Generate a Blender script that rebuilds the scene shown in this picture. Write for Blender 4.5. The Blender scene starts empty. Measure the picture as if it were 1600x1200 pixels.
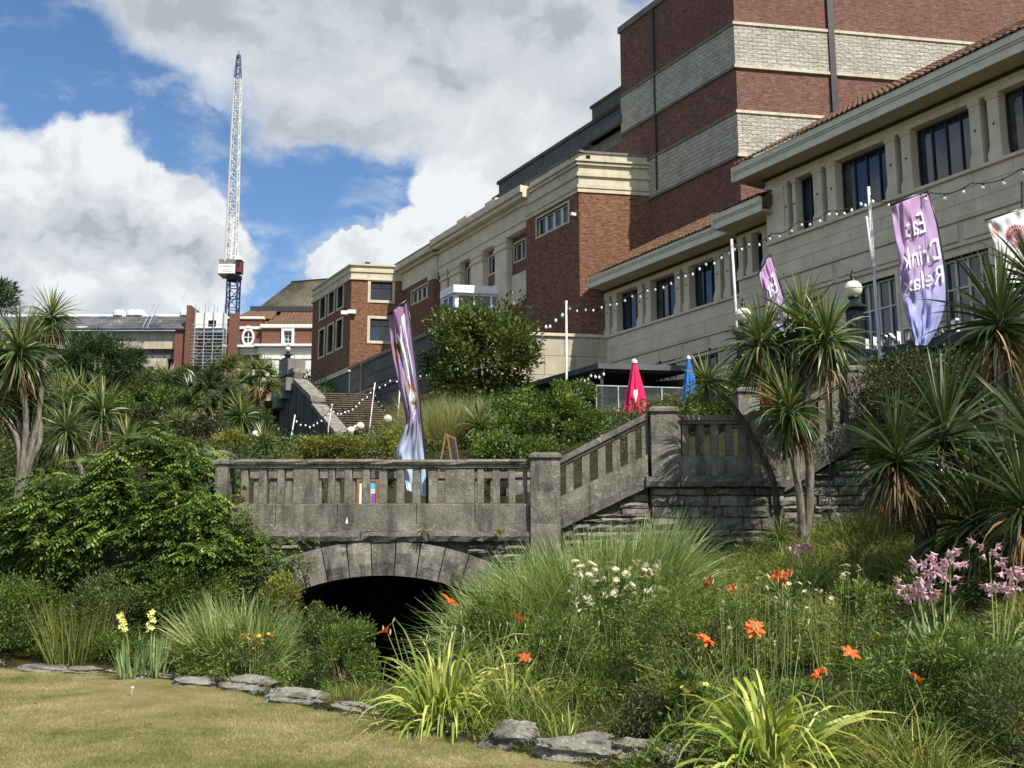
import bpy, math, random
import numpy as np
from mathutils import Vector, Matrix

random.seed(7)
RNG = np.random.default_rng(11)
SC = bpy.context.scene
COL = SC.collection
R = math.radians

# ------------------------------------------------------------------ camera
F = 1600.0
PITCH = math.atan(270 / 1600)
EYE = 1.6
cam_d = bpy.data.cameras.new('camera')
cam_d.sensor_fit = 'HORIZONTAL'
cam_d.sensor_width = 36.0
cam_d.lens = 36.0
cam_d.clip_start = 0.05
cam_d.clip_end = 4000
cam = bpy.data.objects.new('camera', cam_d)
COL.objects.link(cam)
cam.location = (0, 0, EYE)
cam.rotation_euler = (math.pi / 2 + PITCH, 0, 0)
SC.camera = cam

# ------------------------------------------------------------------ sun, exposure
SUN_AZ, SUN_EL = R(38), R(50)          # to the right of straight behind the camera
SUN_DIR = Vector((math.sin(SUN_AZ) * math.cos(SUN_EL), -math.cos(SUN_AZ) * math.cos(SUN_EL), math.sin(SUN_EL)))
sun_d = bpy.data.lights.new('sun', 'SUN')
sun_d.energy = 5.0
sun_d.angle = R(0.5)
sun_d.color = (1.0, 0.95, 0.86)
sun = bpy.data.objects.new('sun', sun_d)
COL.objects.link(sun)
sun.rotation_euler = SUN_DIR.to_track_quat('Z', 'Y').to_euler()
sun.location = (20, -30, 60)
vs = SC.view_settings
SC.display_settings.display_device = 'sRGB'
vs.view_transform = 'Standard'
vs.look = 'None'
vs.exposure = 0.45
vs.gamma = 1.0
vs.use_curve_mapping = False
SC.cycles.use_denoising = True
SC.cycles.max_bounces = 6
SC.cycles.diffuse_bounces = 3
SC.cycles.glossy_bounces = 3
SC.cycles.transmission_bounces = 4
SC.cycles.transparent_max_bounces = 6

# ------------------------------------------------------------------ pixel helpers (photograph 1600 x 1200)
_c, _s = math.cos(PITCH), math.sin(PITCH)

def ray(px, py):
    x = (px - 800) / F
    y = (600 - py) / F
    return x, _c - _s * y, _s + _c * y

def at(px, py, Y):
    d = ray(px, py)
    t = Y / d[1]
    return Vector((d[0] * t, Y, EYE + d[2] * t))

def onz(px, py, z):
    d = ray(px, py)
    t = (z - EYE) / d[2]
    return Vector((d[0] * t, d[1] * t, z))

# ------------------------------------------------------------------ node helper
class NT:
    def __init__(s, nt):
        s.nt = nt
    def new(s, t, **kw):
        n = s.nt.nodes.new(t)
        for k, v in kw.items():
            setattr(n, k, v)
        return n
    def put(s, sock, v):
        if isinstance(v, bpy.types.NodeSocket):
            s.nt.links.new(v, sock)
        elif v is not None:
            if isinstance(v, (tuple, list)) and sock.type == 'RGBA' and len(v) == 3:
                v = (*v, 1)
            sock.default_value = v
    def m(s, op, a, b=None, c=None, clamp=False):
        n = s.new('ShaderNodeMath', operation=op, use_clamp=clamp)
        s.put(n.inputs[0], a); s.put(n.inputs[1], b)
        if c is not None: s.put(n.inputs[2], c)
        return n.outputs[0]
    def vm(s, op, a, b=None):
        n = s.new('ShaderNodeVectorMath', operation=op)
        s.put(n.inputs[0], a)
        if op == 'SCALE': s.put(n.inputs['Scale'], b)
        elif b is not None: s.put(n.inputs[1], b)
        return n.outputs['Value'] if op in ('LENGTH', 'DOT_PRODUCT', 'DISTANCE') else n.outputs[0]
    def noise(s, vec, scale, detail=4, rough=0.55, dist=0.0, col=False):
        n = s.new('ShaderNodeTexNoise')
        s.put(n.inputs['Vector'], vec)
        n.inputs['Scale'].default_value = scale
        n.inputs['Detail'].default_value = detail
        n.inputs['Roughness'].default_value = rough
        n.inputs['Distortion'].default_value = dist
        return n.outputs['Color' if col else 'Fac']
    def ramp(s, fac, stops, interp='LINEAR'):
        n = s.new('ShaderNodeValToRGB')
        n.color_ramp.interpolation = interp
        e = n.color_ramp.elements
        while len(e) < len(stops): e.new(0.5)
        for el, (p, c) in zip(e, stops):
            el.position = p
            el.color = (*c, 1) if isinstance(c, (tuple, list)) else (c, c, c, 1)
        s.put(n.inputs[0], fac)
        return n.outputs[0]
    def mix(s, fac, a, b, blend='MIX'):
        n = s.new('ShaderNodeMix', data_type='RGBA', blend_type=blend)
        s.put(n.inputs[0], fac); s.put(n.inputs[6], a); s.put(n.inputs[7], b)
        return n.outputs[2]
    def rng(s, v, a, b, c=0.0, d=1.0, smooth=False):
        n = s.new('ShaderNodeMapRange', interpolation_type='SMOOTHSTEP' if smooth else 'LINEAR')
        s.put(n.inputs[0], v)
        for i, x in enumerate((a, b, c, d)): s.put(n.inputs[1 + i], x)
        return n.outputs[0]
    def scale(s, vec, v3):
        return s.vm('MULTIPLY', vec, v3)
    def xyz(s, x, y, z):
        n = s.new('ShaderNodeCombineXYZ')
        s.put(n.inputs[0], x); s.put(n.inputs[1], y); s.put(n.inputs[2], z)
        return n.outputs[0]
    def bump(s, h, strength=0.5, dist=0.02):
        n = s.new('ShaderNodeBump')
        n.inputs['Strength'].default_value = strength
        n.inputs['Distance'].default_value = dist
        s.put(n.inputs['Height'], h)
        return n.outputs[0]

# ------------------------------------------------------------------ world: sky and clouds, the same weather all round
w = bpy.data.worlds.new('World')
SC.world = w
w.use_nodes = True
w.node_tree.nodes.clear()
n = NT(w.node_tree)
sky = n.new('ShaderNodeTexSky', sky_type='NISHITA')
sky.sun_disc = False
sky.sun_elevation = SUN_EL
sky.sun_rotation = math.atan2(SUN_DIR.x, SUN_DIR.y)
sky.altitude = 20
sky.air_density = 1.0
sky.dust_density = 0.4
sky.ozone_density = 1.6
dirv = n.vm('NORMALIZE', n.new('ShaderNodeTexCoord').outputs['Generated'])
warp = n.vm('SUBTRACT', n.noise(dirv, 4.2, 9, 0.58, col=True), (0.5, 0.5, 0.5))
wd = n.vm('ADD', dirv, n.vm('SCALE', warp, 0.17))

def blob_val(px, py, rx, ry, v=None):
    d = Vector(ray(px, py)).normalized()
    diff = n.vm('SUBTRACT', v if v is not None else wd, tuple(d))
    ln = n.vm('LENGTH', n.scale(diff, (1600 / rx, 1600 / rx, 1600 / ry)))
    return n.m('SUBTRACT', 1.0, ln)

def blob_max(lst, v0=None):
    v = None
    for b in lst:
        q = blob_val(*b, v0)
        v = q if v is None else n.m('SMOOTH_MAX', v, q, 0.15)
    return v

sepd = n.new('ShaderNodeSeparateXYZ')
n.put(sepd.inputs[0], dirv)
elev = sepd.outputs[2]
# cumulus placed where the photograph has them; elsewhere broken cloud of the same kind
CUM = [(165, 300, 180, 150), (40, 360, 190, 180), (300, 375, 115, 115), (120, 420, 270, 80),
       (585, 432, 100, 28), (690, 385, 105, 50), (745, 320, 120, 80), (-150, 320, 250, 180)]
UPP = [(420, 10, 330, 110), (640, 80, 320, 140), (850, 180, 250, 170), (560, 200, 180, 70), (990, 250, 200, 190), (800, -60, 420, 130), (1300, 60, 300, 200)]
GAP = [(40, 40, 150, 130), (510, 318, 200, 92), (300, 205, 130, 50), (1000, 5, 60, 40)]
cum = blob_max(CUM)
upp = blob_max(UPP)
gap = blob_max(GAP)
fb = n.noise(n.scale(wd, (1, 1, 1.4)), 5.5, 9, 0.55)
fb2 = n.noise(n.scale(n.vm('ADD', wd, (0.016, -0.012, 0.034)), (1, 1, 1.4)), 5.5, 9, 0.55)
fine = n.noise(n.scale(n.vm('ADD', dirv, n.vm('SCALE', warp, 0.06)), (1, 1, 2.2)), 24.0, 6, 0.55)
away = n.rng(sepd.outputs[1], 0.55, 0.80, 1.0, 0.0)               # the broken cloud cover beyond the frame
gen = n.m('MULTIPLY_ADD', n.rng(n.noise(dirv, 2.6, 5, 0.55), 0.46, 0.66, -0.35, 0.5), away, n.m('MULTIPLY', n.m('SUBTRACT', 1.0, away), -0.6))
dens0 = n.m('SMOOTH_MAX', n.m('SMOOTH_MAX', cum, upp, 0.12), gen, 0.1)
dens0 = n.m('SUBTRACT', dens0, n.m('MULTIPLY', n.m('MAXIMUM', gap, 0.0), 0.6))
dens = n.m('ADD', dens0, n.m('MULTIPLY', n.m('SUBTRACT', fb, 0.5), 0.85))
soft = n.m('MULTIPLY', n.rng(n.m('SUBTRACT', upp, cum), -0.1, 0.5), 0.22)      # the high sheet has softer edges than the cumulus
alpha = n.rng(dens, n.m('SUBTRACT', -0.04, soft), n.m('ADD', 0.13, soft), smooth=True)
wisp = n.m('MULTIPLY', n.rng(n.m('ADD', n.m('MULTIPLY', fine, 0.6), n.m('MULTIPLY', fb, 0.4)), 0.45, 0.66, smooth=True), 0.52)
alpha = n.m('MAXIMUM', alpha, n.m('MULTIPLY', wisp, n.rng(dens0, -0.9, -0.05)))
fe = n.noise(n.scale(wd, (1, 1, 1.3)), 11.0, 7, 0.56)
fe2 = n.noise(n.scale(n.vm('ADD', wd, (0.010, -0.008, 0.020)), (1, 1, 1.3)), 11.0, 7, 0.56)
emb = n.m('ADD', n.m('MULTIPLY', n.m('SUBTRACT', fb2, fb), 3.0), n.m('MULTIPLY', n.m('SUBTRACT', fe2, fe), n.rng(n.m('SUBTRACT', cum, upp), -0.1, 0.4, 0.5, 2.6)))
emb = n.m('ADD', emb, n.m('MULTIPLY', n.rng(n.m('SUBTRACT', cum, upp), -0.1, 0.3), 0.10))
# deep cloud seen from below is grey; its sunlit rims are white
gry = n.m('MULTIPLY', n.rng(n.m('SUBTRACT', upp, n.m('MULTIPLY', cum, 0.25)), 0.0, 0.8, smooth=True), 0.62)
gry = n.m('ADD', gry, n.m('MULTIPLY', n.rng(dens, 0.2, 0.9), 0.20))
gry = n.m('ADD', gry, n.m('MULTIPLY', n.rng(blob_max([(40, 462, 330, 52), (200, 385, 130, 75), (20, 345, 90, 40)]), -0.3, 0.6), 0.42))
gry = n.m('SUBTRACT', gry, n.m('MULTIPLY', n.rng(blob_max([(770, 205, 200, 58), (700, 330, 170, 55), (890, 250, 120, 60)]), -0.2, 0.7), 0.62))
gry = n.m('ADD', gry, emb)
ccol = n.ramp(gry, [(0.0, (0.95, 0.965, 0.98)), (0.30, (0.80, 0.83, 0.86)), (0.70, (0.655, 0.70, 0.745)), (1.0, (0.48, 0.53, 0.58))])
bg_s = n.new('ShaderNodeBackground')
skc = n.mix(1.0, sky.outputs[0], (0.80, 1.0, 1.17), 'MULTIPLY')
n.put(bg_s.inputs[0], skc)
bg_s.inputs[1].default_value = 0.093
bg_c = n.new('ShaderNodeBackground')
n.put(bg_c.inputs[0], ccol)
bg_c.inputs[1].default_value = 0.70
mx = n.new('ShaderNodeMixShader')
above = n.rng(elev, -0.02, 0.06)
n.put(mx.inputs[0], n.m('MULTIPLY', n.m('MULTIPLY', alpha, 0.97), above))
n.put(mx.inputs[1], bg_s.outputs[0])
n.put(mx.inputs[2], bg_c.outputs[0])
wo = n.new('ShaderNodeOutputWorld')
n.put(wo.inputs[0], mx.outputs[0])

# ------------------------------------------------------------------ materials
def material(name, fn, rough=0.8, spec=0.25, metal=0.0):
    m = bpy.data.materials.new(name)
    m.use_nodes = True
    nt = NT(m.node_tree)
    b = m.node_tree.nodes['Principled BSDF']
    b.inputs['Roughness'].default_value = rough
    b.inputs['Specular IOR Level'].default_value = spec
    b.inputs['Metallic'].default_value = metal
    fn(nt, b)
    return m

def pos(nt):
    return nt.new('ShaderNodeNewGeometry').outputs['Position']

def wallco(nt):
    g = nt.new('ShaderNodeNewGeometry')
    t = nt.vm('NORMALIZE', nt.vm('CROSS_PRODUCT', (0, 0, 1), g.outputs['True Normal']))
    sp = nt.new('ShaderNodeSeparateXYZ')
    nt.put(sp.inputs[0], g.outputs['Position'])
    return nt.xyz(nt.vm('DOT_PRODUCT', g.outputs['Position'], t), sp.outputs[2], 0.0), g.outputs['Position']

def plain(name, col, rough=0.6, spec=0.3, metal=0.0, var=0.12, sc=3.0):
    def fn(nt, b):
        f = nt.noise(pos(nt), sc, 6, 0.6)
        lo = tuple(x * (1 - var * 2) for x in col); hi = tuple(min(1, x * (1 + var)) for x in col)
        nt.put(b.inputs['Base Color'], nt.ramp(f, [(0.3, lo), (0.7, hi)]))
        nt.put(b.inputs['Roughness'], nt.rng(f, 0.3, 0.7, max(0, rough - 0.08), min(1, rough + 0.08)))
    return material(name, fn, rough, spec, metal)

def brick_mat(name, c1, c2, c3, mortar, mott=0.5, scale=1.0):
    def fn(nt, b):
        co, p = wallco(nt)
        br = nt.new('ShaderNodeTexBrick')
        nt.put(br.inputs['Vector'], co)
        br.offset = 0.5; br.squash = 1.0
        br.inputs['Scale'].default_value = 1.0
        br.inputs['Brick Width'].default_value = 0.23 * scale
        br.inputs['Row Height'].default_value = 0.077 * scale
        br.inputs['Mortar Size'].default_value = 0.009 * scale
        br.inputs['Mortar Smooth'].default_value = 0.2
        br.inputs['Bias'].default_value = 0.0
        br.inputs['Color1'].default_value = (*c1, 1)
        br.inputs['Color2'].default_value = (*c2, 1)
        br.inputs['Mortar'].default_value = (*mortar, 1)
        cell = nt.noise(nt.scale(co, (3.2 / scale, 8 / scale, 1)), 1.0, 3, 0.8)
        c = nt.mix(nt.m('MULTIPLY', nt.rng(cell, 0.50, 0.60), mott), br.outputs['Color'], c3)
        hi = nt.noise(nt.vm('ADD', nt.scale(co, (2.6 / scale, 7 / scale, 1)), (31, 17, 0)), 1.0, 3, 0.8)
        c = nt.mix(nt.m('MULTIPLY', nt.rng(hi, 0.52, 0.62), 0.5 * mott), c, tuple(min(1, x * 1.5) for x in mortar))
        big = nt.noise(p, 0.35, 6, 0.6)
        c = nt.mix(nt.rng(big, 0.35, 0.75, 0.0, 0.35), c, tuple(x * 0.55 for x in c1))
        streak = nt.noise(nt.scale(co, (2.5, 0.12, 1)), 1.0, 4, 0.6)
        c = nt.mix(nt.rng(streak, 0.55, 0.8, 0.0, 0.35), c, (0.05, 0.035, 0.03))
        nt.put(b.inputs['Base Color'], c)
        nt.put(b.inputs['Normal'], nt.bump(nt.m('SUBTRACT', 1.0, br.outputs['Fac']), 0.5, 0.012))
    return material(name, fn, 0.85, 0.2)

def ashlar(name, col, dirt=(0.10, 0.09, 0.075), amount=0.4, sc=1.0, rockface=False, bump=0.25):
    def fn(nt, b):
        co, p = wallco(nt)
        f = nt.noise(p, 1.3 * sc, 7, 0.62)
        c = nt.ramp(f, [(0.25, tuple(x * 0.78 for x in col)), (0.75, tuple(min(1, x * 1.12) for x in col))])
        fi = nt.noise(p, 22 * sc, 5, 0.7)
        st = nt.noise(nt.scale(co, (3.2, 0.22, 1)), 1.0, 5, 0.65)
        c = nt.mix(nt.rng(st, 0.50, 0.80, 0.0, amount), c, dirt)
        bl = nt.noise(p, 0.7, 8, 0.7)
        c = nt.mix(nt.rng(bl, 0.55, 0.75, 0.0, amount), c, dirt)
        h = fi
        if rockface:
            br = nt.new('ShaderNodeTexBrick')
            nt.put(br.inputs['Vector'], co)
            br.offset = 0.5
            br.inputs['Scale'].default_value = 1.0
            br.inputs['Brick Width'].default_value = 0.46
            br.inputs['Row Height'].default_value = 0.20
            br.inputs['Mortar Size'].default_value = 0.014
            br.inputs['Mortar Smooth'].default_value = 0.6
            br.inputs['Color1'].default_value = (1, 1, 1, 1); br.inputs['Color2'].default_value = (0.8, 0.8, 0.78, 1)
            br.inputs['Mortar'].default_value = (0.58, 0.55, 0.50, 1)
            c = nt.mix(1.0, c, br.outputs['Color'], 'MULTIPLY')
            rf = nt.noise(nt.scale(co, (4.2, 8.5, 1)), 1.0, 6, 0.65)
            h = nt.m('ADD', nt.m('MULTIPLY', nt.m('SUBTRACT', 1.0, br.outputs['Fac']), 0.5), nt.m('MULTIPLY', rf, 1.2))
        nt.put(b.inputs['Base Color'], c)
        nt.put(b.inputs['Normal'], nt.bump(h, 1.0 if rockface else bump, 0.12 if rockface else 0.01))
    return material(name, fn, 0.85, 0.2)

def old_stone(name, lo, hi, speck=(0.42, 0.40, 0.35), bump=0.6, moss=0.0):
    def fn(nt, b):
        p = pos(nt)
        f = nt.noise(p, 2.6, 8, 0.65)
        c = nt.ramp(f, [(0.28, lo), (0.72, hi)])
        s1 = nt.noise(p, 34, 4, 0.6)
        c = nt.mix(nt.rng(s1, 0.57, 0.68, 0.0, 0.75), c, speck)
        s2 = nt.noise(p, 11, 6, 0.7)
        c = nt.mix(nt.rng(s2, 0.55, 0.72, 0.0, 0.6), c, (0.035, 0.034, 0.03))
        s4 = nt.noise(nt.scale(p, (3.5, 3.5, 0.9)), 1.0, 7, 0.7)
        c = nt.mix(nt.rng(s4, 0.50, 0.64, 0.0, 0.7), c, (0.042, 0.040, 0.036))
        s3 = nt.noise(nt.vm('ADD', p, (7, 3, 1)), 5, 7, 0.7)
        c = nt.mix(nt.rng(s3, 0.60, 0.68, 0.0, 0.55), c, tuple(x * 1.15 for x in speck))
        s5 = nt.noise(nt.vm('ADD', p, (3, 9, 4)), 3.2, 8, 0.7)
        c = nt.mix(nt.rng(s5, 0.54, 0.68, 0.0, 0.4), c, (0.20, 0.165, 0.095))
        if moss:
            g = nt.new('ShaderNodeNewGeometry')
            sp = nt.new('ShaderNodeSeparateXYZ'); nt.put(sp.inputs[0], g.outputs['Normal'])
            c = nt.mix(nt.m('MULTIPLY', nt.rng(sp.outputs[2], 0.3, 0.9), moss), c, (0.13, 0.115, 0.05))
        nt.put(b.inputs['Base Color'], c)
        h = nt.m('ADD', nt.noise(p, 9, 8, 0.7), nt.m('MULTIPLY', s1, 0.4))
        nt.put(b.inputs['Normal'], nt.bump(h, bump, 0.03))
    return material(name, fn, 0.92, 0.15)

def leaf_mat(name, cols, trans=0.3, rough=0.5, spec=0.3, patch=0.0, patchcol=(0.2, 0.16, 0.06), psc=1.5):
    m = bpy.data.materials.new(name)
    m.use_nodes = True
    nt = NT(m.node_tree)
    b = m.node_tree.nodes['Principled BSDF']
    a = nt.new('ShaderNodeAttribute', attribute_name='tint')
    if 'petal' not in name and 'pod' not in name:
        cols = [tuple(min(.85, x * (1.3 if 'cordyline' in name or 'daylily' in name or 'dark' in name or 'tree' in name or 'climber' in name else 1.62)) for x in c) for c in cols]
    k = len(cols)
    c = nt.ramp(a.outputs['Fac'], [(i / (k - 1), cols[i]) for i in range(k)])
    if patch:
        c = nt.mix(nt.rng(nt.noise(pos(nt), psc, 5, 0.6), 0.46, 0.62, 0.0, patch), c, patchcol)
    nt.put(b.inputs['Base Color'], c)
    b.inputs['Roughness'].default_value = rough
    b.inputs['Specular IOR Level'].default_value = spec
    t = nt.new('ShaderNodeBsdfTranslucent')
    nt.put(t.inputs[0], nt.mix(1.0, c, (1.15, 1.1, 0.6), 'MULTIPLY'))
    ms = nt.new('ShaderNodeMixShader')
    ms.inputs[0].default_value = trans
    out = m.node_tree.nodes['Material Output']
    nt.put(ms.inputs[1], b.outputs[0]); nt.put(ms.inputs[2], t.outputs[0])
    nt.put(out.inputs[0], ms.outputs[0])
    return m

def bark_mat(name, lo, hi):
    def fn(nt, b):
        p = pos(nt)
        f = nt.noise(nt.scale(p, (14, 14, 5)), 1.0, 7, 0.65)
        nt.put(b.inputs['Base Color'], nt.ramp(f, [(0.3, lo), (0.7, hi)]))
        nt.put(b.inputs['Normal'], nt.bump(f, 0.9, 0.03))
    return material(name, fn, 0.9, 0.1)

M = {}
M['brick'] = brick_mat('brick_red', (0.205, 0.072, 0.044), (0.130, 0.048, 0.034), (0.060, 0.034, 0.034), (0.24, 0.19, 0.15), 0.6)
M['brick_mott'] = brick_mat('brick_mottled', (0.235, 0.080, 0.036), (0.165, 0.054, 0.030), (0.050, 0.034, 0.036), (0.25, 0.185, 0.12), 0.8)
M['brick_far'] = brick_mat('brick_old', (0.22, 0.075, 0.045), (0.15, 0.05, 0.035), (0.10, 0.05, 0.04), (0.22, 0.17, 0.13), 0.4)
M['stone_wing'] = ashlar('ashlar_sandstone', (0.66, 0.565, 0.43), (0.22, 0.18, 0.135), amount=0.22)
M['stone_pale'] = ashlar('ashlar_cream', (0.60, 0.53, 0.39), amount=0.45)
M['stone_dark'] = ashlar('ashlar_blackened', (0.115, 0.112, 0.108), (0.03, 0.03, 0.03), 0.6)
M['stone_grime'] = ashlar('ashlar_grimy', (0.20, 0.19, 0.17), (0.04, 0.038, 0.036), 0.7)
M['stone_rock'] = ashlar('rock_faced_band', (0.60, 0.55, 0.45), (0.20, 0.17, 0.13), 0.25, rockface=True)
M['stone_white'] = plain('white_stone', (0.74, 0.71, 0.64), 0.7, var=0.08)
M['old_stone'] = old_stone('weathered_stone', (0.098, 0.090, 0.073), (0.250, 0.232, 0.190), moss=0.35)
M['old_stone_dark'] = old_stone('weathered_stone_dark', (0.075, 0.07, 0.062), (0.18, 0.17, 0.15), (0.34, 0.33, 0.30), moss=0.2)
M['rubble'] = old_stone('rubble_stone', (0.12, 0.11, 0.095), (0.33, 0.305, 0.25), (0.46, 0.43, 0.37), 0.9)
M['mortar'] = old_stone('rubble_mortar', (0.06, 0.055, 0.05), (0.12, 0.11, 0.10), (0.2, 0.19, 0.17), 0.9)
M['rock'] = old_stone('edging_rock', (0.11, 0.105, 0.09), (0.37, 0.35, 0.31), (0.52, 0.50, 0.44), 1.0, moss=0.2)
M['fascia'] = plain('painted_fascia', (0.66, 0.615, 0.50), 0.6, var=0.08)
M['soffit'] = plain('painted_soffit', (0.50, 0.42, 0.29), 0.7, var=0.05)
M['white'] = plain('white_paint', (0.78, 0.77, 0.74), 0.5, var=0.04)
M['offwhite'] = plain('window_frame_paint', (0.60, 0.56, 0.47), 0.55, var=0.06)
M['black'] = plain('black_iron', (0.015, 0.015, 0.016), 0.35, 0.5)
M['dark'] = plain('dark_interior', (0.012, 0.012, 0.014), 0.9, 0.1)
M['bronze'] = plain('dark_bronze_frame', (0.028, 0.022, 0.018), 0.45, 0.4)
M['metal'] = plain('galvanised_metal', (0.55, 0.56, 0.57), 0.4, 0.5, 0.6)
M['pole_white'] = plain('pale_pole', (0.66, 0.66, 0.65), 0.4, 0.5)
M['wood'] = plain('varnished_wood', (0.30, 0.15, 0.06), 0.5, sc=12)
M['crane_blue'] = plain('crane_blue', (0.02, 0.04, 0.12), 0.5)
M['red'] = plain('crane_red', (0.14, 0.03, 0.03), 0.5)
M['roof_grey'] = plain('flat_roof_grey', (0.10, 0.105, 0.11), 0.5, var=0.2, sc=1.0)
M['slate'] = plain('slate_roof', (0.13, 0.13, 0.14), 0.75, var=0.25, sc=0.5)
M['corrugated'] = plain('corrugated_sheet', (0.175, 0.150, 0.115), 0.8, var=0.25, sc=0.6)
M['step'] = old_stone('stair_stone', (0.10, 0.078, 0.058), (0.20, 0.16, 0.12))
M['lead'] = plain('dark_gutter', (0.045, 0.045, 0.05), 0.6)
M['concrete'] = ashlar('pale_concrete', (0.46, 0.405, 0.30), (0.12, 0.10, 0.08), 0.6)

def glass_fn(nt, b):
    f = nt.noise(pos(nt), 0.7, 3, 0.5)
    nt.put(b.inputs['Base Color'], nt.ramp(f, [(0.35, (0.004, 0.008, 0.016)), (0.65, (0.012, 0.030, 0.070))]))  # blue of the reflected sky put into the base colour
    nt.put(b.inputs['Normal'], nt.bump(nt.noise(pos(nt), 0.9, 2, 0.5), 0.04, 0.05))
M['glass'] = material('window_glass', glass_fn, 0.04, 0.9)

def glass_pale_fn(nt, b):
    f = nt.noise(nt.scale(pos(nt), (1, 1, 2.2)), 1.1, 4, 0.6)
    nt.put(b.inputs['Base Color'], nt.ramp(f, [(0.35, (0.02, 0.022, 0.022)), (0.65, (0.085, 0.088, 0.075))]))
M['glass_pale'] = material('window_glass_with_blind', glass_pale_fn, 0.05, 0.8)
M['crane_tip'] = plain('crane_tip_steel', (0.16, 0.21, 0.33), 0.5)

def tile_fn(nt, b):
    p = pos(nt)
    f = nt.noise(p, 5.0, 4, 0.7)
    c = nt.ramp(f, [(0.25, (0.075, 0.042, 0.026)), (0.5, (0.15, 0.082, 0.047)), (0.8, (0.25, 0.16, 0.095))])
    c = nt.mix(nt.rng(nt.noise(p, 0.8, 6, 0.7), 0.45, 0.7, 0.0, 0.7), c, (0.075, 0.055, 0.035))
    nt.put(b.inputs['Base Color'], c)
M['tile'] = material('clay_tile', tile_fn, 0.85, 0.15)

def globe_fn(nt, b):
    b.inputs['Base Color'].default_value = (0.80, 0.74, 0.56, 1)
    b.inputs['Subsurface Weight'].default_value = 0.15
M['globe'] = material('milk_glass', globe_fn, 0.22, 0.5)

def bulb_fn(nt, b):
    b.inputs['Base Color'].default_value = (0.9, 0.88, 0.82, 1)
M['bulb'] = material('frosted_bulb', bulb_fn, 0.15, 0.6)

def lawn_fn(nt, b):
    p = pos(nt)
    f = nt.noise(p, 0.55, 6, 0.6)
    f = nt.m('ADD', f, nt.m('MULTIPLY', nt.m('SUBTRACT', nt.noise(p, 3.1, 5, 0.6), 0.5), 0.45))
    c = nt.ramp(f, [(0.30, (0.085, 0.095, 0.026)), (0.46, (0.185, 0.160, 0.065)), (0.66, (0.290, 0.220, 0.110))])
    g = nt.noise(p, 28, 5, 0.7)
    c = nt.mix(nt.rng(g, 0.35, 0.75, 0.0, 0.5), c, (0.075, 0.065, 0.02))
    nt.put(b.inputs['Base Color'], c)
    nt.put(b.inputs['Normal'], nt.bump(g, 0.6, 0.02))
M['lawn'] = material('dry_lawn', lawn_fn, 0.95, 0.05)

def blade_fn_mat():
    m = bpy.data.materials.new('lawn_blades')
    m.use_nodes = True
    nt = NT(m.node_tree)
    b = m.node_tree.nodes['Principled BSDF']
    p = pos(nt)
    f = nt.noise(p, 0.55, 6, 0.6)
    a = nt.new('ShaderNodeAttribute', attribute_name='tint')
    f2 = nt.m('ADD', nt.m('ADD', f, nt.m('MULTIPLY', nt.m('SUBTRACT', nt.noise(p, 3.1, 5, 0.6), 0.5), 0.45)), nt.m('MULTIPLY', nt.m('SUBTRACT', a.outputs['Fac'], 0.5), 0.32))
    c = nt.ramp(f2, [(0.30, (0.085, 0.125, 0.026)), (0.46, (0.225, 0.240, 0.080)), (0.62, (0.370, 0.325, 0.150)), (0.80, (0.62, 0.53, 0.32))])
    nt.put(b.inputs['Base Color'], c)
    b.inputs['Roughness'].default_value = 0.7
    b.inputs['Specular IOR Level'].default_value = 0.15
    return m
M['lawn_blades'] = blade_fn_mat()

def soil_fn(nt, b):
    p = pos(nt)
    f = nt.noise(p, 2.2, 7, 0.65)
    c = nt.ramp(f, [(0.3, (0.022, 0.020, 0.012)), (0.6, (0.045, 0.045, 0.018)), (0.8, (0.075, 0.070, 0.03))])
    nt.put(b.inputs['Base Color'], c)
    nt.put(b.inputs['Normal'], nt.bump(nt.noise(p, 9, 6, 0.7), 0.8, 0.06))
M['soil'] = material('garden_soil', soil_fn, 0.95, 0.05)

M['bark'] = bark_mat('cordyline_bark', (0.075, 0.062, 0.05), (0.27, 0.235, 0.19))
M['bark_dark'] = bark_mat('dark_bark', (0.03, 0.025, 0.02), (0.11, 0.09, 0.07))
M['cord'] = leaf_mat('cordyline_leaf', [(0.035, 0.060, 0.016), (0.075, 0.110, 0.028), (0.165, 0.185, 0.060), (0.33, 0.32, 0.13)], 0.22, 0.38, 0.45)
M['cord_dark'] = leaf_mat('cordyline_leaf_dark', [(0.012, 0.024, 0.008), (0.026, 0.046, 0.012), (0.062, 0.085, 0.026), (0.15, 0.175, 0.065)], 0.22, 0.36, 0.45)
M['dead'] = leaf_mat('dead_leaf', [(0.06, 0.036, 0.016), (0.13, 0.085, 0.038), (0.24, 0.17, 0.085)], 0.15, 0.8, 0.1)
M['wist'] = leaf_mat('climber_leaf', [(0.022, 0.050, 0.012), (0.050, 0.098, 0.020), (0.105, 0.165, 0.032), (0.21, 0.255, 0.055)], 0.28, 0.38, 0.4)
M['bush_olive'] = leaf_mat('olive_leaf', [(0.024, 0.036, 0.012), (0.055, 0.075, 0.022), (0.115, 0.135, 0.042)], 0.25, 0.5, 0.3)
M['bush_green'] = leaf_mat('bush_leaf', [(0.022, 0.043, 0.010), (0.062, 0.100, 0.019), (0.155, 0.195, 0.038)], 0.28, 0.45, 0.35)
M['bush_gold'] = leaf_mat('golden_leaf', [(0.05, 0.065, 0.014), (0.115, 0.125, 0.024), (0.22, 0.215, 0.045)], 0.28, 0.5, 0.3)
M['tree_leaf'] = leaf_mat('tree_leaf', [(0.020, 0.034, 0.008), (0.058, 0.082, 0.016), (0.155, 0.170, 0.038)], 0.25, 0.42, 0.4)
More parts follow.
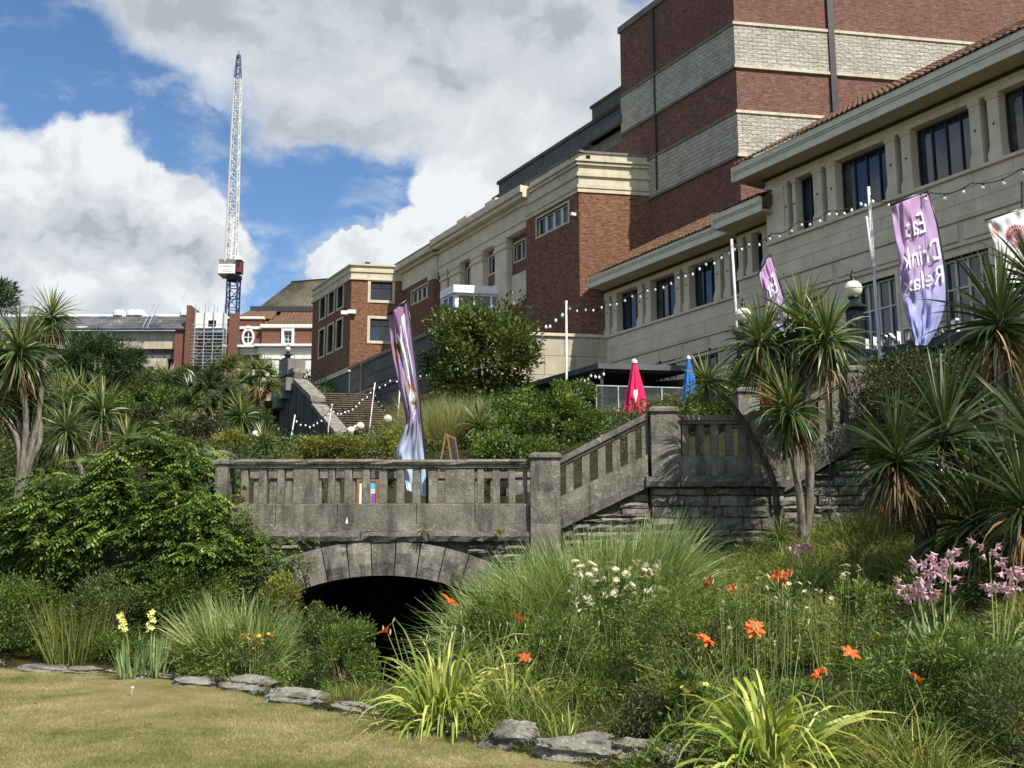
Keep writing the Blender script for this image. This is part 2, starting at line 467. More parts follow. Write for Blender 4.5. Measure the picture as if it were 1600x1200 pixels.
M['pine'] = leaf_mat('pine_needle', [(0.012, 0.026, 0.011), (0.028, 0.052, 0.018), (0.06, 0.09, 0.03)], 0.15, 0.5, 0.3)
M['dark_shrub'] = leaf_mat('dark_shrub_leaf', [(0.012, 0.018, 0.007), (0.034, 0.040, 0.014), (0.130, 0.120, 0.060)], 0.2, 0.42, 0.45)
M['sedge'] = leaf_mat('sedge_blade', [(0.042, 0.075, 0.020), (0.100, 0.155, 0.042), (0.205, 0.260, 0.088), (0.36, 0.37, 0.165)], 0.28, 0.45, 0.35)
M['meadow'] = leaf_mat('meadow_blade', [(0.026, 0.048, 0.012), (0.072, 0.105, 0.022), (0.165, 0.190, 0.042), (0.32, 0.28, 0.10)], 0.3, 0.55, 0.25, 0.25, (0.18, 0.15, 0.045), 0.9)
M['cover'] = leaf_mat('ground_cover_leaf', [(0.030, 0.052, 0.012), (0.075, 0.110, 0.022), (0.175, 0.205, 0.045)], 0.3, 0.5, 0.3, 0.2, (0.16, 0.14, 0.05), 1.2)
M['daylily'] = leaf_mat('daylily_leaf', [(0.055, 0.095, 0.018), (0.19, 0.25, 0.040), (0.38, 0.42, 0.090), (0.55, 0.54, 0.19)], 0.35, 0.42, 0.35)
M['iris'] = leaf_mat('iris_leaf', [(0.075, 0.130, 0.045), (0.150, 0.215, 0.080), (0.25, 0.31, 0.13)], 0.28, 0.45, 0.35)
M['drygrass'] = leaf_mat('dry_grass', [(0.075, 0.085, 0.028), (0.155, 0.155, 0.055), (0.28, 0.25, 0.11)], 0.28, 0.6, 0.2)
M['stalk'] = leaf_mat('flower_stalk', [(0.08, 0.12, 0.04), (0.17, 0.20, 0.07), (0.24, 0.20, 0.10)], 0.1, 0.6, 0.2)
M['orange'] = leaf_mat('orange_petal', [(0.62, 0.10, 0.022), (0.78, 0.19, 0.035), (0.80, 0.36, 0.10)], 0.3, 0.5, 0.2)
M['pink'] = leaf_mat('pink_petal', [(0.62, 0.32, 0.47), (0.74, 0.52, 0.63), (0.82, 0.72, 0.77)], 0.3, 0.45, 0.25)
M['yellow'] = leaf_mat('yellow_petal', [(0.62, 0.58, 0.12), (0.74, 0.72, 0.28), (0.80, 0.80, 0.48)], 0.3, 0.5, 0.2)
M['gold'] = leaf_mat('gold_petal', [(0.55, 0.36, 0.03), (0.70, 0.50, 0.06), (0.75, 0.60, 0.15)], 0.3, 0.5, 0.2)
M['cream'] = leaf_mat('cream_petal', [(0.50, 0.47, 0.28), (0.66, 0.63, 0.45), (0.78, 0.76, 0.62)], 0.3, 0.5, 0.2)
M['pod'] = leaf_mat('pale_pod', [(0.28, 0.25, 0.12), (0.50, 0.45, 0.25), (0.62, 0.56, 0.36)], 0.2, 0.5, 0.2)
# ------------------------------------------------------------------ object helpers
WO = {}

def thing(name, label, cat, loc=(0, 0, 0), group=None):
    o = bpy.data.objects.new(name, None)
    o.empty_display_size = 0.2
    COL.objects.link(o)
    o.location = loc
    o['label'] = label
    o['category'] = cat
    if group: o['group'] = group
    WO[o.name] = Vector(loc)
    return o

def link(name, me, parent=None, loc=None, rot=None, scale=None, label=None, kind=None):
    o = bpy.data.objects.new(name, me)
    COL.objects.link(o)
    base = Vector((0, 0, 0))
    if parent is not None:
        o.parent = parent
        base = WO[parent.name]
    L = Vector(loc) if loc is not None else base.copy()
    o.location = L - base
    if rot is not None: o.rotation_euler = rot
    if scale is not None: o.scale = scale if isinstance(scale, (tuple, list)) else (scale,) * 3
    WO[o.name] = L
    if label: o['label'] = label
    if kind: o['kind'] = kind
    return o

class MB:
    def __init__(s):
        s.v = []; s.f = []
    def add(s, vs, fs):
        o = len(s.v)
        s.v += [tuple(p) for p in vs]
        s.f += [tuple(i + o for i in f) for f in fs]
    def hexa(s, p):                       # p: bottom ring of 4, top ring of 4
        s.add(p, [(3, 2, 1, 0), (4, 5, 6, 7), (0, 1, 5, 4), (1, 2, 6, 5), (2, 3, 7, 6), (3, 0, 4, 7)])
    def box(s, a, b):
        x0, y0, z0 = a; x1, y1, z1 = b
        s.hexa([(x0, y0, z0), (x1, y0, z0), (x1, y1, z0), (x0, y1, z0), (x0, y0, z1), (x1, y0, z1), (x1, y1, z1), (x0, y1, z1)])
    def tube(s, pts, r, n=8):
        pts = [Vector(p) for p in pts]
        if not isinstance(r, (list, tuple)): r = [r] * len(pts)
        rings = []
        ref = Vector((0.13, 0.97, 0.2))
        for i, p in enumerate(pts):
            d = (pts[min(i + 1, len(pts) - 1)] - pts[max(i - 1, 0)])
            d = d.normalized() if d.length > 1e-9 else Vector((0, 0, 1))
            a = d.cross(ref)
            if a.length < 1e-3: a = d.cross(Vector((1, 0, 0)))
            a.normalize(); b = d.cross(a)
            rings.append([p + (a * math.cos(t) + b * math.sin(t)) * r[i] for t in [2 * math.pi * k / n for k in range(n)]])
        vs = [q for ring in rings for q in ring]
        fs = []
        for i in range(len(pts) - 1):
            for k in range(n):
                k2 = (k + 1) % n
                fs.append((i * n + k, i * n + k2, (i + 1) * n + k2, (i + 1) * n + k))
        fs.append(tuple(range(n - 1, -1, -1)))
        fs.append(tuple((len(pts) - 1) * n + k for k in range(n)))
        s.add(vs, fs)
    def lathe(s, c, prof, n=16):
        vs = []; fs = []
        for (r, z) in prof:
            for k in range(n):
                t = 2 * math.pi * k / n
                vs.append((c[0] + r * math.cos(t), c[1] + r * math.sin(t), c[2] + z))
        for i in range(len(prof) - 1):
            for k in range(n):
                k2 = (k + 1) % n
                fs.append((i * n + k, i * n + k2, (i + 1) * n + k2, (i + 1) * n + k))
        fs.append(tuple(range(n - 1, -1, -1)))
        fs.append(tuple((len(prof) - 1) * n + k for k in range(n)))
        s.add(vs, fs)
    def poly(s, bottom, top):             # prism between two rings
        k = len(bottom)
        fs = [tuple(range(k - 1, -1, -1)), tuple(range(k, 2 * k))]
        for i in range(k): fs.append((i, (i + 1) % k, k + (i + 1) % k, k + i))
        s.add(list(bottom) + list(top), fs)
    def mesh(s, name, m, org=(0, 0, 0), smooth=False):
        me = bpy.data.meshes.new(name)
        ox, oy, oz = org
        me.from_pydata([(x - ox, y - oy, z - oz) for x, y, z in s.v], [], s.f)
        if smooth:
            me.polygons.foreach_set('use_smooth', [True] * len(me.polygons))
        me.materials.append(m)
        return me
    def build(s, name, m, parent=None, smooth=False, label=None, kind=None, fix=True):
        base = WO[parent.name] if parent is not None else Vector((0, 0, 0))
        me = s.mesh(name, m, base, smooth)
        if fix:
            import bmesh
            bm = bmesh.new(); bm.from_mesh(me)
            bmesh.ops.recalc_face_normals(bm, faces=bm.faces)
            bm.to_mesh(me); bm.free()
        return link(name, me, parent, label=label, kind=kind)

class Frame:
    """A vertical working plane: s runs along it, z up, d out of it."""
    def __init__(f, O, u, n):
        f.O = Vector((O[0], O[1])); f.u = Vector(u).normalized(); f.n = Vector(n).normalized()
    def p(f, s, z, d=0.0):
        q = f.O + f.u * s + f.n * d
        return Vector((q.x, q.y, z))
    def sz(f, px, py, d=0.0):
        r = ray(px, py)
        # (r*t).xy = O + n d + u s
        O = f.O + f.n * d
        A = np.array([[r[0], -f.u.x], [r[1], -f.u.y]])
        t, s = np.linalg.solve(A, np.array([O.x, O.y]))
        return float(s), EYE + r[2] * float(t)
    def box(f, mb, s0, s1, z0, z1, d0, d1):
        mb.hexa([f.p(s0, z0, d0), f.p(s1, z0, d0), f.p(s1, z0, d1), f.p(s0, z0, d1),
                 f.p(s0, z1, d0), f.p(s1, z1, d0), f.p(s1, z1, d1), f.p(s0, z1, d1)])
    def blk(f, mb, s0, s1, z0, z1, d0, d1, b=0.012, rough=0.0, nx=3, nz=2, seed=0, slope=0.0):
        """chamfered block; rough > 0 gives a hewn face; slope shears z along s"""
        rr = random.Random(seed)
        P = lambda s, z, d: f.p(s, z + slope * (s - s0), d)
        back = [P(s0, z0, d0), P(s1, z0, d0), P(s1, z1, d0), P(s0, z1, d0)]
        out = [P(s0, z0, d1 - b), P(s1, z0, d1 - b), P(s1, z1, d1 - b), P(s0, z1, d1 - b)]
        if rough <= 0:
            inn = [P(s0 + b, z0 + b, d1), P(s1 - b, z0 + b, d1), P(s1 - b, z1 - b, d1), P(s0 + b, z1 - b, d1)]
            vs = back + out + inn
            fs = []
            for i in range(4):
                j = (i + 1) % 4
                fs.append((i, j, 4 + j, 4 + i)); fs.append((4 + i, 4 + j, 8 + j, 8 + i))
            fs.append((8, 9, 10, 11)); fs.append((3, 2, 1, 0))
            mb.add(vs, fs)
        else:
            vs = back + []
            g = {}
            for i in range(nx + 1):
                for k in range(nz + 1):
                    edge = i in (0, nx) or k in (0, nz)
                    js = 0 if i in (0, nx) else rr.uniform(-.2, .2) * (s1 - s0) / nx
                    d = d1 - b if edge else d1 + rr.uniform(-0.2, 1.0) * rough
                    if edge: d += rr.uniform(-.4, .2) * rough
                    e = 0.3 * rough
                    ss = s0 + (s1 - s0) * i / nx + js + (rr.uniform(-e, e) if edge else 0)
                    zz = z0 + (z1 - z0) * k / nz + rr.uniform(-e, e) * 1.2
                    g[i, k] = len(vs); vs.append(P(ss, zz, d))
            fs = [(3, 2, 1, 0)]
            for i in range(nx):
                for k in range(nz):
                    fs.append((g[i, k], g[i + 1, k], g[i + 1, k + 1], g[i, k + 1]))
            fs.append((0, 1) + tuple(g[i, 0] for i in range(nx, -1, -1)))
            fs.append((2, 3) + tuple(g[i, nz] for i in range(0, nx + 1)))
            fs.append((1, 2) + tuple(g[nx, k] for k in range(nz, -1, -1)))
            fs.append((3, 0) + tuple(g[0, k] for k in range(0, nz + 1)))
            mb.add(vs, fs)
    def wall(f, mb, s0, s1, z0, z1, holes, d, depth):
        """a wall face with window holes and their reveals; holes: (s0, s1, z0, z1)"""
        ss = sorted({s0, s1, *[h[0] for h in holes], *[h[1] for h in holes]})
        zs = sorted({z0, z1, *[h[2] for h in holes], *[h[3] for h in holes]})
        for i in range(len(ss) - 1):
            for k in range(len(zs) - 1):
                a, b, c, e = ss[i], ss[i + 1], zs[k], zs[k + 1]
                ms, mz = (a + b) / 2, (c + e) / 2
                if any(h[0] < ms < h[1] and h[2] < mz < h[3] for h in holes): continue
                mb.add([f.p(a, c, d), f.p(b, c, d), f.p(b, e, d), f.p(a, e, d)], [(0, 1, 2, 3)])
        for h in holes:
            a, b, c, e = h
            o = [f.p(a, c, d), f.p(b, c, d), f.p(b, e, d), f.p(a, e, d)]
            q = [f.p(a, c, d - depth), f.p(b, c, d - depth), f.p(b, e, d - depth), f.p(a, e, d - depth)]
            mb.add(o + q, [(0, 1, 5, 4), (1, 2, 6, 5), (2, 3, 7, 6), (3, 0, 4, 7)])

def window(fr, parent, s0, s1, z0, z1, d, nx=1, nz=1, frame=0.06, bar=0.04, mat='offwhite', surround=None, glass='glass', smat='stone_pale', sw=0.18, transom=None):
    """window part (frame and bars) with pane and surround sub-parts; d is the depth of the glass"""
    s0, s1 = min(s0, s1), max(s0, s1)
    mb = MB()
    fr.box(mb, s0, s0 + frame, z0, z1, d, d + 0.08)
    fr.box(mb, s1 - frame, s1, z0, z1, d, d + 0.08)
    fr.box(mb, s0 + frame, s1 - frame, z0, z0 + frame, d, d + 0.08)
    fr.box(mb, s0 + frame, s1 - frame, z1 - frame, z1, d, d + 0.08)
    for i in range(1, nx):
        x = s0 + (s1 - s0) * i / nx
        fr.box(mb, x - bar / 2, x + bar / 2, z0 + frame, z1 - frame, d + 0.005, d + 0.072)
    zb = [z0 + (z1 - z0) * k / nz for k in range(1, nz)] if transom is None else transom
    for z in zb:
        fr.box(mb, s0 + frame, s1 - frame, z - bar / 2, z + bar / 2, d + 0.01, d + 0.065)
    w = mb.build('window', M[mat], parent)
    zz = [z0] + list(zb) + [z1]
    for i in range(nx):
        for k in range(len(zz) - 1):
            a = s0 + (s1 - s0) * i / nx; b = s0 + (s1 - s0) * (i + 1) / nx
            g = MB()
            t = random.uniform(-.006, .006)
            g.hexa([fr.p(a, zz[k], d + t), fr.p(b, zz[k], d - t), fr.p(b, zz[k], d - t + 0.006), fr.p(a, zz[k], d + t + 0.006),
                    fr.p(a, zz[k + 1], d + t), fr.p(b, zz[k + 1], d - t), fr.p(b, zz[k + 1], d - t + 0.006), fr.p(a, zz[k + 1], d + t + 0.006)])
            g.build('pane', M['glass_pale' if random.random() < .22 else glass], w)
    if surround is not None:
        mb = MB()
        fr.blk(mb, s0 - sw, s0, z0 - sw, z1 + sw, d, surround, 0.015)
        fr.blk(mb, s1, s1 + sw, z0 - sw, z1 + sw, d, surround, 0.015)
        fr.blk(mb, s0, s1, z0 - sw, z0, d, surround + 0.02, 0.015)
        fr.blk(mb, s0, s1, z1, z1 + sw, d, surround, 0.015)
        mb.build('surround', M[smat], w)
    return w

def stone_courses(fr, parent, s0, s1, z0, z1, d0, d1, mat, ch, bl, holes=(), name='stone_block', joint=0.012, seed=1, b=0.008):
    """separate ashlar blocks in courses, left out at holes"""
    rr = random.Random(seed)
    nc = max(1, round((z1 - z0) / ch)); h = (z1 - z0) / nc
    for k in range(nc):
        a, c = z0 + k * h + joint / 2, z0 + (k + 1) * h - joint / 2
        x = s0 - (bl / 2 if k % 2 else 0)
        while x < s1:
            l = bl * rr.uniform(0.9, 1.1)
            x0, x1 = max(x, s0), min(x + l, s1)
            x += l
            segs = [(x0, x1)]
            for hh in holes:
                if hh[2] < c and hh[3] > a:
                    ns = []
                    for (p, q) in segs:
                        if hh[1] <= p or hh[0] >= q: ns.append((p, q))
                        else:
                            if hh[0] > p: ns.append((p, hh[0]))
                            if hh[1] < q: ns.append((hh[1], q))
                    segs = ns
            for (p, q) in segs:
                if q - p < 0.12: continue
                mb = MB()
                fr.blk(mb, p + joint / 2, q - joint / 2, a, c, d0, d1 + rr.uniform(-.004, .004), b)
                mb.build(name, M[mat], parent)

# ------------------------------------------------------------------ numpy geometry: blades, leaves
def nrm(a):
    return a / np.maximum(np.linalg.norm(a, axis=-1, keepdims=True), 1e-9)

def np_mesh(name, V, Q, tint, m, smooth=False):
    me = bpy.data.meshes.new(name)
    me.vertices.add(len(V)); me.vertices.foreach_set('co', np.ascontiguousarray(V, dtype=np.float32).ravel())
    k = Q.shape[1]
    me.loops.add(Q.size); me.loops.foreach_set('vertex_index', np.ascontiguousarray(Q, dtype=np.int32).ravel())
    me.polygons.add(len(Q)); me.polygons.foreach_set('loop_start', np.arange(0, Q.size, k, dtype=np.int32))
    if smooth: me.polygons.foreach_set('use_smooth', np.ones(len(Q), dtype=bool))
    if tint is not None:
        a = me.attributes.new('tint', 'FLOAT', 'POINT')
        a.data.foreach_set('value', np.clip(tint, 0, 1).astype(np.float32))
    me.materials.append(m)
    me.update(calc_edges=True)
    return me

def blades(P, D, L, W, droop, seg=3, tint=None, rng=RNG, tipw=0.08, prof=2.2):
    N = len(P)
    L = np.broadcast_to(np.asarray(L, float), (N,)); W = np.broadcast_to(np.asarray(W, float), (N,)); droop = np.broadcast_to(np.asarray(droop, float), (N,))
    d = nrm(np.asarray(D, float)).copy(); p = np.asarray(P, float).copy()
    S = nrm(np.cross(d, rng.normal(size=(N, 3)) + np.array([0, 0, 1.6])))
    V = np.empty((N, seg + 1, 2, 3)); T = np.empty((N, seg + 1, 2))
    if tint is None: tint = rng.random(N)
    for i in range(seg + 1):
        t = i / seg
        wv = W * (min(1.0, 0.55 + t * 2.5) * max(tipw, 1 - t ** prof)) * 0.5
        V[:, i, 0] = p - S * wv[:, None]; V[:, i, 1] = p + S * wv[:, None]
        T[:, i] = (tint + 0.0 * t)[:, None]
        if i < seg:
            d = nrm(d + np.stack([np.zeros(N), np.zeros(N), -droop * (0.35 + 1.3 * t) / seg * 2], -1))
            p = p + d * (L / seg)[:, None]
    base = (np.arange(N) * (seg + 1) * 2)[:, None]
    q = []
    for i in range(seg):
        o = i * 2
        q.append(np.stack([base[:, 0] + o, base[:, 0] + o + 1, base[:, 0] + o + 3, base[:, 0] + o + 2], -1))
    return V.reshape(-1, 3), np.concatenate(q), T.reshape(-1)

def leaves(P, D, L, W, tint=None, fold=0.18, rng=RNG, flat=0.6):
    N = len(P)
    L = np.broadcast_to(np.asarray(L, float), (N,)); W = np.broadcast_to(np.asarray(W, float), (N,))
    d = nrm(np.asarray(D, float))
    up = rng.normal(size=(N, 3)) * (1 - flat) + np.array([0, 0, 1.0]) * flat
    S = nrm(np.cross(d, up)); Nn = np.cross(S, d)
    V = np.empty((N, 4, 3))
    mid = P + d * (L * 0.48)[:, None] + Nn * (W * fold)[:, None]
    V[:, 0] = P; V[:, 1] = mid + S * (W / 2)[:, None]; V[:, 2] = P + d * L[:, None]; V[:, 3] = mid - S * (W / 2)[:, None]
    if tint is None: tint = rng.random(N)
    Q = (np.arange(N) * 4)[:, None] + np.arange(4)[None]
    return V.reshape(-1, 3), Q, np.repeat(tint, 4)

def join(parts):
    V, Q, T = [], [], []
    o = 0
    for v, q, t in parts:
        V.append(v); Q.append(q + o); T.append(t); o += len(v)
    return np.concatenate(V), np.concatenate(Q), np.concatenate(T)

def unit(n, rng=RNG):
    return nrm(rng.normal(size=(n, 3)))

def mass(c, rad, n, nc, leaf, wid, rng=RNG, shell=0.55, cr=0.3, updir=0.35, low=-0.75, droop=0.0, tvar=0.5):
    """leaf clumps spread through an ellipsoid; gaps stay between the clumps"""
    c = np.asarray(c, float); rad = np.asarray(rad, float)
    u = unit(nc, rng); u[:, 2] = np.where(u[:, 2] < low, -u[:, 2] * 0.5, u[:, 2])
    rr = (shell + (1 - shell) * rng.random(nc) ** 0.6) * (0.86 + 0.22 * rng.random(nc))
    cc = u * rr[:, None]
    size = cr * (0.6 + 0.8 * rng.random(nc))
    ctint = rng.random(nc)
    k = rng.integers(0, nc, n)
    off = unit(n, rng) * (rng.random(n) ** 0.45)[:, None] * size[k][:, None]
    pt = cc[k] + off
    P = c + pt * rad
    D = nrm(nrm(off) * 0.9 + nrm(pt) * 0.5 + rng.normal(size=(n, 3)) * 0.45 + np.array([0, 0, updir - droop]))
    tint = np.clip((1 - tvar) * ctint[k] + tvar * rng.random(n), 0, 1)
    L = leaf * (0.65 + 0.7 * rng.random(n)); W = wid * (0.65 + 0.7 * rng.random(n))
    return P, D, L, W, tint

# ------------------------------------------------------------------ terrain
def tps(pts):
    P = np.array([p[:2] for p in pts], float); z = np.array([p[2] for p in pts], float)
    def phi(r2): return np.where(r2 > 1e-9, 0.5 * r2 * np.log(np.maximum(r2, 1e-9)), 0)
    K = phi(((P[:, None] - P[None]) ** 2).sum(-1)) + np.eye(len(P)) * 0.5
    A = np.zeros((len(P) + 3, len(P) + 3))
    A[:len(P), :len(P)] = K; A[:len(P), len(P)] = 1; A[:len(P), len(P) + 1:] = P
    A[len(P):, :len(P)] = A[:len(P), len(P):].T
    sol = np.linalg.solve(A, np.concatenate([z, np.zeros(3)]))
    def f(x, y):
        X = np.stack([np.ravel(x), np.ravel(y)], -1)
        out = np.empty(len(X))
        for i in range(0, len(X), 20000):
            q = X[i:i + 20000]
            out[i:i + 20000] = phi(((q[:, None] - P[None]) ** 2).sum(-1)) @ sol[:len(P)] + sol[len(P)] + q @ sol[len(P) + 1:]
        return out.reshape(np.shape(x))
    return f

EDGE_PX = [(-100, 1033), (0, 1041), (130, 1048), (200, 1053), (345, 1076), (420, 1092), (500, 1108), (590, 1120), (650, 1140), (760, 1166), (850, 1186), (950, 1206), (1050, 1240), (1200, 1290)]
_e = [onz(a, b, 0) for a, b in EDGE_PX]
EX = np.array([-60, -20] + [p.x for p in _e] + [3.0, 8.0, 40])
EY = np.array([19, 17.2] + [p.y for p in _e] + [4.6, 1.0, -4])
def edge_y(x): return np.interp(x, EX, EY)

def P3(px, py, Y):
    p = at(px, py, Y); return (p.x, p.y, p.z)

ZF = tps([(x, y, 0) for x in (-30, -14, -6, 0, 6) for y in (-12, 2)] + [(-12, 9, 0), (-6, 9, 0), (-2.5, 8, 0), (-30, 12, 0), (-7.6, 15.2, 0.02), (-3.6, 12.8, 0), (-1.4, 10.5, 0), (0.2, 8.6, 0), (1.5, 6.6, 0), (-15, 15.5, 0),
         (-12, 17, .45), (-7, 16.8, .35), (-4.5, 16.6, .25), (-1, 16.5, .1), (-.6, 13, -.05), (.8, 16.3, .55), (1, 13, .42), (1.2, 10, .2), (2.6, 16.3, 1.2), (2.6, 13, .85), (2.6, 9.6, .35), (3.2, 7.4, .02),
         (4.2, 15.2, 1.65), (4.5, 12, 1.2), (4.4, 9.6, .6), (4.6, 7.6, .12), (7, 15, 2.3), (7, 11, 1.9), (7, 7, .8), (14, 15, 3), (14, 6, 1.2), (40, 10, 3), (40, -12, 0)])
ZR = tps([P3(0, 815, 20), P3(30, 800, 20), P3(125, 755, 24), P3(300, 715, 32), P3(400, 705, 38), P3(230, 640, 58), P3(380, 645, 66), P3(100, 620, 60), P3(300, 585, 100), P3(450, 598, 100), P3(0, 640, 55), P3(-300, 640, 60), P3(-300, 800, 22),
          P3(900, 648, 40), P3(1050, 645, 35), P3(780, 690, 28), P3(860, 725, 22), P3(500, 770, 20.5), P3(620, 775, 20.5), P3(760, 772, 20), P3(560, 700, 36), P3(520, 694, 49), P3(590, 690, 49),
          (-9.3, 58, 8.0), (-10.8, 62.5, 10.2), (-12.5, 53, 6.6), (-15, 57, 7.6), P3(540, 712, 30), P3(560, 702, 43), P3(549, 615, 69), P3(1000, 600, 48), P3(1300, 565, 36), P3(1360, 578, 22), P3(1250, 640, 18), P3(1100, 690, 18.6), P3(1600, 600, 17.5), P3(1600, 560, 30), P3(2200, 600, 20),
          P3(2200, 560, 40), (-60, 140, 24.5), (60, 140, 24.5), (-60, 200, 25), (60, 200, 25), (0, 110, 19), (40, 90, 18), (20, 60, 12), (-100, 110, 21), (100, 60, 16)])

def ground(x, y):
    x = np.asarray(x, float); y = np.asarray(y, float)
    zf = np.clip(ZF(x, np.clip(y, -20, 16.9)), -0.05, 4)
    far = np.clip((y - 140) / 50, 0, 1)
    zr = ZR(np.clip(x, -110, 110), np.clip(y, 17.2, 200)) * (1 - far) + 25 * far
    zr = np.clip(zr, 2.25, 27)
    t = np.clip((y - 16.75) / 0.9, 0, 1)
    z = zf * (1 - t) + zr * t
    half = np.where(y > 16.2, 1.45, 1.15 + 0.1 * np.sin(y * 3))
    dx = np.abs(x + 2.0 + 0.10 * np.sin(y * 1.1))
    side = np.clip((dx - half) / 0.35, 0, 1)
    ends = np.clip((y - 12.2) / 1.4, 0, 1) * (1 - np.clip((y - 21.6) / .6, 0, 1))
    k = ends * (1 - side * side * (3 - 2 * side))
    z = z * (1 - k) + np.minimum(z, -0.45) * k
    return z

def gz(x, y):
    return float(ground(np.array([x]), np.array([y]))[0])

def axis(vals):
    out = []
    for (a, b, st) in vals:
        out += list(np.arange(a, b, st))
    return np.array(out + [vals[-1][1]])
gx = axis([(-900, -120, 120), (-120, -40, 8), (-40, -14, 1.5), (-14, 9, 0.25), (9, 30, 1.2), (30, 120, 8), (120, 900, 120)])
gy = axis([(-60, 5, 6), (5, 12, 0.4), (12, 20, 0.2), (20, 30, 0.5), (30, 70, 1.5), (70, 200, 6), (200, 1600, 200)])
GX, GY = np.meshgrid(gx, gy)
GZ = ground(GX, GY)
inl = np.clip((edge_y(GX) - GY) / 0.4, 0, 1)
GZ = GZ + (RNG.random(GZ.shape) - .5) * 0.05 * ((GY > 5) & (GY < 40))
GZ = GZ * (1 - inl) - 0.09 * inl
V = np.stack([GX, GY, GZ], -1).reshape(-1, 3)
nx_, ny_ = len(gx), len(gy)
ii, jj = np.meshgrid(np.arange(nx_ - 1), np.arange(ny_ - 1))
a0 = (jj * nx_ + ii).ravel()
Q = np.stack([a0, a0 + 1, a0 + 1 + nx_, a0 + nx_], -1)
link('ground', np_mesh('ground', V, Q, None, M['soil'], True), kind='structure')

# lawn sheet up to its stony edge
lx = axis([(-60, -12, 2), (-12, 4, 0.25), (4, 40, 2)])
rows = np.linspace(0, 1, 40) ** 0.6
LV = np.array([[(x, -40 + (float(edge_y(x)) + 0.05 * math.sin(x * 7) + 0.03 * math.sin(x * 17) + 40) * r, 0.012 * math.sin(x * 1.1) * math.sin(r * 40)) for x in lx] for r in rows]).reshape(-1, 3)
k_ = len(lx)
ii, jj = np.meshgrid(np.arange(k_ - 1), np.arange(len(rows) - 1))
a0 = (jj * k_ + ii).ravel()
link('lawn', np_mesh('lawn', LV, np.stack([a0, a0 + 1, a0 + 1 + k_, a0 + k_], -1), None, M['lawn'], True), kind='structure')
NB = 230000
yy = 7.0 + 9.0 * RNG.random(NB) ** 1.25
xx = RNG.uniform(-0.56, 0.18, NB) * yy
ok = yy < edge_y(xx) + 0.03
xx, yy = xx[ok], yy[ok]
k_ = len(xx)
v, q, t = blades(np.stack([xx, yy, np.zeros(k_)], -1), np.stack([RNG.normal(0, .6, k_), RNG.normal(0, .6, k_), np.ones(k_)], -1), RNG.uniform(.018, .042, k_), RNG.uniform(.003, .006, k_), 0.5, 1)
link('lawn_grass', np_mesh('lawn_grass', v, q, t, M['lawn_blades']), kind='stuff')
# ------------------------------------------------------------------ the theatre: every front stands on one of two directions
FU = Vector((-0.575, 1.0)).normalized()
FN = Vector((-FU.y, FU.x))
LU = Vector((0.9866, 0.163)).normalized()
LN = Vector((LU.y, -LU.x))

def facade(c): return Frame((c, 0), FU, FN)
def corner(c, s):
    f = facade(c); q = f.p(s, 0); return q.x, q.y
def front(c, s): return Frame(corner(c, s), LU, LN)

def bands(fr, s0, s1, prof, parent, name, mat, seam=2.2):
    """mouldings: list of (z0, z1, depth); cut into lengths so the joints show"""
    k = max(1, round((s1 - s0) / seam))
    for (z0, z1, d) in prof:
        for i in range(k):
            mb = MB()
            a, b = s0 + (s1 - s0) * i / k, s0 + (s1 - s0) * (i + 1) / k
            fr.blk(mb, a + 0.004, b - 0.004, z0, z1, -0.3, d, 0.015)
            mb.build(name, M[mat], parent)

# ---- fly tower
tw = thing('fly_tower', 'tall windowless red brick fly tower banded with two courses of pale rough stone', 'tower', (*corner(36.05, 51.4), 8))
ft, fl = facade(36.05), front(36.05, 51.4)
S_T0, S_T1, L_T = 51.4, 60.4, 34.0
mb = MB()
c0 = ft.p(S_T0, 0); c1 = ft.p(S_T1, 0); c2 = fl.p(L_T, 0); c3 = c1 + (c2 - c0)
ring = lambda z: [Vector((q.x, q.y, z)) for q in (c0, c2, c3, c1)]
mb.poly(ring(8.0), ring(30.0))
mb.build('wall', M['brick'], tw)
for (z0, z1) in ((24.18, 26.2), (19.82, 21.8)):
    mb = MB(); ft.box(mb, S_T0, S_T1, z0, z1, -.2, .05); mb.build('stone_band', M['stone_rock'], tw)
    mb = MB(); fl.box(mb, -.05, L_T, z0, z1, -.2, .05); mb.build('stone_band', M['stone_rock'], tw)
    for z in (z0 - .14, z1 - .0):
        mb = MB(); ft.box(mb, S_T0 - .0, S_T1, z, z + .14, -.2, .11); mb.build('string_course', M['stone_grime'], tw)  # shaded side: darker copy of the pale course, shade put in the colour
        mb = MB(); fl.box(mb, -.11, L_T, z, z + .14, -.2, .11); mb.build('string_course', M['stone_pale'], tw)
mb = MB(); ft.box(mb, S_T0, S_T1 + .1, 30.0, 30.35, -.5, .1); fl.box(mb, .0, L_T, 30.0, 30.35, -.5, .1); mb.build('coping', M['stone_grime'], tw)
mb = MB(); fl.box(mb, 4.65, 4.95, 8, 30, 0, .14); mb.build('downpipe', M['bronze'], tw)
mb = MB(); ft.box(mb, 57.35, 57.42, 20, 30, .0, .12); mb.build('downpipe', M['lead'], tw)

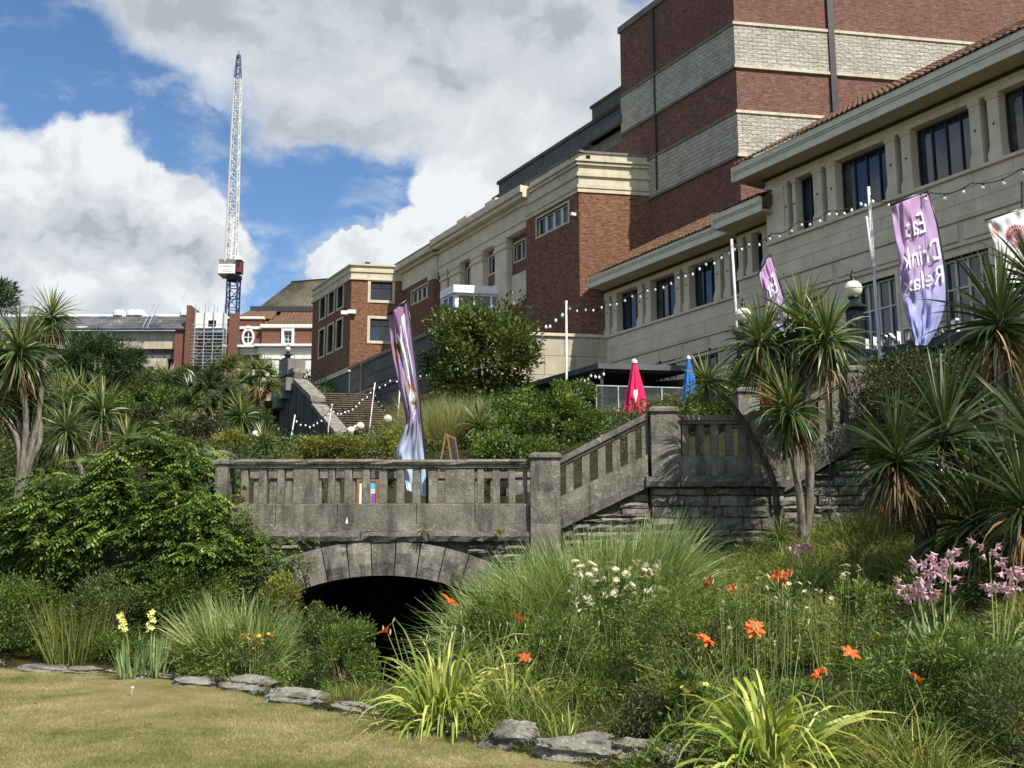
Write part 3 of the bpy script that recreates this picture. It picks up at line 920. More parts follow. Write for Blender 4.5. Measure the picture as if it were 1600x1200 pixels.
# ---- brick corner block below the tower
ba = thing('corner_block', 'projecting brick block with a cream stone cornice at the foot of the fly tower', 'building', (*corner(32, 57.38), 8))
fa, fal = facade(32), front(32, 57.38)
LA = 3.95
wn = (58.4, 61.5, 18.65, 19.65)
mb = MB(); fa.wall(mb, 57.38, 62.65, 8, 19.9, [wn], 0, .35)
fal.wall(mb, 0, LA, 8, 19.9, [], 0, .3)
a, b = fa.p(62.65, 8), fa.p(62.65, 8, -3.5)
mb.add([a, b, b + Vector((0, 0, 14)), a + Vector((0, 0, 14))], [(0, 1, 2, 3)])
mb.build('wall', M['brick_mott'], ba, fix=False)
window(fa, ba, *wn[:2], *wn[2:], -.2, 4, 1, .07, .22, 'offwhite', .02, sw=.12)
mb = MB()
q = [fa.p(57.38, 19.9), fal.p(LA, 19.9), fa.p(62.65, 19.9, -3.7), fa.p(62.65, 19.9)]
mb.poly(q, [p + Vector((0, 0, 2.1)) for p in q]); mb.build('parapet', M['stone_pale'], ba)
for (z0, z1, d) in ((19.9, 20.1, .06), (20.12, 20.3, .10), (20.75, 20.95, .10), (21.35, 21.5, .12), (21.52, 21.62, .2)):
    mb = MB(); fa.box(mb, 57.38 - .0, 62.65, z0, z1, -.2, d); mb.build('moulding', M['stone_pale'], ba)
    mb = MB(); fal.box(mb, -d, LA, z0, z1, -.2, d); mb.build('moulding', M['stone_pale'], ba)
mb = MB(); fa.box(mb, 57.2, 62.75, 22.0, 22.12, -.5, .06); fal.box(mb, -.06, LA, 22.0, 22.12, -.5, .06); mb.build('coping', M['stone_grime'], ba)
mb = MB(); fal.box(mb, .4, .62, 21.72, 21.9, 0, .012); mb.build('outlet', M['dark'], ba)
mb = MB(); fa.box(mb, 57.6, 57.75, 18.7, 18.85, 0, .3); mb.build('floodlight', M['white'], ba)

# ---- auditorium parapet behind
au = thing('auditorium_block', 'dark weathered stone parapet of the auditorium running behind the brick blocks', 'building', (*corner(36.6, 61), 8))
fu_ = facade(36.6)
mb = MB(); fu_.box(mb, 60.2, 75.2, 8, 24.0, -14, 0); mb.build('wall', M['brick'], au)
for (a, b, z0, z1, d) in ((60.2, 75.2, 24.0, 24.75, .05), (60.2, 75.4, 24.75, 25.15, .45), (60.2, 75.2, 25.15, 26.1, .0), (60.2, 75.3, 26.1, 26.32, .12), (60.6, 63.9, 26.2, 26.95, .2), (60.6, 64.0, 26.95, 27.1, .3), (60.6, 63.9, 24.75, 25.3, .62)):
    k = max(1, round((b - a) / 1.9))
    for i in range(k):
        mb = MB(); fu_.blk(mb, a + (b - a) * i / k, a + (b - a) * (i + 1) / k, z0, z1, -6, d, .02)
        mb.build('parapet_stone', M['stone_grime' if z0 < 24.7 else 'stone_dark'], au)

# ---- pilastered side
pb = thing('pilastered_block', 'theatre side with stone pilasters, small paired windows and a deep cornice', 'building', (*corner(32.6, 63), 8))
fp = facade(32.6)
holes = [(63.85, 65.1, 18.15, 19.2), (66.87, 68.1, 18.15, 19.2), (69.8, 70.9, 18.15, 19.2)]
mb = MB(); fp.wall(mb, 62.5, 74.2, 8, 19.6, holes, 0, .3); mb.build('wall', M['brick'], pb, fix=False)
for h in holes: window(fp, pb, *h, -.18, 2, 1, .06, .1, 'offwhite', .03, sw=.1)
for (a, b) in ((65.35, 66.7), (68.22, 69.75), (71.2, 72.62), (73.0, 73.9)):
    mb = MB(); fp.blk(mb, a, b, 8, 19.0, -.1, .42, .03); mb.build('pilaster', M['stone_wing'], pb)
    mb = MB(); fp.blk(mb, a - .06, b + .06, 19.0, 19.2, -.1, .5, .03); fp.blk(mb, a - .03, b + .03, 19.38, 19.6, -.1, .5, .03); fp.blk(mb, a, b, 19.2, 19.38, -.1, .44, .02); mb.build('capital', M['stone_wing'], pb)
for (a, b) in ((62.7, 65.3), (66.75, 68.2), (69.8, 71.15)):
    mb = MB(); fp.blk(mb, a, b, 15.6, 17.35, -.1, .12, .02); mb.build('stone_panel', M['stone_wing'], pb)
bands(fp, 62.5, 74.1, [(19.6, 20.0, .45), (20.0, 20.1, .52), (20.1, 20.9, .46), (20.9, 21.1, .62), (21.1, 21.35, 1.0), (21.35, 21.75, 1.15)], pb, 'cornice', 'stone_wing', 3.0)
mb = MB(); fp.box(mb, 62.6, 74.1, 21.75, 22.0, -8, .6); mb.build('roof', M['stone_grime'], pb)
for a in (66.5, 70.2): mb = MB(); fp.box(mb, a, a + 1.3, 22.0, 22.4, -.6, .5); mb.build('parapet_stone', M['stone_pale'], pb)

pe = thing('end_block', 'brick end bay with a four light window strip above the glazed porch', 'building', (*corner(32, 74), 8))
fe, fel = facade(32), front(32, 74.0)
wn = (75.0, 77.85, 18.45, 19.3)
mb = MB(); fe.wall(mb, 74.0, 80.4, 8, 19.75, [wn], 0, .3); fel.wall(mb, 0, 1.2, 8, 19.75, [], 0, .1); mb.build('wall', M['brick'], pe, fix=False)
window(fe, pe, *wn, -.18, 4, 1, .07, .2, 'offwhite', .02, sw=.12)
mb = MB(); fe.blk(mb, 74.0, 74.75, 8, 19.3, -.1, .2, .02); mb.build('pier', M['brick'], pe)
mb = MB(); fe.blk(mb, 73.95, 74.8, 19.3, 19.95, -.1, .28, .03); mb.build('capital', M['stone_pale'], pe)
bands(fe, 74.0, 80.4, [(19.75, 20.9, .06), (20.9, 21.1, .3), (21.1, 21.45, .6)], pe, 'cornice', 'stone_wing', 3.0)
for (z0, z1, d) in ((19.75, 20.9, .06), (20.9, 21.1, .3), (21.1, 21.45, .6)):
    mb = MB(); fel.box(mb, -d * .6, 1.2, z0, z1, -.3, d); mb.build('cornice', M['stone_pale'], pe)
mb = MB(); fe.box(mb, 74.0, 80.4, 21.45, 21.75, -7, .4); mb.build('roof', M['stone_grime'], pe)

# ---- brick office block
bc = thing('office_block', 'sunlit red brick corner block with two large dark windows one above the other', 'building', (*corner(28.2, 78.7), 12))
fc, fcl = facade(28.2), front(28.2, 78.7)
LC = 3.75
sw_ = [(80.25, 81.35), (82.05, 83.15), (83.9, 85.0)]
hs = [(a, b, 18.85, 20.35) for a, b in sw_] + [(a, b, 15.98, 17.95) for a, b in sw_]
f0 = lambda x, y: fcl.sz(x, y)
hl = []
for (x0, y0, x1, y1) in ((579.5, 440, 612.5, 470), (578.5, 498, 612, 533.5)):
    a = fcl.sz(x0, y0); b = fcl.sz(x1, y1); hl.append((a[0], b[0], b[1], a[1]))
mb = MB(); fc.wall(mb, 78.7, 86.7, 14.25, 20.4, hs, 0, .3); fcl.wall(mb, 0, LC + .8, 14.25, 20.4, hl, 0, .4); mb.build('wall', M['brick_mott'], bc, fix=False)
for h in hs: window(fc, bc, *h, -.2, 2, 1, .05, .06, 'bronze', .04, sw=.15)
for h in hl: window(fcl, bc, *h, -.28, 2, 1, .05, .05, 'bronze', .04, sw=.2, transom=[h[2] + (h[3] - h[2]) * .72])
mb = MB(); q = [fc.p(78.7, 20.4, .04), fcl.p(LC + .8, 20.4, .04), fc.p(86.7, 20.4, -5), fc.p(86.7, 20.4, .04)]
mb.poly(q, [p + Vector((0, 0, 1.0)) for p in q]); mb.build('parapet', M['stone_pale'], bc)
for (z0, z1, d) in ((20.4, 20.52, .1), (20.95, 21.1, .1), (21.4, 21.52, .14)):
    mb = MB(); fc.box(mb, 78.7, 86.8, z0, z1, -.6, d); fcl.box(mb, -d, LC + .8, z0, z1, -.6, d); mb.build('moulding', M['stone_pale'], bc)
mb = MB(); fc.box(mb, 78.7, 86.7, 11.0, 13.95, -3, .0); fcl.box(mb, .0, LC + .8, 11.0, 13.95, -3, .0); mb.build('plinth', M['stone_dark'], bc)
mb = MB(); fc.box(mb, 78.6, 86.7, 13.95, 14.27, -3, .08); fcl.box(mb, -.08, LC + .8, 13.95, 14.27, -3, .08); mb.build('plinth_band', M['stone_pale'], bc)
mb = MB(); fcl.box(mb, -.2, .35, 17.95, 18.2, .05, .3); fcl.box(mb, -.65, -.2, 17.85, 18.1, .1, .4); mb.build('security_camera', M['white'], bc)
mb = MB(); fcl.box(mb, .9, 1.25, 21.52, 21.85, -.8, -.5); mb.build('roof_vent', M['lead'], bc)

# ---- glazed porch
gp = thing('glazed_porch', 'white flat roofed glazed porch on the theatre side above the round tree', 'porch', (-3.27, 57, 13))
pcorner = (-3.27, 57.0)
fx, fy = Frame(pcorner, FU, FN), Frame(pcorner, LU, LN)
mb = MB()
ring4 = lambda s, l, z, o=0.0: [fx.p(-o, z, o), fy.p(l, z, o), fy.p(l, z, o) + Vector((*(FU * (s + 2 * o)), 0)), fx.p(s, z, o)]
mb.poly(ring4(1.6, 3.2, 16.5, .18), ring4(1.6, 3.2, 16.95, .18)); mb.build('roof', M['white'], gp)
mb = MB(); mb.poly(ring4(1.6, 3.2, 12.5), ring4(1.6, 3.2, 13.6)); mb.build('base_wall', M['brick'], gp)
window(fx, gp, .1, 1.6, 13.6, 16.5, -.06, 2, 1, .1, .1, 'white', transom=[15.2])
window(fy, gp, .1, 3.1, 13.6, 16.5, -.06, 3, 1, .12, .12, 'white', transom=[15.2])
mb = MB(); mb.poly([fx.p(0, 13.6), fy.p(.22, 13.6), fy.p(.22, 13.6, -.2), fx.p(.1, 13.6, -.2)], [fx.p(0, 16.5), fy.p(.22, 16.5), fy.p(.22, 16.5, -.2), fx.p(.1, 16.5, -.2)]); mb.build('corner_post', M['white'], gp)

# ---- stone wings with the deep eaves
def tiled_roof(name, parent, fr, s0, s1, d_e, z_e, d_r, z_r, hip0=0.0, hip1=0.0, tw_=0.23, th=0.31):
    """pantile roof: rolls of tiles stepped course by course"""
    run = math.hypot(d_e - d_r, z_r - z_e)
    nc = max(2, int(run / th)); nt_ = int((s1 - s0) / tw_)
    mb = MB()
    prof = [(0, 0), (.18, .035), (.36, .048), (.54, .035), (.72, 0), (.86, -.008)]
    ux, uz = (d_r - d_e) / run, (z_r - z_e) / run
    nx, nz = -uz, ux
    sgn = 1 if nz > 0 else -1
    if nz < 0: nx, nz = -nx, -nz
    for i in range(nc):
        l0, l1 = i * run / nc, (i + 1) * run / nc + .05
        for k in range(nt_):
            a = s0 + k * tw_
            fr0 = i / nc
            if a < s0 + hip0 * fr0 or a > s1 - hip1 * fr0: continue
            jit = random.uniform(-.01, .012)
            lo, hi = [], []
            for (x, h) in prof + [(1.0, 0)]:
                hh = h + .035 + jit
                lo.append(fr.p(a + x * tw_, z_e + uz * l0 + nz * (hh + .03), d_e + ux * l0 + nx * (hh + .03)))
                hi.append(fr.p(a + x * tw_, z_e + uz * l1 + nz * hh, d_e + ux * l1 + nx * hh))
            m_ = len(lo)
            skirt = [p - Vector((0, 0, .06)) for p in lo]
            mb.add(lo + hi + skirt, [(j, j + 1, m_ + j + 1, m_ + j) for j in range(m_ - 1)] + [(2 * m_ + j, 2 * m_ + j + 1, j + 1, j) for j in range(m_ - 1)])
    return mb.build(name, M['tile'], parent, kind='stuff', fix=False)

def wing(name, label, c, s0, s1, z_sill, z_win0, z_win1, z_j, wins, c_e, fas, s_tip, roof_d, roof_z, str_z, lows, zbase, seed, hip=0.0, nx=4, end_block=0.0):
    f = facade(c)
    t = thing(name, label, 'building', (*corner(c, s0), zbase))
    de = (c - c_e) * FU.y                       # how far the eave hangs out
    lw = [(a, b, z0, z1) for (a, b, z0, z1) in lows]
    mb = MB(); f.wall(mb, s0, s1, zbase, z_sill - .1, lw, -.03, .35)
    f.box(mb, s0, s1, z_win1 + .04, z_j, -.7, -.03)
    f.box(mb, s0, s1, zbase, z_j, -1.4, -.75)
    a, b = f.p(s1, zbase, -.03), f.p(s1, zbase, -9)
    mb.add([a, b, b + Vector((0, 0, z_j - zbase)), a + Vector((0, 0, z_j - zbase))], [(0, 1, 2, 3)])
    mb.build('wall', M['stone_wing'], t, fix=False)
    stone_courses(f, t, s0, s1, str_z + .12, z_sill - .12, -.03, .012, 'stone_wing', .48, 1.35, seed=seed, joint=.008)
    stone_courses(f, t, s0, s1, zbase + .5, str_z - .85, -.03, .01, 'stone_wing', .52, 1.3, holes=[(h[0] - .14, h[1] + .14, h[2] - .1, h[3] + .2) for h in lw], seed=seed + 5, joint=.008)
    bands(f, s0, s1, [(z_sill - .12, z_sill, .12), (str_z, str_z + .1, .07), (str_z - .82, str_z - .7, .07)], t, 'string_course', 'stone_wing', 2.7)
    x = s0 + .3
    while x < s1 - 1:
        mb = MB(); f.blk(mb, x, min(x + 1.5, s1 - .2), str_z - .64, str_z - .07, -.03, .05, .02); mb.build('frieze_panel', M['stone_wing'], t)
        x += 1.72
    # lintel with a fillet
    bands(f, s0, s1, [(z_win1 + .02, z_win1 + .22, .03), (z_win1 + .22, z_j, .0)], t, 'lintel', 'stone_wing', 3.0)
    mb = MB(); f.box(mb, s0, s1, z_j - .10, z_j - .03, -.1, .10); mb.build('painted_shade_strip', M['bronze'], t)  # solid dark strip; the shade line under the soffit is its colour
    # window bays with paired flared piers
    edges = []
    for (a, b) in wins:
        window(f, t, a, b, z_win0, z_win1, -.42, max(2, round((b - a) / .5)), 1, .05, .045, 'bronze', None)
        edges.append((a, b))
    edges.sort()
    def pier(a, b):
        mb = MB()
        ring_ = lambda z, o, d1: [f.p(a - o, z, -.6), f.p(b + o, z, -.6), f.p(b + o, z, d1), f.p(a - o, z, d1)]
        mb.poly(ring_(z_sill, .05, .06), ring_(z_sill + .22, .05, .06)); mb.poly(ring_(z_sill + .22, .05, .06), ring_(z_sill + .5, 0, .0)); mb.poly(ring_(z_sill + .5, 0, 0), ring_(z_win1 - .12, 0, 0)); mb.poly(ring_(z_win1 - .12, .03, .03), ring_(z_win1 + .03, .03, .03))
        mb.build('pier', M['stone_wing'], t)
        g = MB(); m_ = (a + b) / 2; f.box(g, m_ - .03, m_ + .03, z_sill + 1.15, z_sill + 1.21, 0, .03); return g
    bolts = MB()
    gaps = []
    prev = s0
    for (a, b) in edges:
        gaps.append((prev, a)); prev = b
    gaps.append((prev, s1 - end_block))
    for (a, b) in gaps:
        wd = b - a
        if wd < .5: continue
        if wd > 1.6: 
            pier(a + .04, a + .42); pier(b - .42, b - .04)
            mb = MB(); f.box(mb, a + .6, b - .6, z_sill, z_win1 + .03, -.6, -.02); mb.build('pier', M['stone_wing'], t)
            continue
        pw = (wd - .26) / 2
        for (p, q) in ((a + .03, a + pw), (b - pw, b - .03)):
            g = pier(p, q); bolts.v, bolts.f = (bolts.v + g.v, bolts.f + [tuple(i + len(bolts.v) for i in ff) for ff in g.f]) if bolts.v else (g.v, g.f)
        mb = MB(); f.box(mb, a + pw - .02, b - pw + .02, z_sill, z_win1, -.5, -.44); mb.build('narrow_light', M['bronze'], t)
    if bolts.v: bolts.build('wall_fixing', M['bronze'], t, kind='stuff')
    if end_block: 
        mb = MB(); f.blk(mb, s1 - end_block, s1, z_sill, z_win1 + .02, -.6, .03, .02); mb.build('pier', M['stone_wing'], t)
    # eave
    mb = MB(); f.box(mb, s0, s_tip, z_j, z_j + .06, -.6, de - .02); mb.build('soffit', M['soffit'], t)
    k = max(2, round((s_tip - s0) / 3))
    for i in range(k):
        a, b = s0 + (s_tip - s0) * i / k, s0 + (s_tip - s0) * (i + 1) / k
        mb = MB()
        f.box(mb, a, b, z_j - .03, z_j + .26, de - .06, de)
        f.box(mb, a, b, z_j + .26, z_j + .33, de - .06, de + .05)
        f.box(mb, a, b, z_j + .33, z_j + fas, de - .06, de + .10)
        mb.build('fascia', M['fascia'], t)
    mb = MB(); f.box(mb, s_tip, s_tip + .06, z_j - .03, z_j + fas, -3.0, de + .1); mb.build('fascia', M['fascia'], t)
    mb = MB(); mb.hexa([f.p(s0, z_j + .1, de - .1), f.p(s_tip, z_j + .1, de - .1), f.p(s_tip - hip, roof_z - .05, roof_d), f.p(s0, roof_z - .05, roof_d),
                        f.p(s0, z_j + fas - .02, de - .05), f.p(s_tip, z_j + fas - .02, de - .05), f.p(s_tip - hip, roof_z, roof_d), f.p(s0, roof_z, roof_d)])
    mb.build('roof', M['tile'], t)
    tiled_roof('roof_tile', t, f, s0, s_tip, de + .12, z_j + fas, roof_d, roof_z + .03, hip1=hip)
    for (a, b, z0, z1) in lw:
        window(f, t, a, b, z0, z1, -.3, 4, 1, .08, .06, 'offwhite', .03, sw=.12, smat='stone_wing', transom=[z0 + (z1 - z0) * .55])
    return t

wing('near_wing', 'near stone pavilion wing with tall dark windows under deep overhanging eaves', 32, 27.0, 44.25, 13.6, 13.63, 15.72, 16.2,
     [(41.83, 42.66), (38.5, 40.7), (35.24, 37.42), (31.98, 34.16), (28.7, 30.9)], 30.9, .56, 44.95, -3.6, 19.6, 12.05,
     [(38.4, 40.2, 8.8, 10.95), (34.9, 36.7, 8.8, 10.95), (31.4, 33.2, 8.8, 10.95), (41.8, 43.3, 8.8, 10.95)], 6.0, 3, hip=3.0, end_block=.95)
wing('middle_wing', 'short stepped stone bay with one narrow window between the two long wings', 32.7, 44.2, 46.95, 12.85, 12.9, 14.5, 14.75,
     [(45.55, 46.1)], 31.25, .55, 46.9, -3.0, 17.0, 11.4, [], 6.0, 9, hip=1.0)
wing('far_wing', 'far stone wing with a clay tile roof rising behind the closed parasols', 33.35, 46.2, 57.6, 12.4, 12.5, 14.38, 14.74,
     [(54.9, 56.55), (52.1, 53.85), (49.4, 51.05), (46.7, 48.35)], 32.1, .48, 57.3, -2.34, 17.45, 11.0,
     [(52.1, 54.0, 8.4, 10.45), (49.3, 51.2, 8.4, 10.45), (54.9, 56.6, 8.4, 10.3)], 6.0, 14, hip=.0)

# canopy with standing letters
def text_mesh(body, size=1.0, extrude=0.0, res=3):
    cu = bpy.data.curves.new('lettering', 'FONT')
    cu.body = body; cu.size = size; cu.extrude = extrude; cu.resolution_u = res
    o = bpy.data.objects.new('lettering', cu); COL.objects.link(o)
    dg = bpy.context.evaluated_depsgraph_get(); dg.update()
    me = o.evaluated_get(dg).to_mesh()
    vs = [v.co.copy() for v in me.vertices]; fs = [tuple(p.vertices) for p in me.polygons]
    o.evaluated_get(dg).to_mesh_clear()
    bpy.data.objects.remove(o); bpy.data.curves.remove(cu)
    return vs, fs

cf = facade(29.2)
cs0, cz0 = cf.sz(1352, 550)
cy = thing('entrance_canopy', 'flat entrance canopy carrying standing white letters behind the lamp post', 'canopy', (*corner(29.2, cs0), 8))
mb = MB(); cf.box(mb, cs0 - 7, cs0 + 4, cz0 - .35, cz0 - .06, -2.9, .25); mb.build('slab', M['lead'], cy)
mb = MB(); cf.box(mb, cs0 - 7, cs0 + 4, cz0 - .06, cz0, -.1, .0); mb.build('letter_rail', M['lead'], cy)
for ds in (-5.5, -1.5, 2.5): mb = MB(); cf.box(mb, cs0 + ds, cs0 + ds + .14, 5.5, cz0 - .35, -.3, -.16); mb.build('post', M['black'], cy)
ltr = 'PAVILION DANCE'
xs = 0.0
adv = {'I': .36, 'L': .6, 'V': .72, 'A': .76, 'N': .78, 'D': .76, 'O': .8, 'P': .66, 'C': .76, 'E': .62, ' ': .35}
k0 = sum(adv[ch] for ch in 'PAVI') * 1.0
for ch in ltr:
    if ch != ' ':
        vs, fs = text_mesh(ch, 1.0, .05)
        mb = MB(); mb.add([cf.p(cs0 - (v.x * 1.06 + xs - k0) * .52, cz0 + .01 + v.y * .58, v.z * 1.6) for v in vs], fs)
        lt_ = mb.build('letter', M['white'], cy, label='white standing letter ' + ch)
        vs, fs = text_mesh(ch, 1.0, .0)
        mb = MB(); mb.add([cf.p(cs0 - (v.x * 1.06 + xs - k0) * .52, cz0 + .01 + v.y * .58, .086) for v in vs], fs)
        mb.build('letter_face', M['stone_dark'], lt_, fix=False)
    xs += adv[ch]

# ---- retaining walls, terrace wall
rw = thing('retaining_wall', 'dark stone retaining wall with stepped ledges climbing beside the wide stairs', 'wall', (*corner(27, 58), 8))
fr_ = facade(27)
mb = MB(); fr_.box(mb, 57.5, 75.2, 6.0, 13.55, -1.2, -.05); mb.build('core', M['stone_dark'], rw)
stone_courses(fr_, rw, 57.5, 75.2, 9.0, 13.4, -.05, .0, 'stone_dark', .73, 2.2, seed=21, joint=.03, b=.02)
for z, d in ((13.55, .12), (11.6, .16), (10.1, .2)):
    bands(fr_, 57.5, 75.3, [(z, z + .2, d)], rw, 'ledge', 'stone_grime', 2.6)
mb = MB(); fr_.box(mb, 72.8, 73.0, 9, 13.6, 0, .15); fr_.box(mb, 66.5, 66.7, 9, 13.6, 0, .15); mb.build('downpipe', M['stone_grime'], rw)

tr = thing('terrace_wall', 'pale streaked terrace wall at the foot of the brick corner block behind the tree', 'wall', (*corner(32, 57.38), 7))
ftw = front(32, 57.3)
mb = MB(); ftw.box(mb, -5.4, 1.45, 6, 12.4, -.3, .05); mb.build('core', M['concrete'], tr)
stone_courses(ftw, tr, -5.4, 1.45, 6.5, 12.3, .05, .09, 'concrete', 1.0, 1.7, seed=31, joint=.02)
for z in (12.3, 9.85, 8.4): bands(ftw, -5.4, 1.45, [(z, z + .16, .2)], tr, 'ledge', 'stone_pale', 2.2)

# ---- wide stairs
st = thing('stairway', 'broad flight of stone steps climbing between dark walls to the brick block', 'stairs', (*corner(24, 62), 7))
fs0 = Frame(corner(24, 0), FU, FN)
sA, zA, NST = 62.3, 7.45, 22
q0 = Frame(corner(20.9, sA), LU, LN)
W_ST = 5.7
for i in range(NST):
    mb = MB()
    o = Vector((*(FU * (i * .345)), 0))
    z0, z1 = zA + i * .175, zA + (i + 1) * .175
    def pp(s, z, d): return q0.p(s, z, d) + o
    a = [pp(0, z0 - .6, -.03), pp(W_ST, z0 - .6, -.03), pp(W_ST, z0 - .6, -.55), pp(0, z0 - .6, -.55)]
    mb.poly(a, [p + Vector((0, 0, .6 + .12)) for p in a])
    b_ = [pp(0, z0 + .12, .045), pp(W_ST, z0 + .12, .045), pp(W_ST, z0 + .12, -.55), pp(0, z0 + .12, -.55)]
    mb.poly(b_, [p + Vector((0, 0, .055)) for p in b_])
    mb.build('step', M['step'], st)
o = Vector((*(FU * (NST * .345)), 0))
mb = MB(); a = [q0.p(-1, zA + NST * .175 - .5, 0) + o, q0.p(W_ST, zA + NST * .175 - .5, 0) + o, q0.p(W_ST, zA + NST * .175 - .5, -6) + o, q0.p(-1, zA + NST * .175 - .5, -6) + o]
mb.poly(a, [p + Vector((0, 0, .5)) for p in a]); mb.build('landing', M['concrete'], st)
pw_ = thing('stair_wall', 'tall dark grey stair wall stepping down with a pale lichened coping', 'wall', (*corner(20.8, 63), 5))
fw = facade(20.8)
prof = [(59.6, 7.6), (63.3, 9.5), (63.5, 9.95), (66.7, 11.4), (66.75, 12.05), (69.3, 12.05)]
for i in range(len(prof) - 1):
    (a, za), (b, zb) = prof[i], prof[i + 1]
    if b - a < .3: continue
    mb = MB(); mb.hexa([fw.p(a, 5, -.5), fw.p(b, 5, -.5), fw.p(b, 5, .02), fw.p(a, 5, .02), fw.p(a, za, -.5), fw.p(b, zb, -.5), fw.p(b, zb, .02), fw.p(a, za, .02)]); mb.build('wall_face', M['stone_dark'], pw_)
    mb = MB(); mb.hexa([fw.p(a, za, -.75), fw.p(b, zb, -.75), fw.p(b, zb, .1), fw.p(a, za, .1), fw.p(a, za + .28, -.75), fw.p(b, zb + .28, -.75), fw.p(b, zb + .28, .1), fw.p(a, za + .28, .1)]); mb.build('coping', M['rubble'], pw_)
mb = MB()
for a in (60.5, 62.0, 63.4, 64.8, 66.2, 67.6): fw.blk(mb, a, a + .22, 5, np.interp(a, [p[0] for p in prof], [p[1] for p in prof]), -.02, .10, .02)
mb.build('buttress', M['stone_dark'], pw_)
for a, z in ((67.3, 10.6), (68.5, 10.2), (66.9, 11.0)): mb = MB(); fw.blk(mb, a, a + .9, z, z + .75, 0, .45, .03); mb.build('stone_box', M['stone_grime'], pw_)
mb = MB(); fw.blk(mb, 67.6, 69.4, 12.05, 13.0, -.9, .15, .04); mb.build('end_pier', M['stone_grime'], pw_)

# ---- terrace kiosk
kk = thing('terrace_kiosk', 'low dark kiosk with a flat grey roof on the terrace behind the magenta parasol', 'kiosk', (3.43, 40, 7))
kc = (3.43, 40.0)
kx, ky = Frame(kc, FU, FN), Frame(kc, LU, LN)
def kring(s, l, z, o): return [kx.p(-o, z, o), ky.p(l + o, z, o), ky.p(l + o, z, o) + Vector((*(FU * (s + 2 * o)), 0)), kx.p(s + o, z, o)]
mb = MB(); mb.poly(kring(7, 4.0, 8.98, .0), kring(7, 4.0, 9.2, .0)); mb.build('roof', M['roof_grey'], kk)
mb = MB(); mb.poly(kring(6.6, 3.6, 8.9, -.25), kring(6.6, 3.6, 8.98, -.25)); mb.build('soffit', M['lead'], kk)
mb = MB(); ky.box(mb, .4, 4.0, 6.6, 8.9, -5.6, -2.0); mb.build('back_wall', M['dark'], kk)
mb = MB(); ky.box(mb, .6, 3.2, 6.6, 7.7, -2.6, -2.1); mb.build('counter', M['lead'], kk)
mb = MB(); ky.box(mb, .9, 3.0, 8.15, 8.3, -1.98, -1.9); mb.build('menu_strip', plain('menu_strip', (.09, .08, .05), .6), kk)
for s in (.15, 3.75): mb = MB(); ky.box(mb, s, s + .12, 6.6, 8.9, -.4, -.28); mb.build('post', M['white' if s > 1 else 'lead'], kk)
gb = thing('glass_balustrade', 'clear glass balustrade in front of the dark terrace kiosk', 'railing', (3.4, 38.6, 6.9))
gf = Frame((3.2, 38.4), LU, LN)
gm = material('balustrade_glass', lambda nt, b: (b.inputs['Base Color'].__setattr__('default_value', (.75, .85, .83, 1)), b.inputs['Transmission Weight'].__setattr__('default_value', 0.9), b.inputs['Alpha'].__setattr__('default_value', 0.22)), .05, .5)
for i in range(5):
    mb = MB(); gf.box(mb, i * .86 + .03, i * .86 + .83, 7.0, 8.0, 0, .012); mb.build('glass_panel', gm, gb)
    mb = MB(); gf.box(mb, i * .86 - .02, i * .86 + .02, 6.6, 8.03, -.02, .03); mb.build('post', M['metal'], gb)
mb = MB(); gf.box(mb, -.02, 4.3, 8.0, 8.04, -.02, .03); mb.build('handrail', M['metal'], gb)

# ------------------------------------------------------------------ far side: villa, long hall, scaffold, crane
vf = Frame((0, 120), (1, 0), (0, -1))
def vz(px, py): return vf.sz(px, py)
vl = thing('baroque_pavilion', 'old red brick pavilion with white stone arches and an oval window', 'building', (-30, 120, 21))
X0, X1, XM = vz(354, 540)[0], vz(520, 540)[0], vz(410, 540)[0]
zc0, zc1, zt, zr = vz(400, 555)[1], vz(400, 541)[1], vz(400, 513)[1], vz(400, 497)[1]
ov = vz(388, 527)
sash = (*[vz(445, 538)[0], vz(457, 538)[0]], vz(445, 538)[1], vz(445, 519)[1])
lowwin = (vz(373, 600)[0], vz(394, 600)[0], vz(380, 600)[1], vz(380, 572)[1])
mb = MB(); vf.wall(mb, X0, XM, 18, zc0, [lowwin], 0, .3); vf.wall(mb, X0, XM, zc1, zr, [(ov[0] - .5, ov[0] + .5, ov[1] - .7, ov[1] + .7)], 0, .3)
vf.wall(mb, XM, X1, zc1, zt, [sash], .5, .4); vf.wall(mb, XM, XM + .01, 18, zt, [], .5, .4)
vf.box(mb, X0, X1, 18, zt, -10, -.6)
mb.build('wall', M['brick_far'], vl, fix=False)
arcs = [(vz(451, 575)[0], 1.38), (vz(500, 575)[0], 1.38)]
zs = vz(451, 578)[1]
# portal front with arches
mb = MB()
pts_x = sorted([XM - .1, X1] + [c + s * r for c, r in arcs for s in (-1, 1)])
vf.box(mb, XM - .1, arcs[0][0] - 1.38, 18, zc0, -.1, .7); vf.box(mb, arcs[0][0] + 1.38, arcs[1][0] - 1.38, 18, zc0, -.1, .7); vf.box(mb, arcs[1][0] + 1.38, X1, 18, zc0, -.1, .7)
for cx, r in arcs:
    K = 12
    for i in range(K):
        a0, a1 = math.pi * i / K, math.pi * (i + 1) / K
        xa, xb = cx + r * math.cos(a0), cx + r * math.cos(a1)
        za, zb = zs + r * math.sin(a0), zs + r * math.sin(a1)
        mb.hexa([vf.p(xb, zb, -.1), vf.p(xa, za, -.1), vf.p(xa, za, .7), vf.p(xb, zb, .7), vf.p(xb, zc0, -.1), vf.p(xa, zc0, -.1), vf.p(xa, zc0, .7), vf.p(xb, zc0, .7)])
mb.build('portal', M['stone_white'], vl)
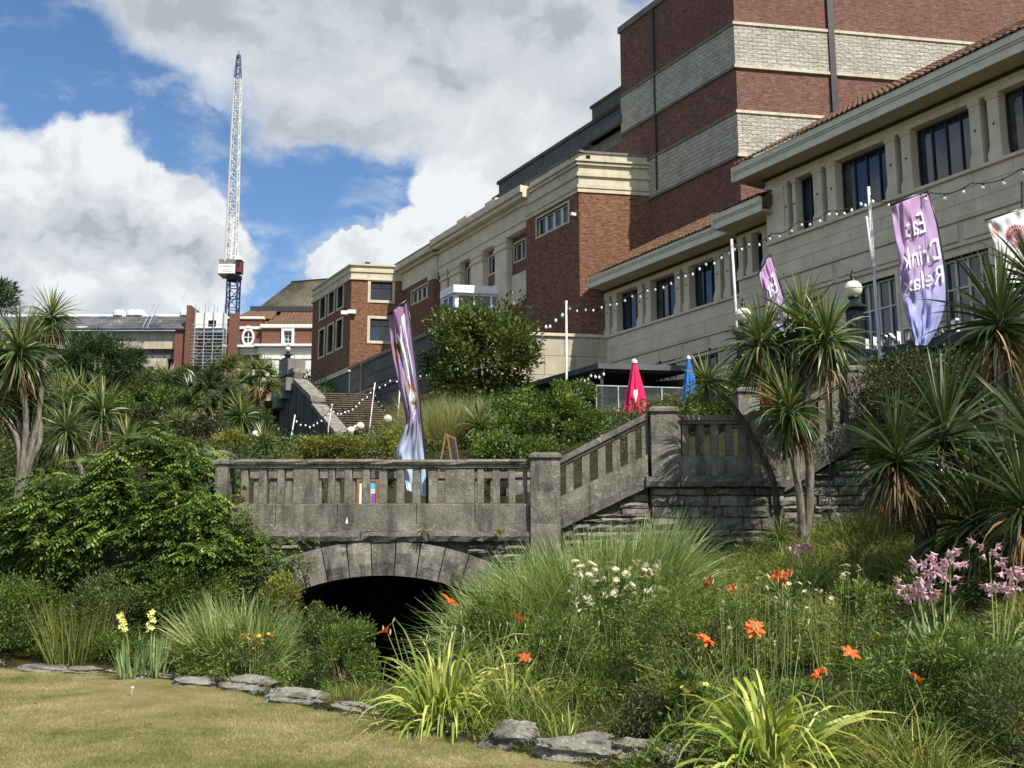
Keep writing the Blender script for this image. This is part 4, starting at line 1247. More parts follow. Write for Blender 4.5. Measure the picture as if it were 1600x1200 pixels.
for cx, r in arcs:
    mb = MB(); K = 14
    for i in range(K):
        a0, a1 = math.pi * i / K, math.pi * (i + 1) / K
        q = lambda a, rr, d: vf.p(cx + rr * math.cos(a), zs + rr * math.sin(a), d)
        mb.hexa([q(a0, r, .7), q(a1, r, .7), q(a1, r + .3, .7), q(a0, r + .3, .7), q(a0, r, .85), q(a1, r, .85), q(a1, r + .3, .85), q(a0, r + .3, .85)])
    mb.build('archivolt', M['stone_white'], vl)
for px in (419, 432.5, 470, 483):
    x = vz(px, 575)[0]
    mb = MB(); vf.blk(mb, x - .42, x + .42, 18, vz(px, 564)[1], .6, .98, .03); vf.blk(mb, x - .55, x + .55, vz(px, 564)[1], vz(px, 558)[1], .6, 1.1, .05); mb.build('pilaster', M['stone_white'], vl)
for (a, b, z0, z1, d) in ((X0 - .6, XM, zc0, zc0 + .35, .2), (X0 - .8, XM - .3, zc0 + .35, zc1 - .3, .35), (X0 - 1.1, XM - .3, zc1 - .3, zc1, .9), (XM - .3, X1, zc0, zc1 - .3, .95), (XM - .7, X1, zc1 - .3, zc1, 1.5),
                          (X0 - .1, XM, zt - .15, zt + .2, .2), (XM - .2, X1, zt - .12, zt + .35, .8), (X0 - .1, XM + .1, zr - .15, zr + .15, .2)):
    mb = MB(); vf.blk(mb, a, b, z0, z1, -.5, d, .04); mb.build('cornice', M['stone_white'], vl)
for z0, z1 in ((18, zc0), (zc1, zt - .15)):
    mb = MB(); vf.blk(mb, X0 - .05, X0 + .72, z0, z1, -.3, .15, .03); mb.build('quoin', M['stone_white'], vl)
mb = MB(); K = 20
for i in range(K):
    a0, a1 = 2 * math.pi * i / K, 2 * math.pi * (i + 1) / K
    q = lambda a, r, d: vf.p(ov[0] + .52 * r * math.cos(a), ov[1] + .78 * r * math.sin(a), d)
    mb.hexa([q(a0, 1, .0), q(a1, 1, .0), q(a1, 1.45, .0), q(a0, 1.45, .0), q(a0, 1, .18), q(a1, 1, .18), q(a1, 1.45, .18), q(a0, 1.45, .18)])
vf.box(mb, ov[0] - .55, ov[0] + .55, ov[1] - .05, ov[1] + .05, -.05, .05); vf.box(mb, ov[0] - .05, ov[0] + .05, ov[1] - .75, ov[1] + .75, -.05, .04)
vf.box(mb, ov[0] - .2, ov[0] + .2, ov[1] + 1.05, ov[1] + 1.4, 0, .25)
ow = mb.build('oval_window', M['stone_white'], vl)
mb = MB(); mb.add([vf.p(ov[0] + .55 * math.cos(2 * math.pi * i / 16), ov[1] + .8 * math.sin(2 * math.pi * i / 16), -.1) for i in range(16)], [tuple(range(16))]); mb.build('pane', M['glass'], ow)
window(vf, vl, *sash, .25, 2, 3, .08, .06, 'white', .75, smat='stone_white', sw=.3)
window(vf, vl, *lowwin, -.2, 2, 2, .1, .06, 'white', .2, smat='stone_white', sw=.25)
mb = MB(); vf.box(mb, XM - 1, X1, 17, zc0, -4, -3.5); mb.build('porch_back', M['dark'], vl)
mb = MB()
def hip(x0, x1, z0, x2, x3, z1, d0, d1): return mb.hexa([vf.p(x0, z0, d0), vf.p(x1, z0, d0), vf.p(x1, z0, -9), vf.p(x0, z0, -9), vf.p(x2, z1, d1), vf.p(x3, z1, d1), vf.p(x3, z1, -6), vf.p(x2, z1, -6)])
hip(vz(362, 497)[0], XM + 1, zr, vz(383, 480)[0], XM + 1, vz(383, 480)[1] + .3, -.3, -2.6)
mb.build('roof', M['tile'], vl)
mb = MB(); hip(vz(414, 509)[0], X1, zt + .35, vz(434, 483)[0], X1, vz(434, 483)[1], .6, -2.2); mb.build('roof', M['tile'], vl)
tiled_roof('roof_tile', vl, vf, vz(414, 509)[0], X1, .62, zt + .42, -2.2, vz(434, 483)[1] + .06, hip0=1.5, tw_=.45, th=.5)
mb = MB(); vf.box(mb, vz(383, 480)[0], X1, vz(400, 481)[1] + .1, vz(400, 475)[1] + .3, -6, -2.3); mb.build('gutter', M['lead'], vl)

cr_ = thing('mansard_hall', 'grey brown corrugated mansard roof rising behind the brick pavilion', 'building', (-28, 129, 25))
hf = Frame((0, 129), (1, 0), (0, -1))
p0, p1, p2, p3 = hf.sz(405, 480), hf.sz(447, 433), hf.sz(545, 425), hf.sz(560, 480)
mb = MB(); NR = 24
for i in range(NR):
    t0, t1, t2 = i / NR, (i + .5) / NR, (i + 1) / NR
    L = lambda t, a, b: (a[0] + (b[0] - a[0]) * t, a[1] + (b[1] - a[1]) * t)
    for (ta, tb, da, db) in ((t0, t1, 0, .45), (t1, t2, .45, 0)):
        la, lb = L(ta, p0, p3), L(tb, p0, p3); ha, hb = L(ta, p1, p2), L(tb, p1, p2)
        mb.add([hf.p(la[0], la[1], da), hf.p(lb[0], lb[1], db), hf.p(hb[0], hb[1], db - 3), hf.p(ha[0], ha[1], da - 3)], [(0, 1, 2, 3)])
        mb.add([hf.p(la[0], 18, da - .3), hf.p(lb[0], 18, db - .3), hf.p(lb[0], lb[1], db), hf.p(la[0], la[1], da)], [(0, 1, 2, 3)])
mb.build('roof_sheet', M['corrugated'], cr_, fix=False)
mb = MB(); mb.hexa([hf.p(p1[0], p1[1] - .1, -3.2), hf.p(p2[0], p2[1] - .1, -3.2), hf.p(p2[0], p2[1] - .1, -20), hf.p(p1[0], p1[1] - .1, -20), hf.p(p1[0], p1[1] + .25, -2.9), hf.p(p2[0], p2[1] + .25, -2.9), hf.p(p2[0], p2[1] + .25, -20), hf.p(p1[0], p1[1] + .25, -20)])
mb.build('ridge_cap', M['corrugated'], cr_)
mb = MB(); mb.add([hf.p(p0[0], 18, -.3), hf.p(p0[0], p0[1], 0), hf.p(p1[0], p1[1], -3), hf.p(p1[0], p1[1], -20), hf.p(p1[0], 18, -20)], [(0, 1, 2, 3, 4)]); mb.build('gable', M['corrugated'], cr_)

lh = thing('long_hall', 'long slate roofed hall with a stained cream wall beyond the pines', 'building', (-60, 135, 24))
ef = Frame((0, 135), (1, 0), (0, -1))
ez = lambda x, y: ef.sz(x, y)
xa, xb = ez(-150, 520)[0], ez(297, 520)[0]
z1, z2, z3, z4 = ez(200, 590)[1], ez(200, 545)[1], ez(200, 517)[1], ez(200, 487)[1]
xw = ez(276, 520)[0]
mb = MB(); ef.box(mb, xa, xw, z2, z3, -8, 0); mb.build('upper_wall', M['concrete'], lh)
mb = MB(); ef.box(mb, xa, xw, ez(0, 560)[1], z2, -8, -.5); mb.build('window_band', M['slate'], lh)
for px in range(160, 276, 19):
    mb = MB(); x = ez(px, 550)[0]; ef.box(mb, x, x + .15, ez(0, 560)[1], z2, -.5, -.35); mb.build('mullion', M['lead'], lh)
mb = MB(); ef.box(mb, ez(150, 520)[0], ez(262, 520)[0], 18, ez(0, 560)[1], -8, .0); mb.build('lower_wall', M['concrete'], lh)
mb = MB(); ef.box(mb, ez(205, 520)[0], ez(232, 520)[0], 20, ez(0, 574)[1], -.2, .05); mb.build('window', M['glass'], lh)
mb = MB(); ef.box(mb, xw, xb, 18, z3, -8, .6); mb.build('end_pier', M['brick_far'], lh)
mb = MB(); ef.box(mb, ez(294, 520)[0], ez(301, 520)[0], 18, z4 + .6, -9, 1.2); mb.build('party_wall', M['brick_far'], lh)
slate_m = plain('patched_slate', (.105, .105, .11), .75, var=.35, sc=.35)
NSH, NSV = 40, 5
for k in range(NSV):
    mb = MB()
    for i in range(NSH):
        a, b = xa + (ez(294, 520)[0] - xa) * i / NSH, xa + (ez(294, 520)[0] - xa) * (i + 1) / NSH
        t0, t1 = k / NSV, (k + 1) / NSV
        j = random.uniform(0, .05)
        mb.hexa([ef.p(a, z3 + (z4 - z3) * t0 - .1, .9 - 4 * t0), ef.p(b, z3 + (z4 - z3) * t0 - .1, .9 - 4 * t0), ef.p(b, z3 + (z4 - z3) * t1, .9 - 4 * t1 - .2), ef.p(a, z3 + (z4 - z3) * t1, .9 - 4 * t1 - .2),
                 ef.p(a + .03, z3 + (z4 - z3) * t0 + .1 + j, 1.0 - 4 * t0), ef.p(b - .03, z3 + (z4 - z3) * t0 + .1 + j, 1.0 - 4 * t0), ef.p(b - .03, z3 + (z4 - z3) * t1 + .08 + j, .95 - 4 * t1), ef.p(a + .03, z3 + (z4 - z3) * t1 + .08 + j, .95 - 4 * t1)])
    mb.build('roof_course', slate_m, lh)
mb = MB(); ef.box(mb, xa, ez(294, 520)[0], z4 - .05, z4 + .35, -4, -3.0); mb.build('ridge', M['white'], lh)
for px in (171, 192, 203, 278):
    x = ez(px, 487)[0]; mb = MB(); mb.lathe((x, 138.5, z4 + .2), [(.9, 0), (.9, .5), (.5, .8), (0.05, .9)], 12); mb.build('roof_vent', M['white'], lh)
for px, py, r in ((187, 503, .5), (176, 497, .35), (205, 496, .4), (213, 499, .3), (245, 498, .35), (172, 506, .3), (228, 503, .3), (130, 512, .8), (182, 499, .3), (220, 494, .25)):
    x, z = ez(px, py, ); t = (z - z3) / (z4 - z3); mb = MB()
    mb.add([ef.p(x + r * (1 + .4 * math.sin(3 * a)) * math.cos(a), z + .35 * r * math.sin(a) * (z4 - z3) / 4, 1.16 - 4 * (t + .35 * r * math.sin(a) / 4)) for a in [i * .7 for i in range(9)]], [tuple(range(9))])
    mb.build('bare_patch', M['concrete'], lh)
mb = MB()
for px in (229, 236): x = ez(px, 500)[0]; mb.tube([ef.p(x, z3, 1.4), ef.p(x, z4 + 1.6, -2.4)], .06, 5)
for t in np.linspace(0.05, 1, 9): mb.tube([ef.p(ez(229, 520)[0], z3 + (z4 - z3) * t, 1.3 - 3.7 * t), ef.p(ez(236, 520)[0], z3 + (z4 - z3) * t, 1.3 - 3.7 * t)], .05, 5)
mb.build('roof_ladder', M['metal'], lh)

sc = thing('scaffold', 'tall scaffold with a white sheeted top between the slate hall and brick pavilion', 'scaffold', (-36, 117, 21))
sf = Frame((0, 117), (1, 0), (0, -1))
sz_ = lambda x, y: sf.sz(x, y)
xs_ = [sz_(p, 540)[0] for p in (303, 318, 332, 348)]
zt_ = sz_(320, 482)[1]
for d in (0, -1.3):
    for x in xs_:
        mb = MB(); mb.tube([sf.p(x, 19, d), sf.p(x, zt_ + .5, d)], .06, 6); mb.build('pole', M['metal'], sc)
for py in (518, 530, 541, 552, 562, 572, 582):
    z = sz_(320, py)[1]
    mb = MB(); sf.box(mb, xs_[0], xs_[-1], z, z + .07, -1.3, .0); mb.build('platform', M['wood' if py % 2 else 'metal'], sc)
    for h in (.5, 1.0): mb = MB(); mb.tube([sf.p(xs_[0] - .4, z + h * .8, .05), sf.p(xs_[-1] + .4, z + h * .8, .05)], .045, 5); mb.build('guard_rail', M['metal'], sc)
for i in range(5):
    z = sz_(320, 530 + i * 10)[1]; k = i % 3
    mb = MB(); mb.tube([sf.p(xs_[k], z, .1), sf.p(xs_[k + 1], z + .9, .1)], .045, 5); mb.build('brace', M['metal'], sc)
mb = MB(); sf.box(mb, xs_[0], xs_[-1], sz_(320, 512)[1], sz_(320, 488)[1], -1.5, -.2); mb.build('sheeting', M['white'], sc)
mb = MB(); sf.box(mb, sz_(325, 505)[0], sz_(337, 505)[0], sz_(0, 509)[1], sz_(0, 500)[1], -.3, -.15); mb.build('opening', M['dark'], sc)
mb = MB(); sf.box(mb, xs_[0] - .2, xs_[-1] + 1.2, 18, sz_(0, 515)[1], -6, -2.2); mb.build('building_face', M['stone_dark'], sc)
mb = MB(); sf.box(mb, xs_[-1] + .1, xs_[-1] + 1.1, 18, sz_(0, 484)[1], -5, -1.8); mb.build('brick_return', M['brick_far'], sc)

cn = thing('tower_crane', 'white luffing tower crane on a blue lattice mast with its jib raised almost upright', 'crane', tuple(at(357, 600, 150)))
cf_ = Frame((0, 150), (1, 0), (0, -1))
cz = lambda x, y: cf_.sz(x, y)
def lattice(b, t, hb, ht, n, r, name, mat, diag=.7):
    """square lattice boom between two centres with half widths hb, ht"""
    b, t = Vector(b), Vector(t)
    ax = (t - b).normalized(); u = Vector((1, 0, 0)); u = (u - ax * u.dot(ax)).normalized(); v = ax.cross(u)
    P = lambda i, k: b + (t - b) * (i / n) + (u * (1, 1, -1, -1)[k] + v * (1, -1, -1, 1)[k]) * (hb + (ht - hb) * i / n)
    for k in range(4):
        mb = MB(); mb.tube([P(0, k), P(n, k)], r, 6); mb.build('chord', M[mat], cn)
    mb = MB()
    for i in range(n):
        for k in range(4):
            k2 = (k + 1) % 4
            mb.tube([P(i, k), P(i + 1, k2)] if i % 2 else [P(i, k2), P(i + 1, k)], r * diag, 4)
            mb.tube([P(i, k), P(i, k2)], r * diag, 4)
    mb.build('lacing', M[mat], cn)
mx_, mz0 = cz(357, 620); mz1 = cz(357, 432)[1]
lattice((mx_, 150, mz0), (mx_, 150, mz1), .78, .78, 11, .14, 'mast', 'crane_blue', .5)
x0, x1 = cz(345, 420)[0], cz(372, 420)[0]
mb = MB(); cf_.blk(mb, x0, x1, mz1, cz(0, 417)[1], -1.4, 1.6, .08); mb.build('counterweight_deck', M['white'], cn)
mb = MB(); cf_.box(mb, x0 - .05, x1 - .4, cz(0, 417)[1], cz(0, 408)[1], -1.2, 1.0); mb.build('machinery', M['stone_grime'], cn)
mb = MB(); cf_.blk(mb, cz(372, 420)[0] + .05, cz(381, 420)[0], cz(0, 430)[1], cz(0, 411)[1], .2, 1.7, .06); mb.build('cab', M['red'], cn)
mb = MB(); cf_.box(mb, cz(371, 420)[0] + .05, cz(382, 420)[0], cz(0, 411)[1], cz(0, 405)[1], .0, 1.9); mb.build('cab_roof', M['white'], cn)
mb = MB(); cf_.box(mb, cz(373, 420)[0] + .1, cz(381, 420)[0] - .2, cz(0, 421)[1], cz(0, 415)[1], 1.68, 1.74); mb.build('cab_window', M['glass'], cn)
mb = MB(); mb.lathe((mx_, 150, mz1 - .7), [(1.0, 0), (1.2, .3), (1.2, .7)], 14); mb.build('slew_ring', M['lead'], cn)
jb = cz(361, 414); JM, JT = at(371.5, 122, 141), at(373, 88, 140); jt = (JT.x, JT.z)
lattice((jb[0], 150, jb[1]), tuple(JM), .74, .42, 24, .145, 'jib', 'white', .32)
lattice(tuple(JM), tuple(JT), .42, .22, 5, .09, 'jib_tip', 'crane_tip', .5)
pm = cz(362, 335)
mb = MB(); mb.tube([(jb[0] - .6, 151.5, jb[1]), (pm[0], 151.5, pm[1])], .16, 6); mb.tube([(jb[0] + .8, 151.5, jb[1]), (pm[0], 151.5, pm[1])], .16, 6); mb.tube([(pm[0], 151.5, pm[1]), tuple(JM)], .05, 4); mb.build('a_frame', M['white'], cn)
mb = MB(); mb.tube([tuple(JT), (jt[0], 140, jt[1] + .9)], .05, 5); mb.lathe((jt[0], 140, jt[1] - .3), [(.3, 0), (.3, .5)], 8); mb.build('sheave_head', M['lead'], cn)
rr_ = random.Random(4)
for zz, hh, d0 in ((1.05, .26, 0), (.55, .09, .5), (.34, .09, .5)):      # a worn, unreadable line of print and two rules
    xx_ = x0 + .25 + d0
    while xx_ < x1 - .4:
        ln = rr_.uniform(.10, .34) if hh > .2 else 1.9 - d0; mb = MB(); cf_.box(mb, xx_, min(xx_ + ln, x1 - .25), mz1 + zz, mz1 + zz + hh * rr_.uniform(.7, 1), 1.6, 1.615); mb.build('worn_print', M['metal'], cn); xx_ += ln + .10
# ------------------------------------------------------------------ the stone footbridge and its balustraded steps
YB = 16.5
fb_ = Frame((0, YB), (1, 0), (0, -1))
bx = lambda px, py=760, d=0.0: fb_.sz(px, py, d)[0]
bz = lambda py, px=800, d=0.0: fb_.sz(px, py, d)[1]
br = thing('footbridge', 'weathered grey stone footbridge with an open balustrade over a low segmental arch', 'bridge', (-2.04, YB, 0))
ACX, AR, AZC = -2.04, 3.88, 1.31 - 3.88
XL, XR = bx(338), bx(828)

def balustrade(parent, fr, xs, panels, z0, z1, dd=(-.13, .0), mat='old_stone', b=.012, zf=None):
    """xs: (s0, s1) of each baluster, panels: wide solid ones; zf(s) shifts a sloping run"""
    for i, (a, c) in enumerate(xs):
        mb = MB(); o0, o1 = (zf(a), zf(c)) if zf else (0, 0)
        fr.blk(mb, a, c, z0 + o0, z1 + o0, dd[0], dd[1] + random.uniform(-.006, .006), b, slope=(o1 - o0) / (c - a))
        mb.build('baluster', M[mat], parent)
    for (a, c) in panels:
        mb = MB(); fr.blk(mb, a, c, z0, z1, dd[0], dd[1] + .01, b); mb.build('panel', M[mat], parent)

BAL = [(375, 386), (403, 415), (432, 443), (511, 522), (537, 549), (565, 577), (591, 604), (619, 631), (644, 656), (669, 682), (745, 756), (769, 781), (794, 805), (817, 824)]
PAN = [(457, 496), (695, 741)]
zr0, zr1 = bz(731), bz(718)
zb1, zb0 = bz(787), bz(829)
balustrade(br, fb_, [(bx(a), bx(b)) for a, b in BAL], [(bx(a), bx(b)) for a, b in PAN], zb1, zr0, (-.16, -.02))
for i, (a, c) in enumerate(((355, 478), (478, 597), (597, 714), (714, 828))):
    mb = MB(); dz = random.uniform(-.006, .006)
    fb_.blk(mb, bx(a) + .004, bx(c) - .004, zr0 + dz, zr0 + .055 + dz, -.22, .02, .012, rough=.006, nx=6, nz=1, seed=i)
    fb_.blk(mb, bx(a) + .004, bx(c) - .004, zr0 + .055 + dz, zr1 + dz, -.27, .06, .02, rough=.008, nx=6, nz=2, seed=i + 4)
    mb.build('coping_stone', M['old_stone'], br)
for i, (a, c) in enumerate(((356, 432), (432, 528), (528, 651), (651, 742), (742, 829))):
    mb = MB(); fb_.blk(mb, bx(a) + .003, bx(c) - .003, zb0 + .10, zb1, -.3, .03 + random.uniform(-.004, .004), .012); mb.build('plinth_stone', M['old_stone'], br)
for i, (a, c) in enumerate(((340, 400), (400, 470), (470, 560), (560, 665), (665, 750), (750, 832))):
    mb = MB(); fb_.blk(mb, bx(a) + .003, bx(c) - .003, bz(830), zb0 + .11, -.3, .05, .01, rough=.006, nx=5, nz=1, seed=i + 20); mb.build('plinth_stone', M['old_stone'], br)
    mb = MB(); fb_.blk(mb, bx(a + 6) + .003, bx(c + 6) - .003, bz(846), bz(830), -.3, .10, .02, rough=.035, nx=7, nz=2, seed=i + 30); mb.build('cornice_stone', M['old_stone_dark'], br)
# arch ring
half = 23.2; NV = 9
for i in range(NV):
    a0, a1 = math.radians(90 + half - 2 * half * i / NV - .12), math.radians(90 + half - 2 * half * (i + 1) / NV + .12)
    mb = MB(); rr = random.Random(50 + i); nx, nz = 4, 3
    vs = []; idx = {}
    r1 = AR + .54 + (.05 if i == 4 else 0)
    for u_ in range(nx + 1):
        for v_ in range(nz + 1):
            a = a0 + (a1 - a0) * u_ / nx; r = AR + (r1 - AR) * v_ / nz
            edge = u_ in (0, nx) or v_ in (0, nz)
            d = .05 if edge else .05 + rr.uniform(.0, .06)
            idx[u_, v_] = len(vs); vs.append(fb_.p(ACX + r * math.cos(a), AZC + r * math.sin(a), d))
    o = len(vs)
    for (u_, v_) in ((0, 0), (nx, 0), (nx, nz), (0, nz)):
        a = a0 + (a1 - a0) * u_ / nx; r = AR + (r1 - AR) * v_ / nz
        vs.append(fb_.p(ACX + r * math.cos(a), AZC + r * math.sin(a), -.45))
    fs = [(idx[u_, v_], idx[u_ + 1, v_], idx[u_ + 1, v_ + 1], idx[u_, v_ + 1]) for u_ in range(nx) for v_ in range(nz)]
    fs += [(o, o + 1) + tuple(idx[u_, 0] for u_ in range(nx, -1, -1)), (o + 2, o + 3) + tuple(idx[u_, nz] for u_ in range(nx + 1)),
           (o + 1, o + 2) + tuple(idx[nx, v_] for v_ in range(nz, -1, -1)), (o + 3, o) + tuple(idx[0, v_] for v_ in range(nz + 1))]
    mb.add(vs, fs); mb.build('voussoir', M['old_stone' if i % 3 else 'rubble'], br)
hw = AR * math.sin(math.radians(half)); zsp = AZC + AR * math.cos(math.radians(half))
# barrel of the arch, run on unseen to keep it dark, its jambs and spandrel core
mb = MB(); K = 16
for i in range(K):
    a0, a1 = [math.radians(90 + half - 2 * half * j / K) for j in (i, i + 1)]
    q = lambda a, d: fb_.p(ACX + (AR + .012) * math.cos(a), AZC + (AR + .012) * math.sin(a), d)
    mb.add([q(a0, -.4), q(a1, -.4), q(a1, -5.6), q(a0, -5.6)], [(0, 1, 2, 3)])
for s in (-1, 1):
    x = ACX + s * hw
    mb.add([fb_.p(x, -1, 0), fb_.p(x, zsp, 0), fb_.p(x, zsp, -5.6), fb_.p(x, -1, -5.6)], [(0, 1, 2, 3)])
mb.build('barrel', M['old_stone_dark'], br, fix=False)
def core(parent, x0, x1, ztop, d, z0=-.8):
    mb = MB(); r1 = AR + .3
    xs = sorted({x0, x1, ACX - hw, ACX + hw, *[ACX + r1 * math.cos(math.radians(90 + half - 2 * half * j / K)) for j in range(K + 1)]})
    xs = [x for x in xs if x0 <= x <= x1]
    def low(x):
        if abs(x - ACX) > r1 * math.sin(math.radians(half)): return z0
        return AZC + math.sqrt(r1 * r1 - (x - ACX) ** 2)
    for a, b in zip(xs, xs[1:]):
        m_ = (a + b) / 2
        la, lb = (low(a), low(b)) if abs(m_ - ACX) < r1 * math.sin(math.radians(half)) - 1e-6 else (z0, z0)
        mb.add([fb_.p(a, la, d), fb_.p(b, lb, d), fb_.p(b, ztop, d), fb_.p(a, ztop, d)], [(0, 1, 2, 3)])
    return mb
core(br, bx(338) - 2.2, bx(1020), bz(846), -.05).build('core', M['mortar'], br, fix=False)
mb = MB(); fb_.box(mb, ACX - 1.9, ACX + 1.9, -.8, 1.5, -5.75, -5.6); mb.build('added_tunnel_end', M['old_stone_dark'], br)  # unseen wall added to close the tunnel so the arch stays dark
mb = MB(); fb_.box(mb, ACX - 2.0, ACX + 2.0, 1.45, 2.35, -5.8, -2.44); mb.build('deck', M['old_stone_dark'], br)  # unseen cover slab added behind the bridge to keep light out
for s in (-1, 1):
    for k in range(4):
        mb = MB(); x = ACX + s * (hw + .2)
        fb_.blk(mb, x - .22, x + .22, zsp - .02 - .3 * (k + 1), zsp - .04 - .3 * k, -.4, .04, .02, rough=.05, seed=k + 70 * s); mb.build('jamb_stone', M['rubble'], br)

def rubble(parent, fr, s0, s1, z0, ztop, seed, skip=None, hmin=.07, hmax=.15, lmin=.16, lmax=.52, d0=-.06, name='rubble_stone'):
    rr = random.Random(seed); z = z0
    zmax = max(ztop(s0), ztop(s1), ztop((s0 + s1) / 2))
    while z < zmax:
        h = rr.uniform(hmin, hmax); s = s0 - rr.uniform(0, .2)
        while s < s1:
            l = rr.uniform(lmin, lmax); a, b = max(s, s0), min(s + l, s1); s += l
            if b - a < .06: continue
            t = min(ztop(a), ztop(b)); z1_ = min(z + h, t)
            if z1_ - z < .04: continue
            if skip and skip(a, b, z, z1_): continue
            mb = MB(); g = .008
            fr.blk(mb, a + g, b - g, z + g + rr.uniform(0, .012), z1_ - g - rr.uniform(0, .012), d0, rr.uniform(-.03, .045), .01, rough=rr.uniform(.02, .06), nx=3, nz=2, seed=rr.randint(0, 10 ** 6))
            mb.build(name, M['rubble' if rr.random() < .6 else 'old_stone'], parent)
        z += h
def in_ring(a, b, z, z1):
    for x in (a, b, (a + b) / 2):
        for zz in (z, z1):
            if math.hypot(x - ACX, zz - AZC) < AR + .53 and abs(x - ACX) < (AR + .54) * math.sin(math.radians(half)) + .02: return True
    return False
rubble(br, fb_, bx(415), bx(850), .55, lambda s: bz(847), 5, in_ring, hmin=.05, hmax=.11, lmin=.1, lmax=.45)
mb = MB(); mb.poly([fb_.p(bx(q), bz(r), .031) for q, r in ((541.5, 825), (546, 825), (545.5, 814), (543.8, 808), (542.3, 815))], [fb_.p(bx(q), bz(r), .038) for q, r in ((541.5, 825), (546, 825), (545.5, 814), (543.8, 808), (542.3, 815))]); mb.build('white_stain', M['white'], br)
mb = MB(); fb_.box(mb, XL - 2.2, bx(1020), bz(846) + .02, 2.36, -2.44, -.3); mb.build('deck', M['old_stone_dark'], br)
# rear parapet seen through the balusters
fr2 = Frame((0, 18.85), (1, 0), (0, -1))
xs2 = []; x = -4.75
while x < .55:
    xs2.append((x, x + .13)); x += .29
pan2 = [(-3.95, -3.5), (-1.55, -1.1)]
xs2 = [(a, b) for a, b in xs2 if not any(b > p - .08 and a < q + .08 for p, q in pan2)]
balustrade(br, fr2, xs2, pan2, 2.52, 3.02, (-.14, .0))
for i in range(4):
    mb = MB(); a = -4.9 + i * 1.4; fr2.blk(mb, a, a + 1.395, 3.02, 3.14, -.2, .06, .02, rough=.008, nx=5, nz=1, seed=i + 300); mb.build('coping_stone', M['old_stone'], br)
mb = MB(); fr2.blk(mb, -4.9, .7, 2.2, 2.52, -.2, .03, .02); mb.build('plinth_stone', M['old_stone'], br)

def pier(parent, fr, px0, px1, ytop, zbot, d0, d1, cap=.09, ov=.025, joints=2, name='pier', mat='old_stone'):
    a, b = fr.sz(px0, 700, d1)[0], fr.sz(px1, 700, d1)[0]
    zt = fr.sz((px0 + px1) / 2, ytop, d1)[1] - cap
    for k in range(joints):
        z0, z1 = zbot + (zt - zbot) * k / joints, zbot + (zt - zbot) * (k + 1) / joints
        mb = MB(); fr.blk(mb, a, b, z0 + .002, z1 - .002, d0, d1, .014, rough=.006, nx=4, nz=4, seed=int(px0) + k); mb.build(name + '_stone', M[mat], parent)
    mb = MB()
    r = lambda z, o: [fr.p(a - o, z, d0 - o), fr.p(b + o, z, d0 - o), fr.p(b + o, z, d1 + o), fr.p(a - o, z, d1 + o)]
    mb.poly(r(zt, ov), r(zt + cap * .55, ov)); mb.poly(r(zt + cap * .55, ov), r(zt + cap, -.05)); mb.build(name + '_cap', M[mat], parent)
pier(br, fb_, 338, 357, 716, 1.75, -.42, .08, joints=3)
pier(br, fr2, 318, 354, 703, 1.9, -.5, .1)
pier(br, fb_, 829, 875, 706, 1.6, -.42, .14, joints=3)
pier(br, fr2, 800, 836, 738, 2.0, -.4, .1)

# ---- steps to the right
sr = thing('garden_steps', 'weathered stone steps with a sloping balustrade rising from the bridge to a square landing', 'steps', (2.3, YB, 1))
def line(px0, py0, px1, py1, d=0.0):
    a, za = fb_.sz(px0, py0, d); b, zb = fb_.sz(px1, py1, d)
    return a, za, b, zb, (zb - za) / (b - a)
a, za, b, zb, sl = line(875, 720, 1012, 650)
for (h0, h1, d0, d1) in ((-.10, -.045, -.22, .02), (-.045, .055, -.27, .06)):
    mb = MB(); fb_.blk(mb, a, b, za + h0, za + h1, d0, d1, .015, rough=.006, nx=8, nz=1, seed=3, slope=sl); mb.build('handrail_stone', M['old_stone'], sr)
pa, pza, pb2, pzb, psl = line(875, 776, 1012, 710)
zf = lambda s: pza + (s - pa) * psl
for (x0, x1) in ((884, 896), (909, 921), (934, 946), (957, 969), (981, 993), (1003, 1011)):
    s0, s1 = bx(x0, 700), bx(x1, 700)
    mb = MB(); mb.hexa([fb_.p(s0, zf(s0), -.15), fb_.p(s1, zf(s1), -.15), fb_.p(s1, zf(s1), -.02), fb_.p(s0, zf(s0), -.02)] + [fb_.p(s, za + (s - a) * sl - .09, d) for s, d in ((s0, -.15), (s1, -.15), (s1, -.02), (s0, -.02))])
    mb.build('baluster', M['old_stone'], sr)
for k in range(3):
    s0, s1 = pa + (pb2 - pa) * k / 3, pa + (pb2 - pa) * (k + 1) / 3
    mb = MB(); fb_.blk(mb, s0 + .003, s1 - .003, zf(s0) - .38, zf(s0), -.3, .03, .012, rough=.006, nx=4, nz=2, seed=k + 90, slope=psl); mb.build('string_stone', M['old_stone'], sr)
    mb = MB(); fb_.blk(mb, s0 + .003, s1 - .003, zf(s0) - .52, zf(s0) - .38, -.3, .09, .012, rough=.02, nx=5, nz=1, seed=k + 95, slope=psl); mb.build('moulding_stone', M['old_stone_dark'], sr)
mb = MB(); mb.hexa([fb_.p(pa - .3, -.5, -.35), fb_.p(pb2, -.5, -.35), fb_.p(pb2, -.5, -.06), fb_.p(pa - .3, -.5, -.06), fb_.p(pa - .3, zf(pa) - .5, -.35), fb_.p(pb2, zf(pb2) - .5, -.35), fb_.p(pb2, zf(pb2) - .5, -.06), fb_.p(pa - .3, zf(pa) - .5, -.06)]); mb.build('core', M['mortar'], sr)
rubble(sr, fb_, bx(880), bx(1016), 1.2, lambda s: zf(s) - .53, 17)
